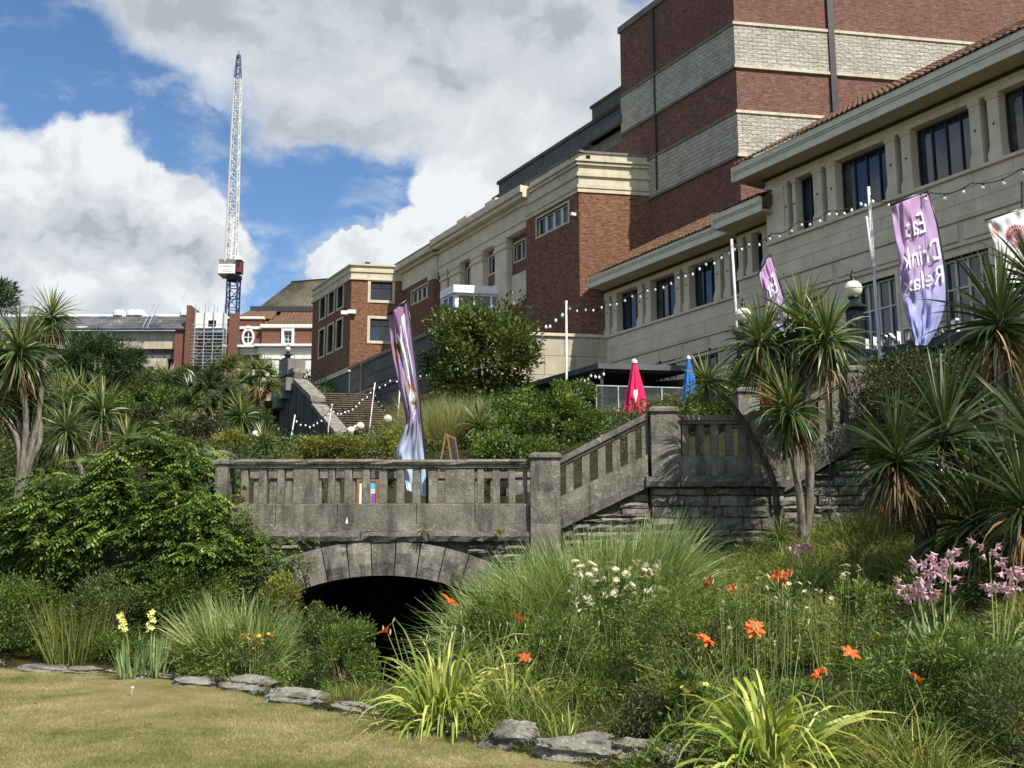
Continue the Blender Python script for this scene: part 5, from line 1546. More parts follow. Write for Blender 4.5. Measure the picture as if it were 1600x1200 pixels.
# treads climbing behind the balustrade
for i in range(5):
    mb = MB(); s = pa + .1 + i * .28; fb_.blk(mb, s, pb2 + 1.0, 2.36 + i * .15, 2.36 + (i + 1) * .15, -2.0, -.3, .015); mb.build('tread', M['old_stone'], sr)
pier(sr, fb_, 1018, 1060, 634, bz(745), -.42, .1, joints=2)
pier(sr, fb_, 1176, 1222, 640, bz(745), -.42, .1, joints=2)
z_r1, z_r0, z_p1, z_p0, z_m0 = bz(649), bz(662), bz(712), bz(745), bz(761)
for (z0, z1, d0, d1) in ((z_r0, z_r0 + .05, -.2, .02), (z_r0 + .05, z_r1, -.25, .05)):
    mb = MB(); fb_.blk(mb, bx(1060), bx(1176), z0, z1, d0, d1, .012, rough=.007, nx=6, nz=1, seed=7); mb.build('coping_stone', M['old_stone'], sr)
balustrade(sr, fb_, [(bx(p), bx(q)) for p, q in ((1068, 1079), (1091, 1103), (1114, 1126), (1138, 1149), (1159, 1170))], [], z_p1, z_r0, (-.15, -.02))
for (p, q) in ((1060, 1066), ): mb = MB(); fb_.blk(mb, bx(p), bx(q), z_p1, z_r0, -.15, -.0, .01); mb.build('baluster', M['old_stone'], sr)
for (p, q) in ((1018, 1066), (1066, 1120), (1120, 1176)):
    mb = MB(); fb_.blk(mb, bx(p) + .003, bx(q) - .003, z_p0, z_p1, -.3, .03, .01, rough=.005, nx=4, nz=2, seed=p); mb.build('plinth_stone', M['old_stone'], sr)
for (p, q) in ((1008, 1062), (1062, 1110), (1110, 1165), (1165, 1226)):
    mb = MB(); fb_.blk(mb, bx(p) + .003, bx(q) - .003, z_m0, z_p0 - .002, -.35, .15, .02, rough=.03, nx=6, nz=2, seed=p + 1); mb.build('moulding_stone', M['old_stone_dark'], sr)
mb = MB(); fb_.box(mb, bx(1016), bx(1224), .2, z_m0, -.4, -.04); mb.build('core', M['mortar'], sr)
mb = MB(); fb_.box(mb, bx(1016), bx(1224), z_m0, z_p0 + .25, -2.3, -.36); mb.build('landing', M['old_stone_dark'], sr)
rubble(sr, fb_, bx(1018), bx(1224), 1.15, lambda s: z_m0 - .005, 23, hmin=.07, hmax=.19, lmin=.12, lmax=.55)

ur = thing('upper_steps', 'upper stone steps with a sloping handrail running up behind the twin trunked palm', 'steps', (4.5, YB, 2))
a, za, b, zb, sl = line(1224, 652, 1330, 582)
for (h0, h1, d0, d1) in ((-.10, -.045, -.22, .02), (-.045, .055, -.27, .06)):
    mb = MB(); fb_.blk(mb, a, b, za + h0, za + h1, d0, d1, .015, rough=.006, nx=7, nz=1, seed=5, slope=sl); mb.build('handrail_stone', M['old_stone'], ur)
qa, qza, qb, qzb, qsl = line(1222, 722, 1330, 654)
zg = lambda s: qza + (s - qa) * qsl
for x0 in (1234, 1257, 1280, 1302, 1320):
    s0, s1 = bx(x0, 650), bx(x0 + 11, 650)
    mb = MB(); mb.hexa([fb_.p(s0, zg(s0), -.15), fb_.p(s1, zg(s1), -.15), fb_.p(s1, zg(s1), -.02), fb_.p(s0, zg(s0), -.02)] + [fb_.p(s, za + (s - a) * sl - .09, d) for s, d in ((s0, -.15), (s1, -.15), (s1, -.02), (s0, -.02))])
    mb.build('baluster', M['old_stone'], ur)
for k in range(3):
    s0, s1 = qa + (qb - qa) * k / 3, qa + (qb - qa) * (k + 1) / 3
    mb = MB(); fb_.blk(mb, s0 + .003, s1 - .003, zg(s0) - .34, zg(s0), -.3, .03, .012, rough=.006, nx=4, nz=2, seed=k + 190, slope=qsl); mb.build('string_stone', M['old_stone'], ur)
    mb = MB(); fb_.blk(mb, s0 + .003, s1 - .003, zg(s0) - .48, zg(s0) - .34, -.3, .09, .012, rough=.02, nx=5, nz=1, seed=k + 195, slope=qsl); mb.build('moulding_stone', M['old_stone_dark'], ur)
mb = MB(); mb.hexa([fb_.p(qa, .8, -.35), fb_.p(qb + .3, .8, -.35), fb_.p(qb + .3, .8, -.06), fb_.p(qa, .8, -.06), fb_.p(qa, zg(qa) - .45, -.35), fb_.p(qb + .3, zg(qb) - .45, -.35), fb_.p(qb + .3, zg(qb) - .45, -.06), fb_.p(qa, zg(qa) - .45, -.06)]); mb.build('core', M['mortar'], ur)
rubble(ur, fb_, qa, qb + .25, 1.3, lambda s: zg(s) - .49, 29, hmin=.08, hmax=.18)
pier(ur, fb_, 1330, 1358, 570, bz(700), -.4, .1, joints=3)
for i in range(5):
    mb = MB(); s = qa + i * .24; fb_.blk(mb, s, qb + .2, z_p0 + .25 + i * .155, z_p0 + .25 + (i + 1) * .155, -2.0, -.3, .015); mb.build('tread', M['old_stone'], ur)
bp = thing('stone_pedestal', 'short pale stone pier standing behind the square landing under the hanging orange flag', 'pier', (3.9, 18.4, 3))
fr3 = Frame((0, 18.4), (1, 0), (0, -1))
pier(bp, fr3, 1157, 1190, 604, 2.6, -.45, .0, joints=2, name='pedestal', mat='rubble')
hose = MB(); hose.tube([at(1310, 705, 16.3), at(1300, 712, 16.2), at(1296, 730, 16.2), at(1296, 760, 16.25), at(1300, 785, 16.2)], .012, 6)
hp_ = thing('drain_pipe', 'thin black pipe hanging down the pale rubble wall under the upper steps', 'pipe', tuple(at(1296, 785, 16.2)))
hose.build('pipe', M['black'], hp_)
# low wall under the climber on the left
lw_ = thing('low_wall', 'dark stone retaining wall half hidden under the big climber left of the bridge', 'wall', (-7, 17.4, 0))
fl2 = Frame((0, 17.4), (1, 0), (0, -1))
mb = MB(); fl2.box(mb, -12, -4.7, -.5, 1.7, -.4, -.05); mb.build('core', M['mortar'], lw_)
stone_courses(fl2, lw_, -9.5, -4.7, .0, 1.7, -.05, .02, 'old_stone_dark', .28, .6, seed=41, joint=.015, b=.015)
mb = MB(); mb.hexa([fl2.p(-12, 1.7, -.5), fl2.p(-8.0, 1.7, -.5), fl2.p(-8.0, 1.7, .1), fl2.p(-12, 1.7, .1), fl2.p(-12, 1.5, -.5), fl2.p(-8.0, 2.15, -.5), fl2.p(-8.0, 2.15, .1), fl2.p(-12, 1.5, .1)]); mb.build('coping', M['old_stone'], lw_)
# ------------------------------------------------------------------ planting
def plant(name, label, cat, px, py, Y, group=None):
    """a thing standing on the ground below the given point"""
    p = at(px, py, Y)
    return thing(name, label, cat, (p.x, p.y, gz(p.x, p.y)), group)

def foliage(parent, name, m, data, card=True, **kw):
    P, D, L, W, t = data
    v, q, tt = leaves(P, D, L, W, t, **kw)
    return link(name, np_mesh(name, v - np.array(WO[parent.name]), q, tt, M[m]), parent)

def bladepart(parent, name, m, P, D, L, W, droop, seg=4, tint=None, **kw):
    v, q, t = blades(P, D, L, W, droop, seg, tint, **kw)
    return link(name, np_mesh(name, v - np.array(WO[parent.name]), q, t, M[m]), parent)

# ---- cordylines: shared rosettes of sword leaves
def rosette(seed, n=230, L=.80, w=.036, dead=90, m='cord', maxang=140, droop=.58):
    rg = np.random.default_rng(seed)
    th = np.radians(maxang) * rg.random(n) ** .75
    ph = rg.random(n) * 2 * np.pi
    D = np.stack([np.sin(th) * np.cos(ph), np.sin(th) * np.sin(ph), np.cos(th)], -1)
    P = D * .05 + np.array([0, 0, 1]) * (-.16 * th / np.radians(maxang))[:, None]
    ln = L * rg.uniform(.72, 1.08, n)
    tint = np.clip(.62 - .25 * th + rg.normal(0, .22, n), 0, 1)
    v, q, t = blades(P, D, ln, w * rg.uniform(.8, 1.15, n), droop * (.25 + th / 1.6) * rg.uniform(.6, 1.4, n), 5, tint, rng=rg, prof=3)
    crown = np_mesh('crown', v, q, t, M[m])
    P = np.stack([rg.normal(0, .05, dead), rg.normal(0, .05, dead), rg.uniform(-.55, -.12, dead)], -1)
    a = rg.random(dead) * 2 * np.pi
    D = np.stack([np.cos(a) * .8, np.sin(a) * .8, rg.uniform(-1.2, .0, dead)], -1)
    v, q, t = blades(P, D, L * rg.uniform(.5, .85, dead), w * .8, rg.uniform(.6, 1.4, dead), 4, rg.random(dead), rng=rg)
    return crown, np_mesh('dead_leaves', v, q, t, M['dead'])
ROS = [rosette(100 + i) for i in range(3)]
ROSD = [rosette(200 + i, n=210, L=1.0, w=.052, dead=80, m='cord_dark', droop=.36, maxang=135) for i in range(3)]

LEAFC = {}
def cordyline(name, label, base, stems, Y, rad=.08, kind=0, group=None, skirt=True, bark='bark'):
    """base pixel on the ground; stems: (list of pixels up the stem, rosette scale, depth shift)"""
    pb = at(*base, Y)
    t = thing(name, label, 'cordyline', (pb.x, pb.y, min(gz(pb.x, pb.y), pb.z) - .05), group)
    for i, (px, sc, dy) in enumerate(stems):
        pts = [Vector((pb.x, pb.y, min(gz(pb.x, pb.y), pb.z) - .05))]
        k = len(px)
        for j, (x, y) in enumerate(px): pts.append(at(x, y, Y + dy * (j + 1) / k))
        # smooth the stem
        fine = []
        for j in range(len(pts) - 1):
            p0, p1, p2, p3 = pts[max(j - 1, 0)], pts[j], pts[j + 1], pts[min(j + 2, len(pts) - 1)]
            for u in np.linspace(0, 1, 5)[:-1]:
                fine.append(0.5 * ((2 * p1) + (p2 - p0) * u + (2 * p0 - 5 * p1 + 4 * p2 - p3) * u * u + (3 * p1 - p0 - 3 * p2 + p3) * u ** 3))
        fine.append(pts[-1])
        r = [rad * (1.25 if j == 0 else 1 - .45 * j / len(fine)) * random.uniform(.93, 1.07) for j in range(len(fine))]
        mb = MB(); mb.tube(fine, r, 9); mb.build('trunk', M[bark], t, smooth=True)
        if sc > 0:
            d = (fine[-1] - fine[-2]).normalized()
            cr, de = (ROS if kind == 0 else ROSD)[(i + int(base[0])) % 3]
            if kind == 1:
                rgl = np.random.default_rng(int(base[0]) + i); nl = 145
                for q_ in range(nl):
                    f = q_ / nl; th = math.radians(128) * f ** .72; ph = q_ * 2.39996 + rgl.normal(0, .12)
                    k = int(f * 11.99)
                    if ('cord', k) not in LEAFC:
                        v, qq, tt = blades(np.zeros((1, 3)), np.array([[math.sin(math.radians(128) * (k / 12 + .04) ** .72), 0, math.cos(math.radians(128) * (k / 12 + .04) ** .72)]]), 1.0, .042, .46 * (.25 + 1.35 * k / 12), 7, np.array([max(.05, .62 - .045 * k)]), rng=np.random.default_rng(k), prof=3)
                        LEAFC['cord', k] = np_mesh('leaf', v, qq, tt, M['cord_dark'], True)
                    link('leaf', LEAFC['cord', k], t, fine[-1] + Vector((0, 0, -.10 * th)), (rgl.normal(0, .07), rgl.normal(0, .07), ph), sc * rgl.uniform(.78, 1.1))
                if skirt: link('dead_leaves', de, t, fine[-1], (0, 0, random.uniform(0, 6.28)), sc)
                continue
            rot = d.to_track_quat('Z', 'Y').to_euler()
            rot = (rot.x * .6, rot.y * .6, random.uniform(0, 6.28))
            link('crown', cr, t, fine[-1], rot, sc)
            if skirt: link('dead_leaves', de, t, fine[-1], (0, 0, random.uniform(0, 6.28)), sc)
    return t

cordyline('cordyline_tree', 'tall many stemmed cordyline with thick pale trunks at the far left edge', (25, 800), [
    ([(38, 720), (24, 640), (10, 600), (-6, 560)], 1.15, .3), ([(38, 700), (40, 640), (32, 565), (30, 545)], 1.2, -.2), ([(45, 715), (60, 650), (68, 580), (70, 540), (80, 492)], .85, .2),
    ([(30, 700), (5, 650), (-20, 620)], 1.2, 0), ([(48, 720), (62, 690), (60, 640), (48, 610)], 1.1, .5)], 20, .065)
cordyline('cordyline', 'young cordyline with a bent bare stem and a round head left of the climber', (135, 765), [([(125, 730), (108, 700), (100, 684), (104, 668)], .98, 0)], 22.5, .06)
cordyline('cordyline', 'full headed cordyline on a short straight stem behind the bent young one', (152, 745), [([(152, 700), (158, 660), (160, 640)], 1.15, 0)], 25, .07)
cordyline('cordyline', 'small cordyline leaning right above the top of the climber', (165, 735), [([(175, 718), (190, 700), (198, 684)], .85, 0)], 24, .05)
cordyline('cordyline', 'dark cordyline cluster under the umbrella pine on the left slope', (100, 720), [([(100, 660), (98, 630)], 1.2, 0), ([(120, 650), (126, 622)], 1.2, .5), ([(75, 650), (62, 620)], 1.0, .4)], 27, .08)
cordyline('cordyline', 'pale grey green cordyline in front of the tall stair wall', (380, 690), [([(378, 660), (377, 648)], 1.35, 0)], 40, .07, skirt=False)
cordyline('cordyline', 'low spiky cordyline beside the globe lamp at the stair wall foot', (415, 700), [([(414, 695), (413, 690)], .85, 0)], 30, .05, skirt=False)
cordyline('cordyline', 'cordyline with a feathery head standing above the dark bushes below the scaffold', (265, 610), [([(264, 602), (262, 592)], 1.4, 0)], 55, .08)
cordyline('cordyline', 'pale spiky cordyline among the tall grasses left of the ivy mound', (755, 690), [([(752, 675), (750, 665)], .95, 0)], 27, .05, skirt=False)
cordyline('cordyline', 'cordyline on a thin dark stem that arches over the landing balustrade', (1216, 815), [([(1212, 770), (1200, 730), (1180, 690), (1160, 655), (1140, 628), (1118, 608), (1104, 594)], .62, .9)], 15.6, .055, bark='bark_dark', skirt=False)
cordyline('cordyline_tree', 'twin trunked cordyline in front of the steps with several shaggy heads', (1256, 855), [
    ([(1250, 780), (1240, 720), (1232, 660), (1234, 636)], .95, -.1), ([(1266, 780), (1262, 700), (1258, 620), (1245, 575), (1256, 505)], 1.0, .25), ([(1266, 760), (1262, 690), (1262, 610), (1280, 570), (1292, 525)], .95, -.2),
    ([(1266, 740), (1260, 660), (1235, 600), (1205, 560), (1188, 530)], .98, .4), ([(1264, 740), (1258, 640), (1240, 585), (1232, 545)], .95, .6)], 15, .062)
cordyline('cordyline', 'tiny spiky cordyline at the foot of the twin trunks', (1222, 845), [([(1221, 838)], .42, 0)], 15.1, .03, skirt=False)
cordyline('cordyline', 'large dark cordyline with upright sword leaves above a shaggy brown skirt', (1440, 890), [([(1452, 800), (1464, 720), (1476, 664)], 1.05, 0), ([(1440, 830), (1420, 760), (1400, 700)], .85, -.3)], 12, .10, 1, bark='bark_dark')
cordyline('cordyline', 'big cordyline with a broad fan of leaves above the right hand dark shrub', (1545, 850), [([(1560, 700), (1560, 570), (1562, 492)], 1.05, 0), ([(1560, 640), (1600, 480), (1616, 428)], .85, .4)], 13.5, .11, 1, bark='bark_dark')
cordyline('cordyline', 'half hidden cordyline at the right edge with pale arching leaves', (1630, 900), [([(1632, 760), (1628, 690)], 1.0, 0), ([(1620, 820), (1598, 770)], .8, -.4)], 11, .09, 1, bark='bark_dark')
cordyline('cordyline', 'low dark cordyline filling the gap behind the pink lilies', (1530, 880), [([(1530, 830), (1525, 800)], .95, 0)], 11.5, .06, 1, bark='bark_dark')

# ---- bushes and trees
def bush(name, label, px, py, Y, rx, ry, m, n, leaf, wid, nc=40, cr=.34, shell=.5, depth=None, cat='bush', stem=True, group=None, seed=None, **kw):
    rg = np.random.default_rng(seed if seed is not None else int(px * 7 + py))
    c = at(px, py, Y); k = Y / F * 1.02
    t = thing(name, label, cat, (c.x, c.y, gz(c.x, c.y)), group)
    rad = (rx * k, (depth if depth else .8 * rx * k), ry * k)
    foliage(t, 'foliage', m, mass(c, rad, n, nc, leaf, wid, rg, cr=cr, shell=shell, **kw), rng=rg)
    if stem:
        mb = MB(); g = Vector(WO[t.name]) - Vector((0, 0, .1))
        for i in range(5):
            a = i * 1.257 + .4
            e = c + Vector((math.cos(a) * rad[0] * .5, math.sin(a) * rad[1] * .5, rad[2] * .25))
            mb.tube([g, g + (e - g) * .45 + Vector((0, 0, .1 * rad[2])), e], [.035 * rad[2] + .015, .03 * rad[2] + .01, .01 * rad[2] + .004], 6)
        mb.build('stem', M['bark_dark'], t, smooth=True)
    return t

def tree(name, label, px, py, Y, rx, ry, base, m, n, leaf, wid, nc=60, cr=.27, limbs=8, trunk_r=.14, cat='tree', **kw):
    rg = np.random.default_rng(int(px * 3 + py))
    c = at(px, py, Y); k = Y / F * 1.02; b = at(*base, Y)
    t = thing(name, label, cat, (b.x, b.y, min(b.z, gz(b.x, b.y))))
    rad = (rx * k, rx * k * .9, ry * k)
    g = Vector(WO[t.name]) - Vector((0, 0, .15))
    P, D, L, W, tt = mass(c, rad, n, nc, leaf, wid, rg, cr=cr, **kw)
    foliage(t, 'crown', m, (P, D, L, W, tt), rng=rg)
    mb = MB(); fork = g + (c - g) * .45
    mb.tube([g, g + (fork - g) * .5 + Vector((.08, 0, 0)), fork], [trunk_r * 1.3, trunk_r, trunk_r * .8], 9)
    for i in range(limbs):
        a = i * 2.4; e = c + Vector((math.cos(a) * rad[0] * .75, math.sin(a) * rad[1] * .75, rad[2] * (.1 + .5 * ((i * 37 % 10) / 10))))
        m_ = fork + (e - fork) * .5 + Vector((0, 0, .12 * rad[2]))
        mb.tube([fork, m_, e], [trunk_r * .6, trunk_r * .35, trunk_r * .1], 6)
    mb.build('trunk', M['bark_dark'], t, smooth=True)
    return t

tree('round_tree', 'rounded dense green tree in front of the glazed porch and brick theatre', 757, 556, 42, 90, 92, (757, 665), 'tree_leaf', 15000, .20, .11, nc=110, cr=.24, shell=.45, low=-.9)
tree('umbrella_pine', 'dark spreading pine before the long slate roofed hall', 150, 566, 48, 66, 38, (150, 640), 'pine', 9000, .28, .05, nc=46, cr=.3, trunk_r=.2)
tree('leaning_pine', 'dark pine whose crown reaches into the left edge of the sky', -42, 462, 30, 72, 34, (-90, 700), 'pine', 6000, .2, .035, nc=34, cr=.26, trunk_r=.22)

# slope behind the climber, each shrub a plant of its own
bush('bush', 'olive shrub in front of the long hall lower window', 205, 618, 52, 46, 40, 'bush_olive', 4200, .20, .09)
bush('bush', 'tall grey green shrub directly below the scaffold', 245, 610, 56, 42, 30, 'bush_olive', 4200, .20, .08)
bush('bush', 'dark green shrub to the left of the brown fan palm', 268, 640, 46, 46, 40, 'bush_green', 4200, .17, .07)
bush('bush', 'low dark evergreen at the top of the climber', 300, 680, 33, 40, 26, 'dark_shrub', 3000, .12, .05)
bush('bush', 'wispy grey shrub against the foot of the stair wall', 392, 670, 44, 34, 32, 'bush_olive', 3000, .14, .05)
bush('bush', 'small russet tinged shrub below the stair wall lamp', 362, 694, 32, 30, 20, 'bush_gold', 2000, .10, .05)
bush('bush', 'rounded dark shrub behind the leaning small cordyline', 220, 668, 38, 42, 34, 'dark_shrub', 3200, .14, .06)
bush('bush', 'pale olive shrub just beyond the stone pier at the bridge end', 300, 705, 24, 44, 18, 'bush_olive', 2200, .09, .04)
bush('bush', 'spreading green shrub between the two palms of the far left slope', 60, 690, 26, 66, 42, 'bush_olive', 4500, .11, .045)
bush('bush', 'dense undergrowth shrub below the many stemmed cordyline', 70, 780, 21, 90, 40, 'bush_green', 5500, .08, .04)
bush('bush', 'low olive shrub at the left frame edge beneath the cordyline trunks', -30, 740, 23, 60, 60, 'bush_olive', 3800, .09, .04)
bush('bush', 'dark shrub filling the slope under the leaning pine', 10, 590, 40, 70, 60, 'dark_shrub', 5200, .16, .07)
bush('bush', 'dry tan shrub glimpsed between cordyline trunks', 120, 705, 28, 46, 32, 'drygrass', 2600, .12, .03)
bush('bush', 'green shrub under the umbrella pine edge', 175, 640, 44, 40, 32, 'bush_green', 3200, .15, .06)
def fan_palm(label, px, py, Y, r, m, seed):
    rg = np.random.default_rng(seed); c = at(px, py, Y); k = Y / F
    t = thing('fan_palm', label, 'palm', (c.x, c.y, min(c.z - .3, gz(c.x, c.y))), None)
    P, D, L, W, T = [], [], [], [], []
    for i in range(30):
        a, th = rg.random() * 6.28, rg.uniform(.2, 1.7)
        d = np.array([math.sin(th) * math.cos(a), math.sin(th) * math.sin(a), math.cos(th) + .1])
        tip = np.array(c) + d * r * k * .62
        s = nrm(np.cross(d, rg.normal(size=3))[None])[0]
        for j in np.linspace(-1.25, 1.25, 17):
            P.append(tip); D.append(d * math.cos(j) + s * math.sin(j) + np.array([0, 0, -.1])); T.append(rg.random() * .5 + .25)
    n_ = len(P)
    bladepart(t, 'fronds', m, np.array(P), np.array(D), r * k * .55, r * k * .045, .5, 3, np.array(T), rng=rg)
    n2 = 60; a = rg.random(n2) * 6.28
    bladepart(t, 'dead_fronds', 'dead', np.array(c) + np.zeros((n2, 3)), np.stack([np.cos(a), np.sin(a), -rg.random(n2) * 1.2], -1), r * k * .7, r * k * .08, .8, 3, rng=rg)
    mb = MB(); g = Vector(WO[t.name]); mb.tube([g, (g + c) / 2 + Vector((.03, 0, 0)), c], [.12, .11, .09], 8); mb.build('trunk', M['bark_dark'], t)
fan_palm('russet fan palm with brown lower fronds in the middle of the left slope', 322, 636, 44, 60, 'cord_dark', 1)
fan_palm('golden green fan palm just left of the stair wall top', 402, 604, 52, 44, 'cord', 2)
fan_palm('bright fan palm in front of the baroque pavilion arch', 358, 596, 56, 44, 'cord', 3)
fan_palm('low fan palm with arching fronds above the climber', 278, 690, 34, 50, 'cord', 4)
fan_palm('dark fan palm on the slope below the scaffold foot', 300, 612, 54, 42, 'cord_dark', 5)

# golden hedge and grasses behind the bridge
bush('hedge', 'clipped golden green hedge running along behind the bridge parapet', 530, 706, 25, 92, 27, 'bush_gold', 9000, .07, .04, nc=80, cr=.2, cat='hedge', depth=.7)
bush('bush', 'golden shrub bulging beside the hanging pale banner', 612, 712, 22.5, 40, 40, 'bush_gold', 3500, .065, .035)
bush('ivy_mound', 'broad dark green ivy covered mound behind the bridge pier', 862, 668, 25, 94, 62, 'bush_green', 17000, .085, .06, nc=130, cr=.2, shell=.6, depth=1.6, cat='bush')
bush('bush', 'glossy green shrub filling the space behind the sloping balustrade', 800, 715, 23, 70, 44, 'bush_green', 8000, .08, .05, nc=70, cr=.22)
bush('bush', 'leafy green shrub behind the landing balustrade', 1105, 640, 20.5, 46, 34, 'bush_green', 4500, .07, .04, nc=50)
bush('bush', 'low shrub in front of the glass balustrade', 905, 612, 34, 30, 16, 'bush_green', 1500, .09, .05)
bush('bush', 'dark green climber mass below the twin trunk palm heads', 1182, 588, 19, 42, 44, 'bush_green', 4500, .06, .035, nc=46)
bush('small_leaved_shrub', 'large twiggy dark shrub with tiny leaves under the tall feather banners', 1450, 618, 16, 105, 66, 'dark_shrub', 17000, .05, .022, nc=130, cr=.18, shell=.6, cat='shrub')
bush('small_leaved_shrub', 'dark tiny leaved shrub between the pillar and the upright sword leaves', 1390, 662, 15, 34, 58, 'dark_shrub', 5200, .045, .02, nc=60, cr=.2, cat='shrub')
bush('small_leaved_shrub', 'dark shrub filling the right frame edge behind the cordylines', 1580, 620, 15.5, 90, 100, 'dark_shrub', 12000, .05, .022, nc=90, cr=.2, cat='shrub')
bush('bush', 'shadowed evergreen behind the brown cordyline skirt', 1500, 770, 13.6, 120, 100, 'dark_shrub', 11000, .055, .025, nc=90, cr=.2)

def grass_clump(name, label, px, py, Y, r_px, L, w, m, n, spread=.9, droop=.5, seg=4, cat='grass clump', group=None, sink=.0, ell=1.0, lift=None, tint0=.0):
    rg = np.random.default_rng(int(px * 5 + py * 3))
    p = at(px, py, Y); z = gz(p.x, p.y) if lift is None else lift
    t = thing(name, label, cat, (p.x, p.y, z), group)
    rad = r_px * Y / F
    a = rg.random(n) * 6.283; r = rad * np.sqrt(rg.random(n))
    P = np.stack([p.x + np.cos(a) * r * ell, p.y + np.sin(a) * r, np.full(n, z - sink)], -1)
    P[:, 2] = ground(P[:, 0], P[:, 1]) * (lift is None) + (z if lift is not None else 0) - sink
    a2 = np.arctan2(np.sin(a) * r + rg.normal(0, .3 * rad + .01, n), np.cos(a) * r + rg.normal(0, .3 * rad + .01, n))
    th = np.abs(rg.normal(0, 1, n)) * spread * .55 + .08
    D = np.stack([np.sin(th) * np.cos(a2), np.sin(th) * np.sin(a2), np.cos(th)], -1)
    bladepart(t, 'leaves', m, P, D, L * rg.uniform(.55, 1.1, n), w * rg.uniform(.7, 1.2, n), droop * rg.uniform(.4, 1.6, n), seg, np.clip(rg.normal(.5 + tint0, .28, n), 0, 1), rng=rg)
    return t, p, z, rg
grass_clump('tall_grass', 'tall dry feathery grass behind the trestle sign', 700, 705, 28, 46, 1.5, .012, 'drygrass', 2600, .6, .5)
grass_clump('tall_grass', 'olive feathery grass to the right of the tall left banner', 660, 700, 31, 30, 1.7, .014, 'drygrass', 1800, .5, .45)
grass_clump('tall_grass', 'wispy green grass below the round tree', 735, 690, 30, 40, 1.5, .013, 'sedge', 1800, .6, .5)

# ---- the big climber at the left end of the bridge: pinnate leaves on arching shoots
def pinnate(t, m, C, rgd, LL=.33, pairs=6, leafl=.115, leafw=.044, tb=.0):
    n_ = len(C); rg = rgd
    ax = nrm(np.stack([rg.normal(0, 1, n_), rg.normal(-.7, .6, n_), rg.normal(-.12, .35, n_)], -1))
    P, D, T = [], [], []
    tn = np.clip(rg.normal(.48 + tb, .28, n_), 0, 1)
    sd = nrm(np.cross(ax, np.array([0, 0, 1.0]) + rg.normal(0, .25, (n_, 3))))
    for j in range(pairs):
        f = (j + .6) / pairs
        pos_ = C + ax * (LL * f) + np.array([0, 0, -1.0]) * (.09 * LL * f * f * 4)
        for s in (-1, 1):
            P.append(pos_); D.append(nrm(ax * .55 + sd * s + np.array([0, 0, -.55]))); T.append(np.clip(tn + .08 * rg.normal(size=n_) + .12 * f, 0, 1))
    P.append(C + ax * LL + np.array([0, 0, -.36 * LL * .9])); D.append(nrm(ax + np.array([0, 0, -.5]))); T.append(tn)
    P, D, T = np.concatenate(P), np.concatenate(D), np.concatenate(T)
    k = len(P)
    return foliage(t, 'foliage', m, (P, D, leafl * rg.uniform(.75, 1.2, k), leafw * rg.uniform(.8, 1.2, k), T), fold=.12, rng=rg, flat=.85)
cl = thing('climber', 'big glossy green climber with drooping divided leaves spilling over the left end of the bridge', 'climber', (-5.8, 17.2, gz(-5.8, 17.2)))
rg = np.random.default_rng(77)
C = []
for (px, py, Y, rx, ry, ct) in ((255, 745, 16.9, 92, 55, 520), (150, 800, 17.0, 105, 62, 620), (300, 790, 16.6, 52, 60, 330), (210, 850, 16.7, 120, 48, 520), (90, 825, 17.2, 70, 45, 300), (320, 850, 16.3, 40, 45, 200), (30, 850, 17.4, 60, 40, 220), (285, 715, 17.3, 45, 25, 170)):
    c = np.array(at(px, py, Y)); k = Y / F
    ns = max(6, ct // 13); us = unit(ns, rg) * rg.uniform(.78, 1.12, ns)[:, None]
    u = us[rg.integers(0, ns, ct)] + rg.normal(0, .13, (ct, 3)); rr = np.ones(ct)
    p = u * rr[:, None] * np.array([rx * k, .55, ry * k])
    p[:, 1] = -np.abs(p[:, 1]) * .9 + rg.normal(0, .12, ct)
    C.append(c + p)
C = np.concatenate(C)
pinnate(cl, 'wist', C, rg)
v, q, t_ = blades(np.zeros((1, 3)), np.array([[.05, -.05, -1]]), .17, .018, .1, 3)
POD = np_mesh('seed_pod', v, q, t_, M['pod'])
hp = C[rg.integers(0, len(C), 80)] + np.array([0, -.12, -.1]); hp = hp[hp[:, 2] < 2.4][:34]
for h in hp: link('seed_pod', POD, cl, h, (rg.normal(0, .12), rg.normal(0, .12), rg.random() * 6), rg.uniform(.7, 1.2))
mb = MB(); g = Vector(WO[cl.name])
for i in range(9):
    e = Vector(C[i * 97 % len(C)]); mb.tube([g + Vector((i * .25 - 1, 0, -.1)), (g + e) / 2 + Vector((0, .3, .3)), e], [.05, .035, .012], 6)
mb.build('stem', M['bark_dark'], cl, smooth=True)
iv = thing('creeper', 'narrow leafy creeper climbing the bridge plinth beside the arch', 'creeper', tuple(at(400, 900, 16.3)))
C = []
for (x, y, r, ct) in ((388, 815, 12, 55), (385, 795, 9, 26), (402, 850, 26, 110), (425, 878, 32, 110), (385, 875, 26, 80), (465, 868, 22, 55), (355, 870, 26, 70)):
    c = np.array(at(x, y, 16.3)); u = rg.normal(0, .55, (ct, 3)) * np.array([r, 8, r * 1.1]) * 16.3 / F; u[:, 1] = -np.abs(u[:, 1]) - .02
    C.append(c + u)
pinnate(iv, 'wist', np.concatenate(C), rg, LL=.16, pairs=4, leafl=.055, leafw=.024, tb=.08)
mb = MB(); mb.tube([at(398, 905, 16.35), at(400, 850, 16.36), at(388, 800, 16.42)], [.02, .015, .008], 6); mb.build('stem', M['bark_dark'], iv)
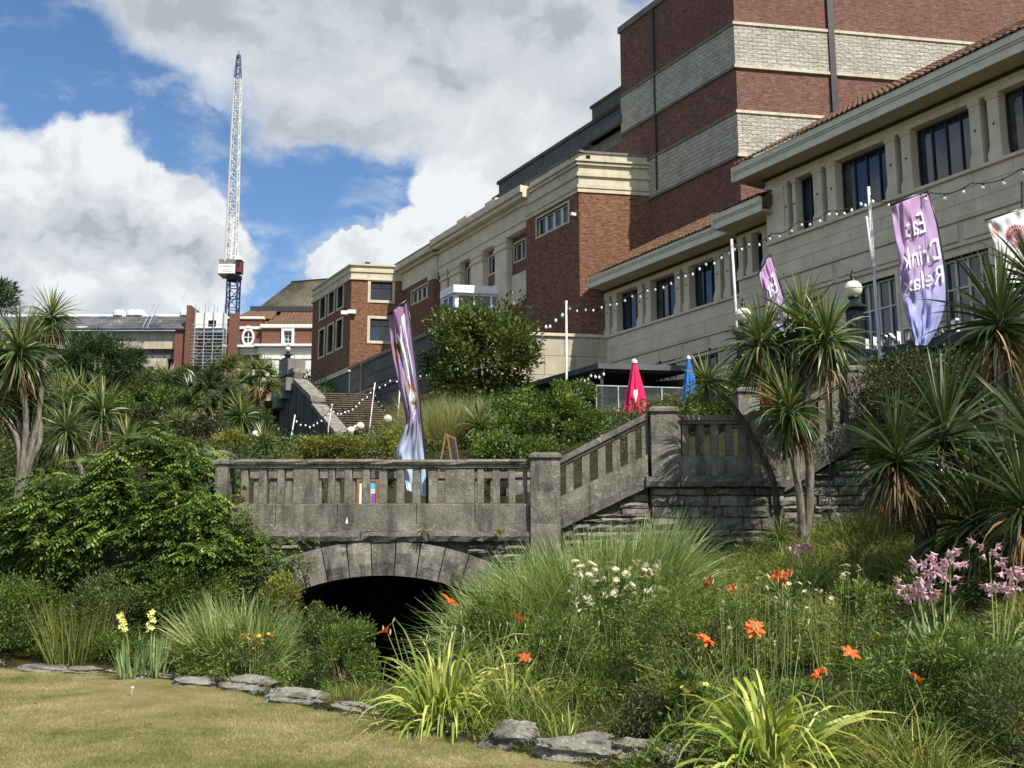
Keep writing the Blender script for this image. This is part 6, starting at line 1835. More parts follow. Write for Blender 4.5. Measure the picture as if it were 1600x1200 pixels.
for (lab, x, y) in (('yellowing fern tuft growing from the cornice above the arch keystone', 661, 832), ('small mossy tuft on the bridge cornice near the right pier', 781, 832)):
    c = at(x, y, 16.35); t = thing('fern_tuft', lab, 'fern', tuple(c))
    n_ = 46; a = rg.random(n_) * 6.28
    bladepart(t, 'fronds', 'bush_gold', np.array(c) + rg.normal(0, .02, (n_, 3)), np.stack([np.cos(a) * .7, -np.abs(np.sin(a)) - .1, rg.uniform(-.4, 1.2, n_)], -1), .13, .016, .8, 3, rng=rg)

# ---- beds: ground cover that nobody could count
def scatter(n_, x0, x1, y0, y1, keep, rg):
    x = rg.uniform(x0, x1, n_); y = rg.uniform(y0, y1, n_)
    k = keep(x, y)
    return x[k], y[k]
def vnoise(x, y, sc, seed):
    rg = np.random.default_rng(seed); out = np.zeros_like(x)
    for i in range(7):
        a, ph, f = rg.random() * 6.28, rg.random() * 6.28, sc * (1.0 + .45 * i)
        out += np.sin((x * np.cos(a) + y * np.sin(a)) * f + ph) / (1 + .35 * i)
    return out / 3.2
rg = np.random.default_rng(5)
def clumps(x, y, nc, rg, rmin=.22, rmax=.5):
    """each point joins the nearest plant of the bed; returns plant index, distance ratio and the outward direction"""
    k = rg.integers(0, len(x), nc); cx, cy = x[k], y[k]; R_ = rg.uniform(rmin, rmax, nc)
    ix = np.empty(len(x), int); dd = np.empty(len(x))
    for i in range(0, len(x), 20000):
        d = np.hypot(x[i:i + 20000, None] - cx, y[i:i + 20000, None] - cy) / R_
        ix[i:i + 20000] = d.argmin(1); dd[i:i + 20000] = d.min(1)
    return ix, np.clip(dd, 0, 1.3), (x - cx[ix]) / R_[ix], (y - cy[ix]) / R_[ix]
# left bed
x, y = scatter(125000, -11, -2.9, 12.2, 17.1, lambda x, y: (y > edge_y(x) + .06) & (y < 17.1), rg)
ix, dd, ox, oy = clumps(x, y, 110, rg)
dist = np.clip((y - edge_y(x)) / 1.7, 0, 1)
h = (.32 + .70 * dist) * rg.uniform(.45, 1.15, 110)[ix] * (1 - .55 * dd ** 2)
h = h * np.where(x > -3.6, .75, 1)
k = len(x)
z = ground(x, y) + np.maximum(h, .05) * (.25 + .75 * rg.random(k) ** .6)
D = np.stack([rg.normal(0, .7, k) + ox * .6, rg.normal(-.3, .7, k) + oy * .6, rg.normal(.45, .5, k)], -1)
t_ = np.clip(rg.normal(.46, .17, 110)[ix] + rg.normal(0, .2, k), 0, 1)
ls = rg.uniform(.7, 1.5, 110)[ix]
v1 = leaves(np.stack([x, y, z], -1), D, rg.uniform(.03, .07, k) * ls, rg.uniform(.010, .022, k) * ls, t_, rng=rg)
link('left_ground_cover', np_mesh('left_ground_cover', *v1, M['cover']), kind='stuff')
# the meadowy right bed: clumps of fine blades between clumps of small leaves
dk = lambda x, y: (y > edge_y(x) + .05) & (y < 16.3) & ~((np.abs(x + 2.0) < 1.0) & (y > 12.6)) & (x < 0.62 * y + .8)
NCL = 330
x, y = scatter(210000, -2.2, 9, 4.8, 16.3, dk, rg)
pr = np.clip(1.25 - y * .05, .35, 1); k_ = rg.random(len(x)) < pr; x, y = x[k_], y[k_]
ix, dd, ox, oy = clumps(x, y, NCL, rg, .20, .46)
kind_ = rg.random(NCL) < .5
dist = np.clip((y - edge_y(x)) / 1.2, 0, 1)
hgt = rg.uniform(.30, 1.1, NCL) * .66
hh = np.maximum((.16 + .84 * dist) * hgt[ix] * (1 - .55 * dd ** 2), .05)
tb_ = rg.normal(.50, .17, NCL)
g_ = kind_[ix]; xg, yg, hg = x[g_], y[g_], hh[g_]; k = len(xg)
P = np.stack([xg, yg, ground(xg, yg) + hg * .25 * rg.random(k)], -1)
D = np.stack([rg.normal(-.08, .38, k) + ox[g_] * .55, rg.normal(-.10, .38, k) + oy[g_] * .55, np.ones(k)], -1)
v1 = blades(P, D, hg * rg.uniform(.55, 1.25, k), rg.uniform(.005, .012, k), rg.uniform(.3, 1.4, k), 3, np.clip(tb_[ix][g_] + rg.normal(0, .24, k), 0, 1), rng=rg)
link('meadow_grass', np_mesh('meadow_grass', *v1, M['meadow']), kind='stuff')
g_ = ~g_; xg, yg, hg = x[g_], y[g_], hh[g_]; k = len(xg)
z = ground(xg, yg) + hg * (.25 + .75 * rg.random(k) ** .6)
ls = rg.uniform(.7, 1.5, NCL)[ix][g_]
v1 = leaves(np.stack([xg, yg, z], -1), np.stack([rg.normal(0, .6, k) + ox[g_] * .7, rg.normal(-.25, .6, k) + oy[g_] * .7, rg.normal(.55, .45, k)], -1), rg.uniform(.03, .075, k) * ls, rg.uniform(.007, .017, k) * ls, np.clip(tb_[ix][g_] + rg.normal(0, .22, k), 0, 1), rng=rg)
link('bed_foliage', np_mesh('bed_foliage', *v1, M['cover']), kind='stuff')
# low grass on the bank under the twin trunked palm and far slope cover
x, y = scatter(60000, 2.4, 9, 12.5, 16.4, lambda x, y: y < 16.4, rg)
k = len(x)
v1 = blades(np.stack([x, y, ground(x, y)], -1), np.stack([rg.normal(0, .5, k), rg.normal(-.1, .5, k), np.ones(k)], -1), rg.uniform(.12, .36, k), .009, .6, 2, np.clip(rg.normal(.62, .25, k), 0, 1), rng=rg)
link('bank_grass', np_mesh('bank_grass', *v1, M['meadow']), kind='stuff')
x = rg.uniform(-40, 16, 150000); y = 18.6 + 62 * rg.random(150000) ** 1.7
k_ = (np.abs(x / y) < .62) & ~((x > -12.2) & (x < -3.4) & (y > 46)) & ~((x > -5.2) & (x < 9) & (y < 20.3)) & ~((x > 1.5) & (y > 33)); x, y = x[k_], y[k_]
k = len(x); s_ = y / 22
v1 = leaves(np.stack([x, y, ground(x, y) + rg.random(k) * .5 * s_ * np.clip(.6 + .6 * vnoise(x, y, .8, 12), .1, 1.2)], -1), np.stack([rg.normal(0, .8, k), rg.normal(-.2, .8, k), rg.normal(.6, .5, k)], -1), rg.uniform(.06, .13, k) * s_, rg.uniform(.02, .045, k) * s_, np.clip(.4 + .3 * vnoise(x, y, .9, 13) + rg.normal(0, .2, k), 0, 1), rng=rg)
link('slope_ground_cover', np_mesh('slope_ground_cover', *v1, M['bush_olive']), kind='stuff')

# ---- named plants of the beds
grass_clump('rush_clump', 'upright rush clump near the left frame edge of the bed', 118, 1035, 15.4, 42, 1.0, .012, 'meadow', 380, .45, .12)
grass_clump('sedge_clump', 'big arching sedge clump in the left bed beside the arch', 378, 1005, 14.6, 58, 1.12, .016, 'sedge', 1700, .78, .5)
grass_clump('sedge_clump', 'smaller drier sedge to the left of the big arching clump', 318, 1000, 14.9, 30, .85, .012, 'drygrass', 900, .8, .5)
bush('leafy_shrub', 'feathery green shrub on the bank just left of the dark arch', 535, 1035, 12.6, 52, 66, 'bush_green', 7500, .045, .014, nc=70, cr=.22, cat='shrub', depth=.5)
bush('leafy_shrub', 'bright yellow green leafy shrub right of the big sedge clump', 440, 945, 15.2, 30, 42, 'bush_gold', 2600, .06, .022, cat='shrub', depth=.35)
bush('leafy_shrub', 'dense olive shrub behind the yellow gladiolus', 295, 928, 15.8, 80, 44, 'bush_green', 6500, .055, .02, nc=60, cat='shrub', depth=.5)
bush('leafy_shrub', 'mint green bushy plant at the far left of the bed', 30, 958, 15.9, 72, 58, 'bush_green', 7000, .05, .022, nc=60, cat='shrub', depth=.6)
bush('leafy_shrub', 'russet topped bushy plant between the rush clump and the gladiolus', 168, 958, 15.7, 62, 54, 'bush_olive', 5600, .05, .02, nc=50, cat='shrub', depth=.5)
bush('leafy_shrub', 'shady green plant at the mouth of the arch', 505, 985, 14.8, 44, 36, 'bush_olive', 3600, .05, .02, cat='shrub', depth=.4)
grass_clump('low_grass', 'fresh green grassy tuft on the lawn edge by the stream', 545, 1085, 11.4, 26, .30, .012, 'meadow', 500, .6, .3)
big, bp_, bz_, _ = grass_clump('pampas_sedge', 'huge fountain of silvery green sedge in front of the sloping balustrade', 930, 960, 13.4, 98, 1.52, .018, 'sedge', 8500, .80, .50, 5, ell=1.15)
grass_clump('pampas_sedge', 'left hanging part of the silvery sedge drooping towards the arch', 800, 968, 12.9, 44, 1.36, .016, 'sedge', 3600, .95, .55)
rg = np.random.default_rng(91)
nf = 60; a = rg.random(nf) * 6.28
b0 = np.array(WO[big.name])
bladepart(big, 'seed_heads', 'drygrass', b0 + np.stack([np.cos(a) * .5, np.sin(a) * .5, np.full(nf, .7)], -1), np.stack([np.cos(a) * .35, np.sin(a) * .2, np.ones(nf)], -1), .85, .016, .25, 4, rng=rg)

def stalks(t, name, tops, bases, r=.006, m='stalk'):
    mb = MB()
    for a, b in zip(bases, tops):
        a, b = Vector(a), Vector(b); mid = a + (b - a) * .55 + Vector((random.uniform(-.03, .03), 0, .02))
        mb.tube([a, mid, b], [r, r * .85, r * .7], 5)
    me = mb.mesh(name, M[m], WO[t.name]); at_ = me.attributes.new('tint', 'FLOAT', 'POINT'); at_.data.foreach_set('value', np.full(len(me.vertices), .5, np.float32))
    return link(name, me, t)

def flower_mesh(name, m, n=6, L=.07, w=.026, th=58, recurve=.9, cup=.35, layers=1, seed=0):
    rg = np.random.default_rng(seed); P, D = [], []
    for l in range(layers):
        for i in range(n):
            a = 6.283 * i / n + l * .5 + rg.normal(0, .08); tt = math.radians(th - l * 18 + rg.normal(0, 6))
            D.append((math.sin(tt) * math.cos(a), math.sin(tt) * math.sin(a), math.cos(tt))); P.append((0, 0, 0))
    P, D = np.array(P, float), np.array(D)
    k = len(P)
    # petals: five wide ribs bending outwards
    V = np.empty((k, 5, 3, 3)); d = D.copy(); p = P.copy(); side = nrm(np.cross(D, np.array([0, 0, 1.0])))
    T = np.empty((k, 5, 3))
    for i in range(5):
        f = i / 4; wv = w * math.sin(math.pi * min(.97, .12 + .82 * f)) * .5
        nn = np.cross(side, d)
        V[:, i, 0] = p - side * wv + nn * wv * cup; V[:, i, 1] = p; V[:, i, 2] = p + side * wv + nn * wv * cup
        T[:, i] = (.85 - .75 * f) if f < .35 else .35
        p = p + d * L / 4; d = nrm(d + np.array([0, 0, -1.0]) * recurve / 4 + D * np.array([1, 1, 0]) * .25)
    q = []
    for i in range(4):
        for s in range(2):
            o = i * 3 + s; b = np.arange(k) * 15
            q.append(np.stack([b + o, b + o + 1, b + o + 4, b + o + 3], -1))
    tt = (T + rg.normal(0, .1, (k, 1, 1))).reshape(-1)
    return np_mesh(name, V.reshape(-1, 3), np.concatenate(q), tt, M[m], True)
FL_OR = flower_mesh('flower', 'orange', 6, .085, .036, 50, .8)
FL_OR2 = flower_mesh('flower', 'orange', 7, .07, .030, 60, 1.0, layers=2, seed=3)
FL_PK = flower_mesh('flower', 'pink', 6, .10, .034, 26, .75, seed=5)
FL_YE = flower_mesh('flower', 'yellow', 5, .05, .034, 52, .5, seed=6)
FL_GO = flower_mesh('flower', 'gold', 9, .020, .010, 78, .2, seed=7)
FL_CR = flower_mesh('flower', 'cream', 6, .028, .018, 66, .3, layers=2, seed=8)
FL_WH = flower_mesh('flower', 'cream', 5, .045, .030, 70, .3, seed=9)
bud = MB(); bud.lathe((0, 0, 0), [(.004, 0), (.011, .03), (.009, .06), (.002, .085)], 6)
BUD = bud.mesh('bud', M['pod']); BUD.attributes.new('tint', 'FLOAT', 'POINT').data.foreach_set('value', np.full(len(BUD.vertices), .6, np.float32))

LEAFV = {}
def leaf_variant(m, key, L, w, lean, droop, seg, k):
    if (key, k) not in LEAFV:
        rg = np.random.default_rng(900 + k)
        v, q, t = blades(np.zeros((1, 3)), np.array([[math.sin(lean), 0, math.cos(lean)]]), L, w, droop, seg, np.array([.15 + .7 * rg.random()]), rng=rg, prof=2.6)
        LEAFV[key, k] = np_mesh('leaf', v, q, t, M[m], True)
    return LEAFV[key, k]
def leaf_clump(t, m, p, rad, n, L, w, spread, droop, rg, key):
    nv = 36
    for i in range(n):
        k = int(rg.integers(0, nv)); lean = abs(np.random.default_rng(k).normal(0, .5)) * spread + .1
        a = rg.random() * 6.283; r = rad * math.sqrt(rg.random()) * (.4 + .6 * min(1, lean))
        x, y = p.x + r * math.cos(a), p.y + r * math.sin(a)
        link('leaf', leaf_variant(m, key, L, w, lean, droop * (.6 + .9 * ((k * 37) % 10) / 10), 7, k), t, (x, y, gz(x, y) - .02), (0, 0, a + rg.normal(0, .6)), rg.uniform(.65, 1.12))

def daylily(label, px, py, Y, n, L, w, flowers=(), spread=1.0, r=26, group=None, drop=.62, buds=0, name='daylily'):
    p = at(px, py, Y); z = gz(p.x, p.y); rg = np.random.default_rng(int(px * 5 + py))
    t = thing(name, label, 'daylily', (p.x, p.y, z), group)
    leaf_clump(t, 'daylily', p, r * Y / F, n, L, w, spread, drop, rg, (round(L, 2), round(w, 3)))
    b, tp = [], []
    for (fx, fy, dy, sc, kind) in flowers:
        q = at(fx, fy, Y + dy); tp.append(q); b.append((p.x + (q.x - p.x) * .35, p.y + dy * .5, gz(p.x, p.y)))
        tilt = (random.uniform(.45, 1.05), random.uniform(-.45, .45), random.uniform(0, 6)); sc *= 1.3
        link('flower', FL_OR if kind == 0 else FL_OR2, t, q, tilt, sc)
        for k in range(2): link('bud', BUD, t, q + Vector((random.uniform(-.05, .05), random.uniform(-.03, .03), random.uniform(-.05, .01))), (random.uniform(-.5, .5), random.uniform(-.5, .5), 0), .8)
    for k in range(buds):
        q = at(px + random.uniform(-90, 150), py - random.uniform(90, 150), Y + random.uniform(-.2, .3)); tp.append(q); b.append((p.x + (q.x - p.x) * .6, p.y, z + .1))
        link('bud', BUD, t, q, (random.uniform(-.4, .4), random.uniform(-.4, .4), 0), random.uniform(.4, .8))
    if tp: stalks(t, 'stalk', tp, b, .0045)
    return t
daylily('lime yellow daylily clump with two orange blooms before the dark arch', 690, 1105, 10.3, 270, 1.0, .036, [(700, 944, 0, 1.25, 0), (605, 988, .1, 1.15, 0), (808, 968, .3, .9, 0)], 1.25, 46, buds=16, drop=1.35)
daylily('paler lime daylily leaves to the right of the first clump', 800, 1100, 10.2, 140, .78, .028, [(820, 1030, .2, .8, 0)], 1.1, 40, buds=6, drop=1.3)
daylily('large lime daylily clump at the bottom centre right in the foreground', 1205, 1215, 7.6, 270, 1.02, .042, [(1282, 1056, .3, .9, 1)], 1.35, 50, buds=4, drop=1.4)
daylily('orange daylily with a fat double bloom above the foreground lime clump', 1175, 1100, 8.4, 50, .5, .02, [(1178, 985, 0, 1.05, 1), (1100, 1003, .1, 1.05, 1)], .8, 20, buds=4)
daylily('orange daylily stalk leaning at the right of the bed', 1330, 1110, 8.2, 40, .5, .02, [(1327, 1024, 0, .85, 0)], .8, 16, buds=3)
daylily('deep orange blossom cluster in the middle of the flower bed', 1225, 960, 10.8, 40, .4, .018, [(1214, 900, 0, .9, 1), (1224, 903, .05, .9, 1), (1233, 898, .05, .8, 1), (1222, 912, 0, .8, 1)], .8, 14)
daylily('small orange blooms left of the deep orange cluster', 1130, 960, 11, 40, .4, .018, [(1108, 912, 0, .9, 1), (1145, 921, .05, .8, 1)], .8, 14)
daylily('faded orange blooms at the right end of the flower bed', 1480, 1150, 7.9, 30, .4, .018, [(1430, 1062, 0, .7, 1), (1530, 1068, .1, .7, 1), (1590, 1140, -.3, .7, 1)], .8, 14)
daylily('scattered lime daylily leaves at the lower right corner', 1440, 1195, 7.4, 60, .45, .02, [], 1.0, 50)
grass_clump('strap_leaves', 'pale strap leaves on the stones beside the lime clump', 880, 1165, 8.9, 16, .42, .022, 'daylily', 26, .8, .5, 5)

# pink trumpet lilies
def pink_lily(label, px, py, Y, heads):
    t, p, z, rg = grass_clump('pink_lily', label, px, py, Y, 22, .75, .038, 'iris', 55, 1.1, .6, 5, cat='lily')
    b, tp = [], []
    for (hx, hy, cnt, sp) in heads:
        q = at(hx, hy, Y); tp.append(q); b.append((p.x + (q.x - p.x) * .3, p.y, gz(p.x, p.y)))
        for i in range(cnt):
            a = rg.random() * 6.28
            o = Vector((math.cos(a) * sp * rg.uniform(.25, 1), math.sin(a) * sp * .8, rg.uniform(-.8, .75) * sp))
            d = Vector((o.x * 8, o.y * 6 - .35, -.55 + o.z * 5)).normalized()
            link('flower', FL_PK, t, q + o, d.to_track_quat('Z', 'Y').to_euler(), rg.uniform(.6, .95))
    stalks(t, 'stalk', tp, b, .009)
pink_lily('pink trumpet lily with the densest drooping flower head beside the dark palm skirt', 1470, 1000, 9.6, [(1450, 900, 26, .20), (1480, 880, 14, .14), (1432, 920, 14, .13), (1484, 860, 5, .05)])
pink_lily('pink trumpet lily with a loose open head near the right frame edge', 1545, 985, 9.4, [(1546, 862, 8, .12), (1580, 892, 8, .10), (1555, 912, 10, .10), (1590, 905, 8, .1)])
pink_lily('small pink lily sprig at the foot of the twin trunked palm', 1245, 900, 12.6, [(1243, 857, 7, .09), (1262, 851, 4, .06)])
for i, (lab, px, py, Y, spots, fm, sc) in enumerate((
    ('cream flowering bush beneath the fountain of silvery sedge', 930, 990, 11.3, (890, 878, 140, 80, 120), FL_CR, 1.7),
    ('white flowered plant among dark leaves left of the pink lilies', 1340, 945, 10.8, (1315, 878, 55, 80, 20), FL_WH, .9),
    ('pale yellow evening primrose low in the middle of the bed', 1085, 1105, 8.6, (1052, 1040, 55, 55, 12), FL_YE, .62),
    ('loose white flower haze in the centre of the bed', 1210, 1010, 10.0, (1120, 900, 180, 110, 75), FL_CR, 1.0))):
    p = at(px, py, Y); t = thing('flowering_plant', lab, 'flowers', (p.x, p.y, gz(p.x, p.y)))
    x0, y0, wx, hy, ct = spots; tp, b = [], []
    for k in range(ct):
        fx, fy = x0 + wx * random.random(), y0 + hy * random.random()
        q = at(fx, fy, Y + random.uniform(-.25, .25)); tp.append(q); b.append((q.x + random.uniform(-.05, .05), q.y + .05, min(gz(q.x, q.y), q.z - .15)))
        link('flower', fm, t, q, (random.uniform(.2, 1.2), random.uniform(-.5, .5), random.uniform(0, 6)), sc * random.uniform(.7, 1.2))
    stalks(t, 'stalk', tp, b, .003)
    c = at(x0 + wx / 2, y0 + hy * .75, Y + .1)
    rg = np.random.default_rng(400 + i)
    foliage(t, 'foliage', 'bush_green' if i < 2 else 'cover', mass(c, (wx * .55 * Y / F, .35, hy * .5 * Y / F), 2200, 30, .05, .016, rg, cr=.3, shell=.3), rng=rg)
bush('willowy_shrub', 'dark willow leaved shrub hanging over the lower right of the bed', 1475, 1068, 8.4, 125, 82, 'bush_green', 13000, .065, .012, nc=110, cr=.2, cat='shrub', depth=.55, droop=.5)
bush('willowy_shrub', 'feathery dark shrub in the bottom right corner', 1585, 1120, 7.5, 70, 80, 'bush_olive', 7000, .05, .009, nc=50, cat='shrub', depth=.35)
bush('leafy_shrub', 'low russet shrub by the edging stones right of centre', 1010, 1120, 8.9, 46, 34, 'dark_shrub', 2600, .03, .014, cat='shrub', depth=.3)
bush('leafy_shrub', 'shadowed green shrub at the right side of the arch mouth', 768, 1000, 12.4, 52, 60, 'bush_green', 4200, .05, .018, cat='shrub', depth=.35)
bush('leafy_shrub', 'dense green foliage below the silvery sedge', 880, 1030, 10.6, 82, 66, 'bush_green', 7500, .045, .012, nc=80, cr=.22, cat='shrub', depth=.5)
bush('leafy_shrub', 'loose green mound in the middle of the flower bed', 1080, 975, 10.4, 110, 66, 'cover', 9000, .05, .012, nc=90, cr=.22, cat='shrub', depth=.7)

# gladiolus and ragwort in the left bed
for lab, px, py, fx, fy0, fy1 in (('tall pale yellow gladiolus spike in the left bed', 238, 1040, 237, 957, 985), ('shorter yellow gladiolus to the left of the tall spike', 205, 1040, 190, 960, 985)):
    t, p, z, rg = grass_clump('gladiolus', lab, px, py, 14.1, 20, .62, .030, 'iris', 40, .4, .1, 4, cat='gladiolus')
    tp = []
    for k in range(9):
        q = at(fx + random.uniform(-5, 5), fy0 + (fy1 - fy0) * k / 8, 14.0); tp.append(q)
        link('flower', FL_YE, t, q, (random.uniform(.8, 1.5), random.uniform(-.4, .4), random.uniform(-1, 1)), 1.0)
    stalks(t, 'stalk', [tp[0]], [(p.x, p.y, z)], .008)
p = at(400, 1050, 13.4); t = thing('ragwort', 'yellow ragwort with clustered heads at the stony lawn edge', 'flowers', (p.x, p.y, gz(p.x, p.y)))
tp = [at(372 + 55 * random.random(), 990 + 30 * random.random() ** 2, 13.4 + random.uniform(-.15, .15)) for _ in range(44)]
for q in tp: link('flower', FL_GO, t, q, (random.uniform(.1, .8), random.uniform(-.4, .4), random.random() * 6), random.uniform(.9, 1.6))
stalks(t, 'stalk', tp[:16], [(q.x * .5 + p.x * .5, p.y, gz(p.x, p.y)) for q in tp[:16]], .004)
rg = np.random.default_rng(60); foliage(t, 'foliage', 'bush_olive', mass(at(402, 1030, 13.4), (.28, .2, .25), 1200, 20, .05, .014, rg), rng=rg)
p = at(205, 1085, 13.2); p = onz(205, 1088, 0); t = thing('dandelion', 'single dandelion seed head standing on the dry lawn', 'weed', tuple(p))
mb = MB(); mb.tube([p, p + Vector((.01, 0, .09))], [.003, .002], 5); mb.lathe(p + Vector((.01, 0, .08)), [(.002, 0), (.016, .012), (.012, .028), (.002, .034)], 8); mb.build('seed_head', M['white'], t)
rg = np.random.default_rng(61); n_ = 12; a = rg.random(n_) * 6.28
bladepart(t, 'leaves', 'dead', np.tile(np.array(p), (n_, 1)), np.stack([np.cos(a), np.sin(a), rg.random(n_)], -1), .05, .010, .3, 2, rng=rg)

# ---- edging rocks
def rock(label, px, py, w_px, h_px, flat=1.0, seed=0):
    p = onz(px, py, 0.0); k = p.y / F
    w_, h_ = w_px * k / 2, max(.05, h_px * k * 1.0)
    import bmesh
    bm = bmesh.new(); bmesh.ops.create_icosphere(bm, subdivisions=4, radius=1)
    rr = np.random.default_rng(seed + 500)
    A = [(rr.normal(size=3) * s, rr.random() * 6, .20 / (s ** .72)) for s in (1.2, 1.8, 2.6, 3.5, 5, 7, 9, 12, 16)]
    fr_a = rr.normal(size=3) * 2.2
    for v in bm.verts:
        v0 = np.array(v.co); c = np.sign(v0) * np.abs(v0) ** .8
        d = sum(am * math.sin(float(np.dot(ax, v0)) + ph) for ax, ph, am in A)
        cr = abs(math.sin(float(np.dot(fr_a, v0)) * 2.2 + 2 * d))                   # cracks
        c = c * (1 + .75 * d - .14 * max(0, 1 - cr * 5))
        lay = math.floor((c[2] + .25 * c[0] + .1 * d) * 5) / 5                       # split bedding ledges
        c[:2] *= 1 + .10 * math.sin(lay * 23 + seed)
        c[2] = .55 * c[2] + .45 * (lay - .25 * c[0])
        v.co = (c[0] * w_, c[1] * max(.14, w_ * .55), c[2] * h_ * .72 * flat + h_ * .14)
    me = bpy.data.meshes.new('rock'); bm.to_mesh(me); bm.free(); me.materials.append(M['rock'])
    o = bpy.data.objects.new('rock', me); COL.objects.link(o)
    o.location = (p.x, p.y + .06, 0); o.rotation_euler = (random.uniform(-.08, .08), random.uniform(-.06, .06), random.uniform(-.2, .2))
    o['label'] = label; o['category'] = 'rock'; o['group'] = 'edging rocks along the lawn'
for i, r in enumerate((
    ('small rounded rock at the far left end of the lawn edging', 2, 1042, 22, 10), ('long low slab rock at the left end of the lawn edging', 62, 1047, 90, 9), ('thin flat rock below the rush clump', 125, 1051, 50, 8), ('sliver of rock under the gladiolus leaves', 190, 1052, 50, 7),
    ('pale ledge rock right of the gladiolus', 240, 1060, 76, 13), ('long cracked ledge rock below the big sedge', 308, 1071, 84, 15), ('humped dark grey rock below the ragwort', 382, 1077, 74, 24), ('broad flat topped rock right of the humped one', 464, 1096, 92, 20),
    ('short pale rock above the lawn curve', 516, 1100, 46, 13), ('layered rock where the edging dips to the stream', 555, 1112, 74, 18), ('small broken rock among dry leaves under the lime clump', 705, 1140, 48, 20), ('largest smooth grey boulder in the edging', 805, 1168, 92, 44),
    ('wide speckled rock right of the largest boulder', 902, 1186, 112, 38), ('dark wet looking rock at the left of the foreground lime clump', 1004, 1190, 82, 34), ('small pale rock tucked behind the dark one', 960, 1178, 50, 26), ('angular rock half under the foreground lime leaves', 1062, 1200, 60, 40), ('shadowed flat rock at the bottom right of the bed', 1395, 1210, 120, 30), ('little stone at the bottom right corner', 1500, 1205, 60, 22))):
    rock(*r, seed=i)
p = onz(684, 1142, 0); t = thing('dry_leaves', 'heap of pale withered leaves on the soil below the lime clump', 'dead leaves', tuple(p))
rg = np.random.default_rng(8); n_ = 40
bladepart(t, 'leaf', 'pod', np.array(p) + np.stack([rg.normal(-.1, .22, n_), rg.normal(.1, .1, n_), rg.uniform(.02, .12, n_)], -1), np.stack([rg.normal(0, 1, n_), rg.normal(0, .6, n_), rg.normal(0, .25, n_)], -1), .22, .018, .5, 4, rng=rg)

# fallen leaves and clover specks on the lawn
rg = np.random.default_rng(15)
yy = rg.uniform(7.4, 15, 260); xx = rg.uniform(-.54, .15, 260) * yy; k_ = yy < edge_y(xx) - .1; xx, yy = xx[k_], yy[k_]; k = len(xx)
v1 = leaves(np.stack([xx, yy, np.full(k, .03)], -1), np.stack([rg.normal(0, 1, k), rg.normal(0, 1, k), rg.normal(.1, .15, k)], -1), rg.uniform(.02, .05, k), rg.uniform(.008, .02, k), rg.random(k), rng=rg)
link('leaf_litter', np_mesh('leaf_litter', *v1, M['dead']), kind='stuff')
# ------------------------------------------------------------------ feather banners
def catmull(pts, n=24):
    pts = [np.array(p, float) for p in pts]; out = []
    seg = len(pts) - 1
    for t in np.linspace(0, seg, n):
        i = min(int(t), seg - 1); u = t - i
        p0, p1, p2, p3 = pts[max(i - 1, 0)], pts[i], pts[i + 1], pts[min(i + 2, seg)]
        out.append(.5 * (2 * p1 + (p2 - p0) * u + (2 * p0 - 5 * p1 + 4 * p2 - p3) * u * u + (3 * p1 - p0 - 3 * p2 + p3) * u ** 3))
    return np.array(out)

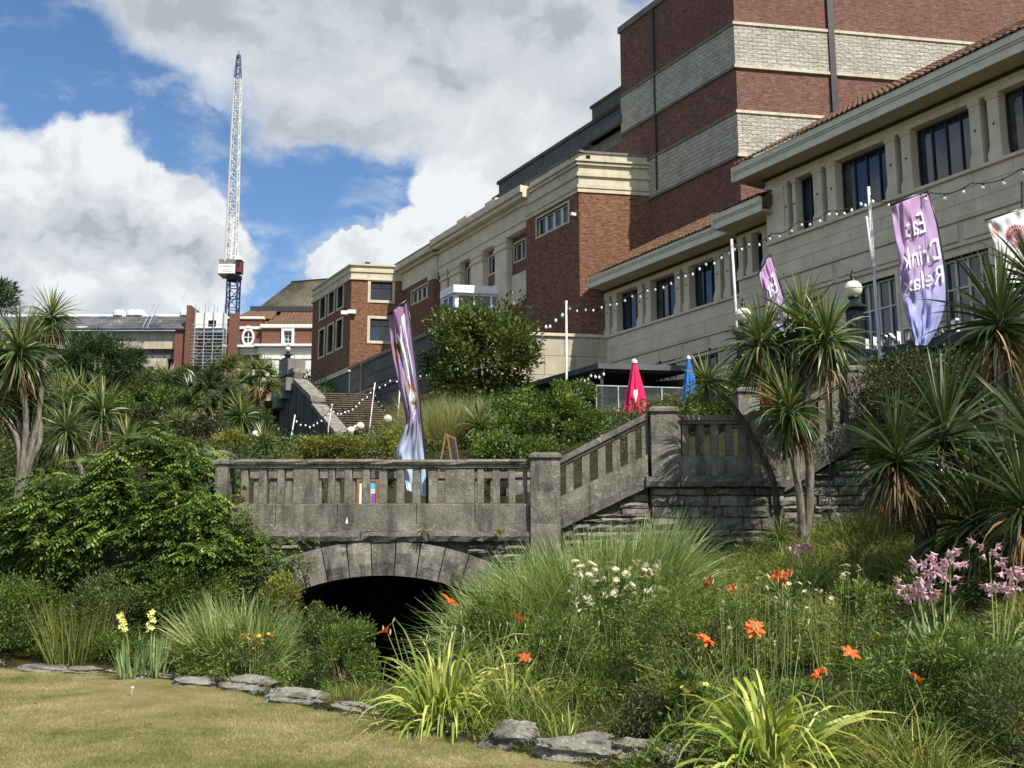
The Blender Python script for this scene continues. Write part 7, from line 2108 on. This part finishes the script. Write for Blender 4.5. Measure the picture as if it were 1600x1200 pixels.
class Cloth:
    """cloth hung between two drawn edges at its own distance, rippling in depth"""
    def __init__(s, left, right, Y, amp=.06, waves=2.2, lean=0.0, seed=0, nv=90, nu=40):
        s.l, s.r = catmull(left, 80), catmull(right, 80); s.Y, s.amp, s.w, s.lean, s.seed, s.nu, s.nv = Y, amp, waves, lean, seed, nu, nv
    def p(s, u, v, d=0.0):
        i = min(max(v, 0), 1) * 79; k = min(int(i), 78); f = i - k
        l = s.l[k] * (1 - f) + s.l[k + 1] * f; r = s.r[k] * (1 - f) + s.r[k + 1] * f
        q = l * (1 - u) + r * u
        e = math.sin(math.pi * min(1, max(0, 1 - u)) * .5)
        dep = s.amp * e * (math.sin(s.w * 6.28 * (u + .35 * v) + s.seed) * (.35 + .9 * v) + .5 * math.sin(6.28 * (2.3 * v - 1.4 * u) + s.seed * 2) + .28 * math.sin(6.28 * (5.1 * u + 1.7 * v) + s.seed) + .2 * math.sin(6.28 * (1.2 * u + 6.5 * v)) + .22 * math.sin(6.28 * (4.3 * u - 3.1 * v) + 1.3) + .10 * math.sin(6.28 * (9 * u + 4 * v)))
        return at(q[0], q[1], s.Y + s.lean * (1 - u) + dep - d)
    def build(s, parent, m, name='cloth'):
        U, Vn = s.nu, s.nv
        P = np.array([[s.p(i / U, j / Vn) for i in range(U + 1)] for j in range(Vn + 1)]).reshape(-1, 3)
        a = np.array([j * (U + 1) + i for j in range(Vn) for i in range(U)])
        t = np.array([[j / Vn for i in range(U + 1)] for j in range(Vn + 1)]).reshape(-1)
        me = np_mesh(name, P - np.array(WO[parent.name]), np.stack([a, a + 1, a + U + 2, a + U + 1], -1), t, m, True)
        o = link(name, me, parent)
        md = o.modifiers.new('thickness', 'SOLIDIFY'); md.thickness = .004
        return o
    def flat(s, parent, name, m, loops, d=.012):
        """print on the cloth: loops of (u, v) quads"""
        mb = MB()
        for lp in loops: mb.add([s.p(u, v, d) for u, v in lp], [tuple(range(len(lp)))])
        return mb.build(name, m, parent, fix=False)
    def text(s, parent, body, u0, u1, v0, v1, m, mirror=True):
        vs, fs = text_mesh(body, 1.0, 0, 4)
        import bmesh
        bm = bmesh.new(); bv = [bm.verts.new(v) for v in vs]
        for f_ in fs:
            try: bm.faces.new([bv[i] for i in f_])
            except ValueError: pass
        bmesh.ops.triangulate(bm, faces=bm.faces[:]); bmesh.ops.subdivide_edges(bm, edges=bm.edges[:], cuts=2, use_grid_fill=True)
        bm.verts.index_update(); vs = [v.co.copy() for v in bm.verts]; fs = [tuple(v.index for v in f_.verts) for f_ in bm.faces]; bm.free()
        x0, x1 = min(v.x for v in vs), max(v.x for v in vs); y0, y1 = -.02, .72
        # split long edges so the letters follow the ripples
        mb = MB()
        def f(v):
            a = (v.x - x0) / (x1 - x0); b = (v.y - y0) / (y1 - y0)
            if mirror: a = 1 - a
            return s.p(u0 + (u1 - u0) * a, v1 + (v0 - v1) * b, .07)
        mb.add([f(v) for v in vs], fs)
        return mb.build('lettering', m, parent, fix=False)

def cloth_mat(name, stops, trans=.35):
    m = bpy.data.materials.new(name); m.use_nodes = True
    nt = NT(m.node_tree); b = m.node_tree.nodes['Principled BSDF']
    a = nt.new('ShaderNodeAttribute', attribute_name='tint')
    c = nt.ramp(a.outputs['Fac'], stops)
    nt.put(b.inputs['Base Color'], c); b.inputs['Roughness'].default_value = .55; b.inputs['Sheen Weight'].default_value = .2
    t = nt.new('ShaderNodeBsdfTranslucent'); nt.put(t.inputs[0], c)
    ms = nt.new('ShaderNodeMixShader'); ms.inputs[0].default_value = trans
    nt.put(ms.inputs[1], b.outputs[0]); nt.put(ms.inputs[2], t.outputs[0]); nt.put(m.node_tree.nodes['Material Output'].inputs[0], ms.outputs[0])
    return m
lav = cloth_mat('lavender_cloth', [(0, (.56, .33, .55)), (.40, (.60, .43, .68)), (.62, (.48, .46, .76)), (1, (.38, .48, .80))])
pur = cloth_mat('purple_cloth', [(0, (.38, .20, .36)), (.3, (.36, .25, .40)), (.58, (.36, .34, .47)), (.74, (.54, .65, .80)), (1, (.62, .78, .90))])
whi = cloth_mat('white_cloth', [(0, (.80, .76, .75)), (1, (.82, .78, .78))])
ora = cloth_mat('orange_cloth', [(0, (.75, .16, .04)), (1, (.78, .14, .06))])
ink = plain('white_print', (.86, .84, .86), .6, var=.02)

def pole(t, pts, r, m, name='pole', n=8):
    mb = MB(); mb.tube([Vector(p) for p in pts], r, n); return mb.build(name, M[m], t, smooth=True)

def ground_below(p): return Vector((p.x, p.y, min(gz(p.x, p.y), p.z)))

# banner standing on the bridge
b0 = at(668, 782, 18.1); b0.z = 2.36
t = thing('feather_banner', 'tall purple and pale blue feather banner with a drinks splash standing on the bridge', 'banner', tuple(b0))
c = Cloth([(606, 491), (612, 545), (621, 595), (633, 648), (631, 672), (619, 708), (629, 738), (636, 766)], [(636, 470), (644, 530), (651, 590), (657, 640), (660, 675), (664, 715), (667, 748), (668, 777)], 18.1, .09, 1.3, .0, 1.0)
c.build(t, pur)
pole(t, [b0, at(667, 740, 18.1), at(660, 670, 18.1), at(651, 580, 18.1), at(642, 505, 18.1), at(636, 469, 18.1)], [.022, .02, .02, .018, .016, .012], 'black')
pole(t, [at(636, 469, 18.1), at(622, 479, 18.1), at(606, 491, 18.1)], .028, 'black', 'top_sleeve')
def swirl(path, w):
    q = catmull(path, 22); L = []
    for i in range(21):
        d = q[min(i + 1, 21)] - q[max(i - 1, 0)]; n_ = np.array([-d[1], d[0]]); n_ /= np.linalg.norm(n_) + 1e-9
        wa, wb = w * math.sin(math.pi * (i + .3) / 22.5), w * math.sin(math.pi * (i + 1.3) / 22.5)
        L.append([tuple(q[i] - n_ * wa), tuple(q[i + 1] - n_ * wb), tuple(q[i + 1] + n_ * wb), tuple(q[i] + n_ * wa)])
    return L
c.flat(t, 'splash_print', plain('pale_splash', (.62, .60, .68), .6), swirl([(.62, .08), (.80, .14), (.62, .22), (.50, .33), (.58, .44), (.55, .50)], .17), .010)
c.flat(t, 'splash_print', ink, swirl([(.30, .10), (.55, .17), (.62, .26), (.60, .34)], .035), .014)
def ring(u, v, ru, rv, k0, k1): return [[(u + ru * a * math.cos(x), v + rv * a * math.sin(x)) for a, x in ((k0, i * .314), (k1, i * .314), (k1, (i + 1) * .314), (k0, (i + 1) * .314))] for i in range(20)]
gold_p, brown_p = plain('gold_print', (.45, .25, .10), .6), plain('dark_print', (.05, .045, .05), .6)
c.flat(t, 'ring_print', gold_p, ring(.60, .36, .30, .052, .68, 1), .018); c.flat(t, 'ring_print', gold_p, ring(.26, .155, .20, .035, .60, 1), .018)
c.flat(t, 'ring_centre_print', plain('grey_print', (.35, .36, .34), .6), [[(.60 + .20 * math.cos(i * .5), .36 + .036 * math.sin(i * .5)) for i in range(12)]], .016)
for mk in ([(.47, .345), (.56, .33), (.60, .385), (.50, .39)], [(.62, .33), (.72, .345), (.68, .39), (.64, .38)], [(.12, .13), (.24, .12), (.30, .18), (.18, .19)], [(.28, .13), (.36, .145), (.34, .175), (.30, .17)]): c.flat(t, 'mark_print', brown_p, [mk], .020)

# banners by the terrace
b0 = ground_below(at(1482, 600, 22))
t = thing('feather_banner', 'tall lavender feather banner with mirrored white words Eat Drink Relax', 'banner', tuple(b0))
c = Cloth([(1392, 323), (1398, 365), (1405, 415), (1408, 455), (1414, 488), (1424, 515), (1431, 540)], [(1449, 299), (1462, 345), (1471, 392), (1477, 435), (1477, 470), (1466, 510), (1448, 540)], 22, .10, 1.5, -.25, .6)
c.build(t, lav)
for wd, u0, u1, v0, v1 in (('Eat', .30, .74, .095, .21), ('Drink', .10, .97, .25, .375), ('Relax', .06, .97, .405, .525)): c.text(t, wd, u0, u1, v0, v1, ink)
pole(t, [b0, at(1483, 540, 22), at(1478, 430, 22), at(1464, 348, 22), at(1449, 298, 22)], [.03, .028, .026, .022, .016], 'black')
pole(t, [at(1449, 298, 22), at(1420, 310, 22), at(1392, 322, 22)], .05, 'black', 'top_sleeve')
b0 = ground_below(at(1262, 640, 24))
t = thing('feather_banner', 'shorter purple feather banner half hidden by the twin trunked palm heads', 'banner', tuple(b0))
c = Cloth([(1185, 430), (1194, 462), (1202, 500), (1216, 550), (1232, 590)], [(1204, 398), (1216, 440), (1226, 475), (1248, 530), (1262, 590)], 24, .08, 1.4, -.2, 2.0)
c.build(t, lav); c.text(t, 'Eat', .28, .86, .14, .34, ink)
pole(t, [b0, at(1263, 590, 24), at(1240, 505, 24), at(1217, 440, 24), at(1204, 397, 24)], [.03, .028, .025, .02, .015], 'black')
pole(t, [at(1204, 397, 24), at(1185, 430, 24)], .04, 'black', 'top_sleeve')
b0 = ground_below(at(1640, 560, 19.5))
t = thing('feather_banner', 'white feather banner printed with a red dahlia at the right frame edge', 'banner', tuple(b0))
c = Cloth([(1540, 346), (1552, 375), (1562, 405), (1575, 430), (1590, 470)], [(1625, 318), (1636, 355), (1640, 400), (1640, 450), (1638, 480)], 19.5, .06, 1.6, -.2, 3.0)
c.build(t, whi)
pet = []
for l, (k0, k1, nn) in enumerate(((.0, .45, 14), (.38, .75, 20), (.68, 1.0, 26))):
    for i in range(nn):
        a = 6.283 * (i + .4 * l) / nn; da = 6.283 / nn * .42
        pet.append([(.44 + .22 * k * math.cos(x), .27 + .13 * k * math.sin(x)) for k, x in ((k0, a - da * .3), ((k0 + k1) / 2, a - da), (k1, a), ((k0 + k1) / 2, a + da), (k0, a + da * .3))])
c.flat(t, 'dahlia_print', plain('dahlia_print', (.50, .10, .11), .6, var=.3, sc=9), pet)
c.flat(t, 'blush_print', plain('blush_print', (.74, .42, .36), .6, var=.2), [[(.02, .02), (.10, .02), (.14, .2), (.05, .3)], [(.86, .0), (.98, .02), (.97, .2), (.9, .1)]])
pole(t, [b0, at(1642, 480, 19.5), at(1640, 400, 19.5), at(1625, 317, 19.5)], [.03, .026, .022, .015], 'black')
pole(t, [at(1625, 317, 19.5), at(1540, 346, 19.5)], .04, 'black', 'top_sleeve')
b0 = ground_below(at(1215, 700, 18.6))
t = thing('feather_banner', 'bright orange flag cloth showing through the twin trunked palm', 'banner', tuple(b0))
c = Cloth([(1190, 545), (1193, 580), (1186, 612), (1195, 640), (1203, 656)], [(1203, 540), (1206, 580), (1210, 615), (1214, 635), (1212, 652)], 18.6, .08, 1.5, 0, 4.0)
c.build(t, ora); pole(t, [b0, at(1214, 620, 18.6), at(1206, 560, 18.6), at(1202, 538, 18.6)], .018, 'black')

# ------------------------------------------------------------------ lamps
def globe_lamp(label, px, py, Y, rpx, post_px=95, fluted=True, cat='lamp', name='globe_lamp', group=None, pedestal=True):
    g = at(px, py, Y); r = rpx * Y / F; zb = min(gz(g.x, g.y), g.z - post_px * Y / F)
    t = thing(name, label, cat, (g.x, g.y, zb), group)
    mb = MB(); mb.lathe(g, [(r * .55, -r * .9), (r * .86, -r * .5), (r, -r * .05), (r * 1.0, r * .05), (r * .9, r * .45), (r * .62, r * .8), (r * .3, r * .97)], 20); mb.build('globe', M['globe'], t, smooth=True)
    if pedestal:
        mb = MB(); mb.lathe(g, [(r * 1.03, -.02 * r), (r * 1.05, .03 * r), (r * 1.03, .08 * r)], 20); mb.build('band', M['offwhite'], t)
        mb = MB(); mb.lathe(g, [(r * .5, r * .86), (r * .42, r * 1.05), (r * .2, r * 1.2), (r * .34, r * 1.4), (r * .16, r * 1.6), (r * .1, r * 1.9), (r * .16, r * 2.0), (r * .02, r * 2.35)], 12); mb.build('finial', M['black'], t, smooth=True)
        mb = MB(); mb.lathe(g, [(r * .55, -r * 1.5), (r * .35, -r * 1.3), (r * .62, -r * 1.05), (r * .66, -r * .88)], 14); mb.build('neck', M['black'], t, smooth=True)
        top = g.z - r * 1.5; h = top - zb
        mb = MB(); mb.lathe((g.x, g.y, 0), [(r * .6, top), (r * 1.0, top - r * .3), (r * 1.42, top - r * .55), (r * 1.42, top - r * .75), (r * 1.1, top - r * 1.0)], 8); mb.build('capital', M['black'], t)
        mb = MB(); mb.lathe((g.x, g.y, 0), [(r * .82, top - r * .9), (r * .86, zb + h * .25), (r * .95, zb + h * .18)], 12)
        for i in range(12): a = 6.283 * i / 12; mb.tube([(g.x + r * .86 * math.cos(a), g.y + r * .86 * math.sin(a), top - r), (g.x + r * .9 * math.cos(a), g.y + r * .9 * math.sin(a), zb + h * .2)], r * .1, 5)
        mb.build('shaft', M['black'], t)
        mb = MB(); mb.lathe((g.x, g.y, 0), [(r * 1.25, zb), (r * 1.25, zb + h * .12), (r * 1.0, zb + h * .2)], 8); mb.build('base', M['black'], t)
    else:
        mb = MB(); mb.lathe((g.x, g.y, 0), [(r * .6, zb), (r * .55, g.z - r * 2.2), (r * .95, g.z - r * 1.5), (r * .95, g.z - r * 1.1), (r * .6, g.z - r * .85)], 12); mb.build('post', M['black'], t)
    return t
globe_lamp('ornate black lamp post with a cream globe in front of the near stone wing', 1333, 452, 22, 14.5, 110)
globe_lamp('ornate lamp whose cream globe is half hidden by palm leaves beside the pale pole', 1161, 493, 27, 13, 80)
globe_lamp('globe lamp on a dark post at the right of the stairs behind the banner', 606, 655, 38, 7.0, 22, pedestal=False)
globe_lamp('middle raised globe of the lamp group before the stairs', 563, 666, 40, 6.5, 24, pedestal=False)
globe_lamp('lower left globe of the lamp group before the stairs', 548, 673, 40, 6.5, 20, pedestal=False)
globe_lamp('small globe tucked between the two lamps before the stairs', 556, 669, 40.5, 5, 20, pedestal=False)
globe_lamp('lone globe lamp left of the tall stair wall', 399, 679, 34, 6.2, 18, pedestal=False)
globe_lamp('black street lamp with a white globe in front of the baroque arch', 450, 546, 72, 4.4, 46, name='street_lamp')

# ------------------------------------------------------------------ festoon lights and their poles
mbb = MB(); mbb.lathe((0, 0, 0), [(.012, -.045), (.03, -.075), (.036, -.10), (.03, -.13), (.008, -.148)], 10); BULB = mbb.mesh('bulb', M['bulb'], smooth=True)
mbs = MB(); mbs.lathe((0, 0, 0), [(.016, .01), (.02, -.02), (.018, -.05)], 8); SOCK = mbs.mesh('socket', M['black'])
def festoon(label, pts, bulbs, sc=1.0, r=.012):
    W = []
    for i in range(len(pts) - 1):
        a, b = at(*pts[i]), at(*pts[i + 1])
        W += [a + (b - a) * u - Vector((0, 0, .12 * sc * math.sin(math.pi * u))) for u in np.linspace(0, 1, 7)[:-1]]
    W.append(at(*pts[-1]))
    t = thing('festoon_lights', label, 'string lights', tuple(W[0]))
    pole(t, W, r, 'black', 'wire', 5)
    cum = [0]
    for a, b in zip(W, W[1:]): cum.append(cum[-1] + (b - a).length)
    for k in range(bulbs):
        s_ = cum[-1] * (k + .5) / bulbs; i = max(j for j in range(len(cum)) if cum[j] <= s_); i = min(i, len(W) - 2)
        p = W[i] + (W[i + 1] - W[i]) * ((s_ - cum[i]) / max(1e-6, cum[i + 1] - cum[i]))
        link('socket', SOCK, t, p, None, sc); link('bulb', BULB, t, p, (random.uniform(-.15, .15), random.uniform(-.15, .15), 0), sc)
festoon('festoon of clear bulbs sagging along the near wing windows to the right edge', [(1143, 383, 30), (1167, 377, 29), (1206, 365, 28), (1247, 346, 27), (1296, 329, 25.5), (1347, 311, 23.6), (1357, 304, 23), (1396, 312, 22.5), (1454, 301, 21.8), (1518, 286, 21), (1597, 263, 20), (1660, 275, 19)], 27, 1.0)
festoon('festoon of bulbs rising along the far wing windows between two pale poles', [(885, 474, 38), (909, 479, 37.4), (948, 472, 36.4), (985, 458, 35.2), (1013, 449, 34.4), (1063, 427, 32.8), (1100, 408, 31.4), (1133, 392, 30.3), (1143, 380, 30)], 22, 1.1)
festoon('short festoon of bulbs from the pale pole down behind the round tree', [(885, 474, 38), (866, 494, 40), (850, 503, 42.6), (820, 506, 45)], 6, 1.7)
festoon('festoon of bulbs along the dark retaining wall beside the stairs', [(519, 638, 46), (540, 640, 47), (565, 622, 48), (585, 602, 48.5), (610, 592, 48.5), (645, 583, 48.5), (680, 576, 48.5)], 22, 1.15, .02)
festoon('festoon of bulbs draped on the tall dark stair wall', [(461, 651, 44), (475, 659, 44.4), (492, 660, 45), (519, 634, 46)], 10, 1.1, .02)
festoon('second lower festoon of bulbs in front of the retaining wall ledges', [(585, 610, 47.5), (598, 632, 46.6), (615, 650, 45.5), (640, 640, 46)], 8, 1.1, .02)
festoon('little festoon of bulbs under the kiosk roof', [(905, 588, 39), (925, 581, 38.6), (945, 577, 38.4)], 7, 1.3)
def light_pole(label, pts, r, m='pole_white', truss=None):
    w_ = [at(*p) for p in pts]; b = ground_below(w_[-1])
    t = thing('light_pole', label, 'pole', tuple(b))
    pole(t, w_ + [b - Vector((0, 0, .1))], r, m)
    if truss:
        a0, a1 = at(*truss[0]), at(*truss[1]); pole(t, [a0, a1], r * .7, m, 'brace_tube')
        for u in np.linspace(.05, .95, 6):
            q = a0 + (a1 - a0) * u; i0, i1 = w_[0], w_[-1]; f = (q.z - i0.z) / (i1.z - i0.z); pole(t, [q, i0 + (i1 - i0) * f], r * .5, m, 'brace_rung', 5)
light_pole('tall pale lighting pole with a braced side tube in front of the near wing', [(1357, 292, 23), (1366, 430, 23), (1375, 556, 23)], .036, truss=((1354, 338, 23), (1365, 432, 23)))
light_pole('pale lighting pole where the far wing meets the near wing', [(1143, 374, 30), (1150, 488, 30)], .042)
light_pole('thin pale lighting pole to the right of the round tree', [(885, 470, 38), (885, 602, 38)], .045)
light_pole('dark lighting pole with a white clamp at the right frame edge', [(1597, 284, 20), (1600, 420, 20)], .03, 'black')
light_pole('thin white pole leaning on the tall stair wall', [(461, 648, 44), (452, 700, 44)], .028)
light_pole('short white pole standing on the wide stairs', [(519, 631, 46), (513, 668, 46)], .028)
light_pole('white pole at the foot of the retaining wall left of the purple banner', [(586, 598, 47.5), (576, 682, 47.5)], .03)
light_pole('white pole directly behind the purple banner', [(626, 590, 46), (620, 676, 46)], .03)

# ------------------------------------------------------------------ parasols, signs, chair
def parasol(label, px, y0, y1, Y, wpx, col, name, print_=None, folds=9, logo=False):
    a, b = at(px, y0, Y), at(px, y1, Y); h = a.z - b.z; w_ = wpx * Y / F / 2; zb = min(gz(b.x, b.y), b.z - .15)
    t = thing(name, label, 'parasol', (a.x, a.y, zb))
    prof = [(.0, .12), (.05, .22), (.2, .36), (.42, .55), (.62, .70), (.82, .88), (.95, 1.0), (1.0, .94)]
    n_ = folds * 6; V = []
    for (f, rr) in prof:
        for k in range(n_):
            x = 6.283 * k / n_; q = w_ * rr * (1 + .20 * min(1, f * 3) * math.cos(folds * x + 1.5 * f) + .07 * math.sin(3 * x + 4 * f))
            V.append((b.x + q * math.cos(x), b.y + q * math.sin(x), a.z - h * f + (.06 * h * math.cos(folds * x) if f > .9 else 0)))
    Fc = [(i * n_ + k, i * n_ + (k + 1) % n_, (i + 1) * n_ + (k + 1) % n_, (i + 1) * n_ + k) for i in range(len(prof) - 1) for k in range(n_)]
    mb = MB(); mb.add(V, Fc); mb.build('canopy', plain(name + '_fabric', col, .75, .15, var=.06), t, smooth=True)
    mb = MB(); mb.lathe((b.x, b.y, 0), [(w_ * .26, a.z - .02 * h), (w_ * .26, a.z + .03 * h), (w_ * .1, a.z + .06 * h)], 10); mb.build('cap', M['white'], t)
    pole(t, [(b.x, b.y, a.z - .1), (b.x, b.y, zb)], .025, 'metal'); mb = MB(); mb.lathe((b.x, b.y, zb), [(.28, 0), (.28, .08), (.05, .12)], 14); mb.build('base', M['lead'], t)
    if logo:
        mb = MB(); y_ = b.y - w_ * 1.04
        mb.add([(b.x - .09 + dx, y_, b.z + h * .36 + dz) for dx, dz in ((.05, -.26), (.10, -.06), (.13, .04), (.12, .22), (.08, .16), (.02, .20), (-.02, .08), (.02, -.04))], [tuple(range(8))])
        mb.build('white_print', M['white'], t, fix=False)
    return t
parasol('closed magenta parasol with a small white print on the terrace', 993, 566, 652, 33, 38, (.62, .025, .11), 'magenta_parasol', logo=True)
parasol('closed bright blue parasol at the right corner of the dark kiosk', 1078, 560, 634, 34, 27, (.04, .17, .48), 'blue_parasol')
parasol('small closed blue parasol left of the dark kiosk', 900, 596, 616, 36, 10, (.04, .13, .38), 'small_parasol')

c0 = at(588, 702, 25); c0.z = gz(c0.x, c0.y) + .1
t = thing('garden_chair', 'blue chair back showing above the golden hedge', 'chair', tuple(c0))
blue = plain('blue_chair', (.03, .10, .28), .5); zs_ = at(588, 702, 25).z
mb = MB(); mb.box((c0.x - .12, c0.y - .02, zs_ - .05), (c0.x + .10, c0.y + .02, at(588, 684, 25).z)); mb.build('backrest', blue, t)
mb = MB(); mb.box((c0.x - .2, c0.y - .42, zs_ - .12), (c0.x + .2, c0.y, zs_ - .07)); mb.build('seat', blue, t)
for dx in (-.18, .16):
    for dy in (-.4, -.03): mb = MB(); mb.box((c0.x + dx, c0.y + dy, c0.z - .2), (c0.x + dx + .03, c0.y + dy + .03, zs_ - .1)); mb.build('leg', blue, t)

ab = Vector((-1.16, 17.8, 2.36)); za = at(700, 680, 17.8).z
t = thing('trestle_sign', 'wooden A frame sign standing on the bridge seen edge on', 'sign', tuple(ab))
for i, dx in enumerate((-.21, .20)):
    top = Vector((at(700, 680, 17.8).x + (.0 if i else -.02), 17.55, za)); bot = Vector((top.x + dx * 1.15, 17.55, 2.36))
    dp = Vector((.10 if i else -.06, .55, 0))
    def bar(a, b, w_=.045, th=.028):
        mb = MB(); d = (b - a).normalized(); n1 = Vector((d.z, 0, -d.x)).normalized() if abs(d.y) < .5 else Vector((1, 0, 0)); n2 = d.cross(n1).normalized()
        r = lambda q: [q + n1 * th / 2 + n2 * w_ / 2, q - n1 * th / 2 + n2 * w_ / 2, q - n1 * th / 2 - n2 * w_ / 2, q + n1 * th / 2 - n2 * w_ / 2]
        mb.poly(r(a), r(b)); return mb
    bar(bot, top).build('frame_rail', M['wood'], t); bar(bot + dp, top + dp).build('frame_rail', M['wood'], t)
    bar(top - Vector((0, 0, .03)), top + dp - Vector((0, 0, .03))).build('frame_rail', M['wood'], t)
    lo = bot + (top - bot) * .2; bar(lo, lo + dp).build('frame_rail', M['wood'], t)
    mb = MB(); q = [lo + dp * .06, lo + dp * .94, top + dp * .94 - Vector((0, 0, .06)), top + dp * .06 - Vector((0, 0, .06))]; mb.poly(q, [p + Vector((.012 * (1 if i else -1), 0, 0)) for p in q]); mb.build('board', M['lead'], t)
p0, p1 = at(557, 789, 17.75), at(592, 749, 17.75)
t = thing('poster_board', 'small framed poster board in blue and pink behind the bridge balusters', 'sign', (p0.x, 17.75, 2.36))
pf = Frame((0, 17.75), (1, 0), (0, -1))
x0, x1, z0_, z1_ = p0.x, p1.x, 2.36, p1.z
for (a, b, c_, d_) in ((x0, x0 + .045, z0_, z1_), (x1 - .045, x1, z0_, z1_), (x0 + .045, x1 - .045, z1_ - .04, z1_), (x0 + .045, x1 - .045, z0_, z0_ + .04)):
    mb = MB(); pf.box(mb, a, b, c_, d_, -.03, .02); mb.build('frame', M['wood'], t)
mb = MB(); pf.box(mb, x0 + .045, x1 - .045, z0_ + .04, z1_ - .04, -.02, .0); mb.build('sheet', M['white'], t)
xm = x0 + .17
for (a, b, c_, d_, col, nm) in ((xm, x1 - .05, z1_ - .16, z1_ - .06, (.10, .50, .68), 'blue_print'), (xm, x1 - .05, z1_ - .205, z1_ - .165, (.50, .66, .80), 'pale_print'), (xm, xm + .07, z0_ + .06, z1_ - .21, (.62, .20, .30), 'pink_print'), (xm + .075, x1 - .05, z0_ + .10, z1_ - .24, (.25, .12, .35), 'purple_print')):
    mb = MB(); pf.box(mb, a, b, c_, d_, 0, .004); mb.build(nm, plain(nm, col, .6), t)
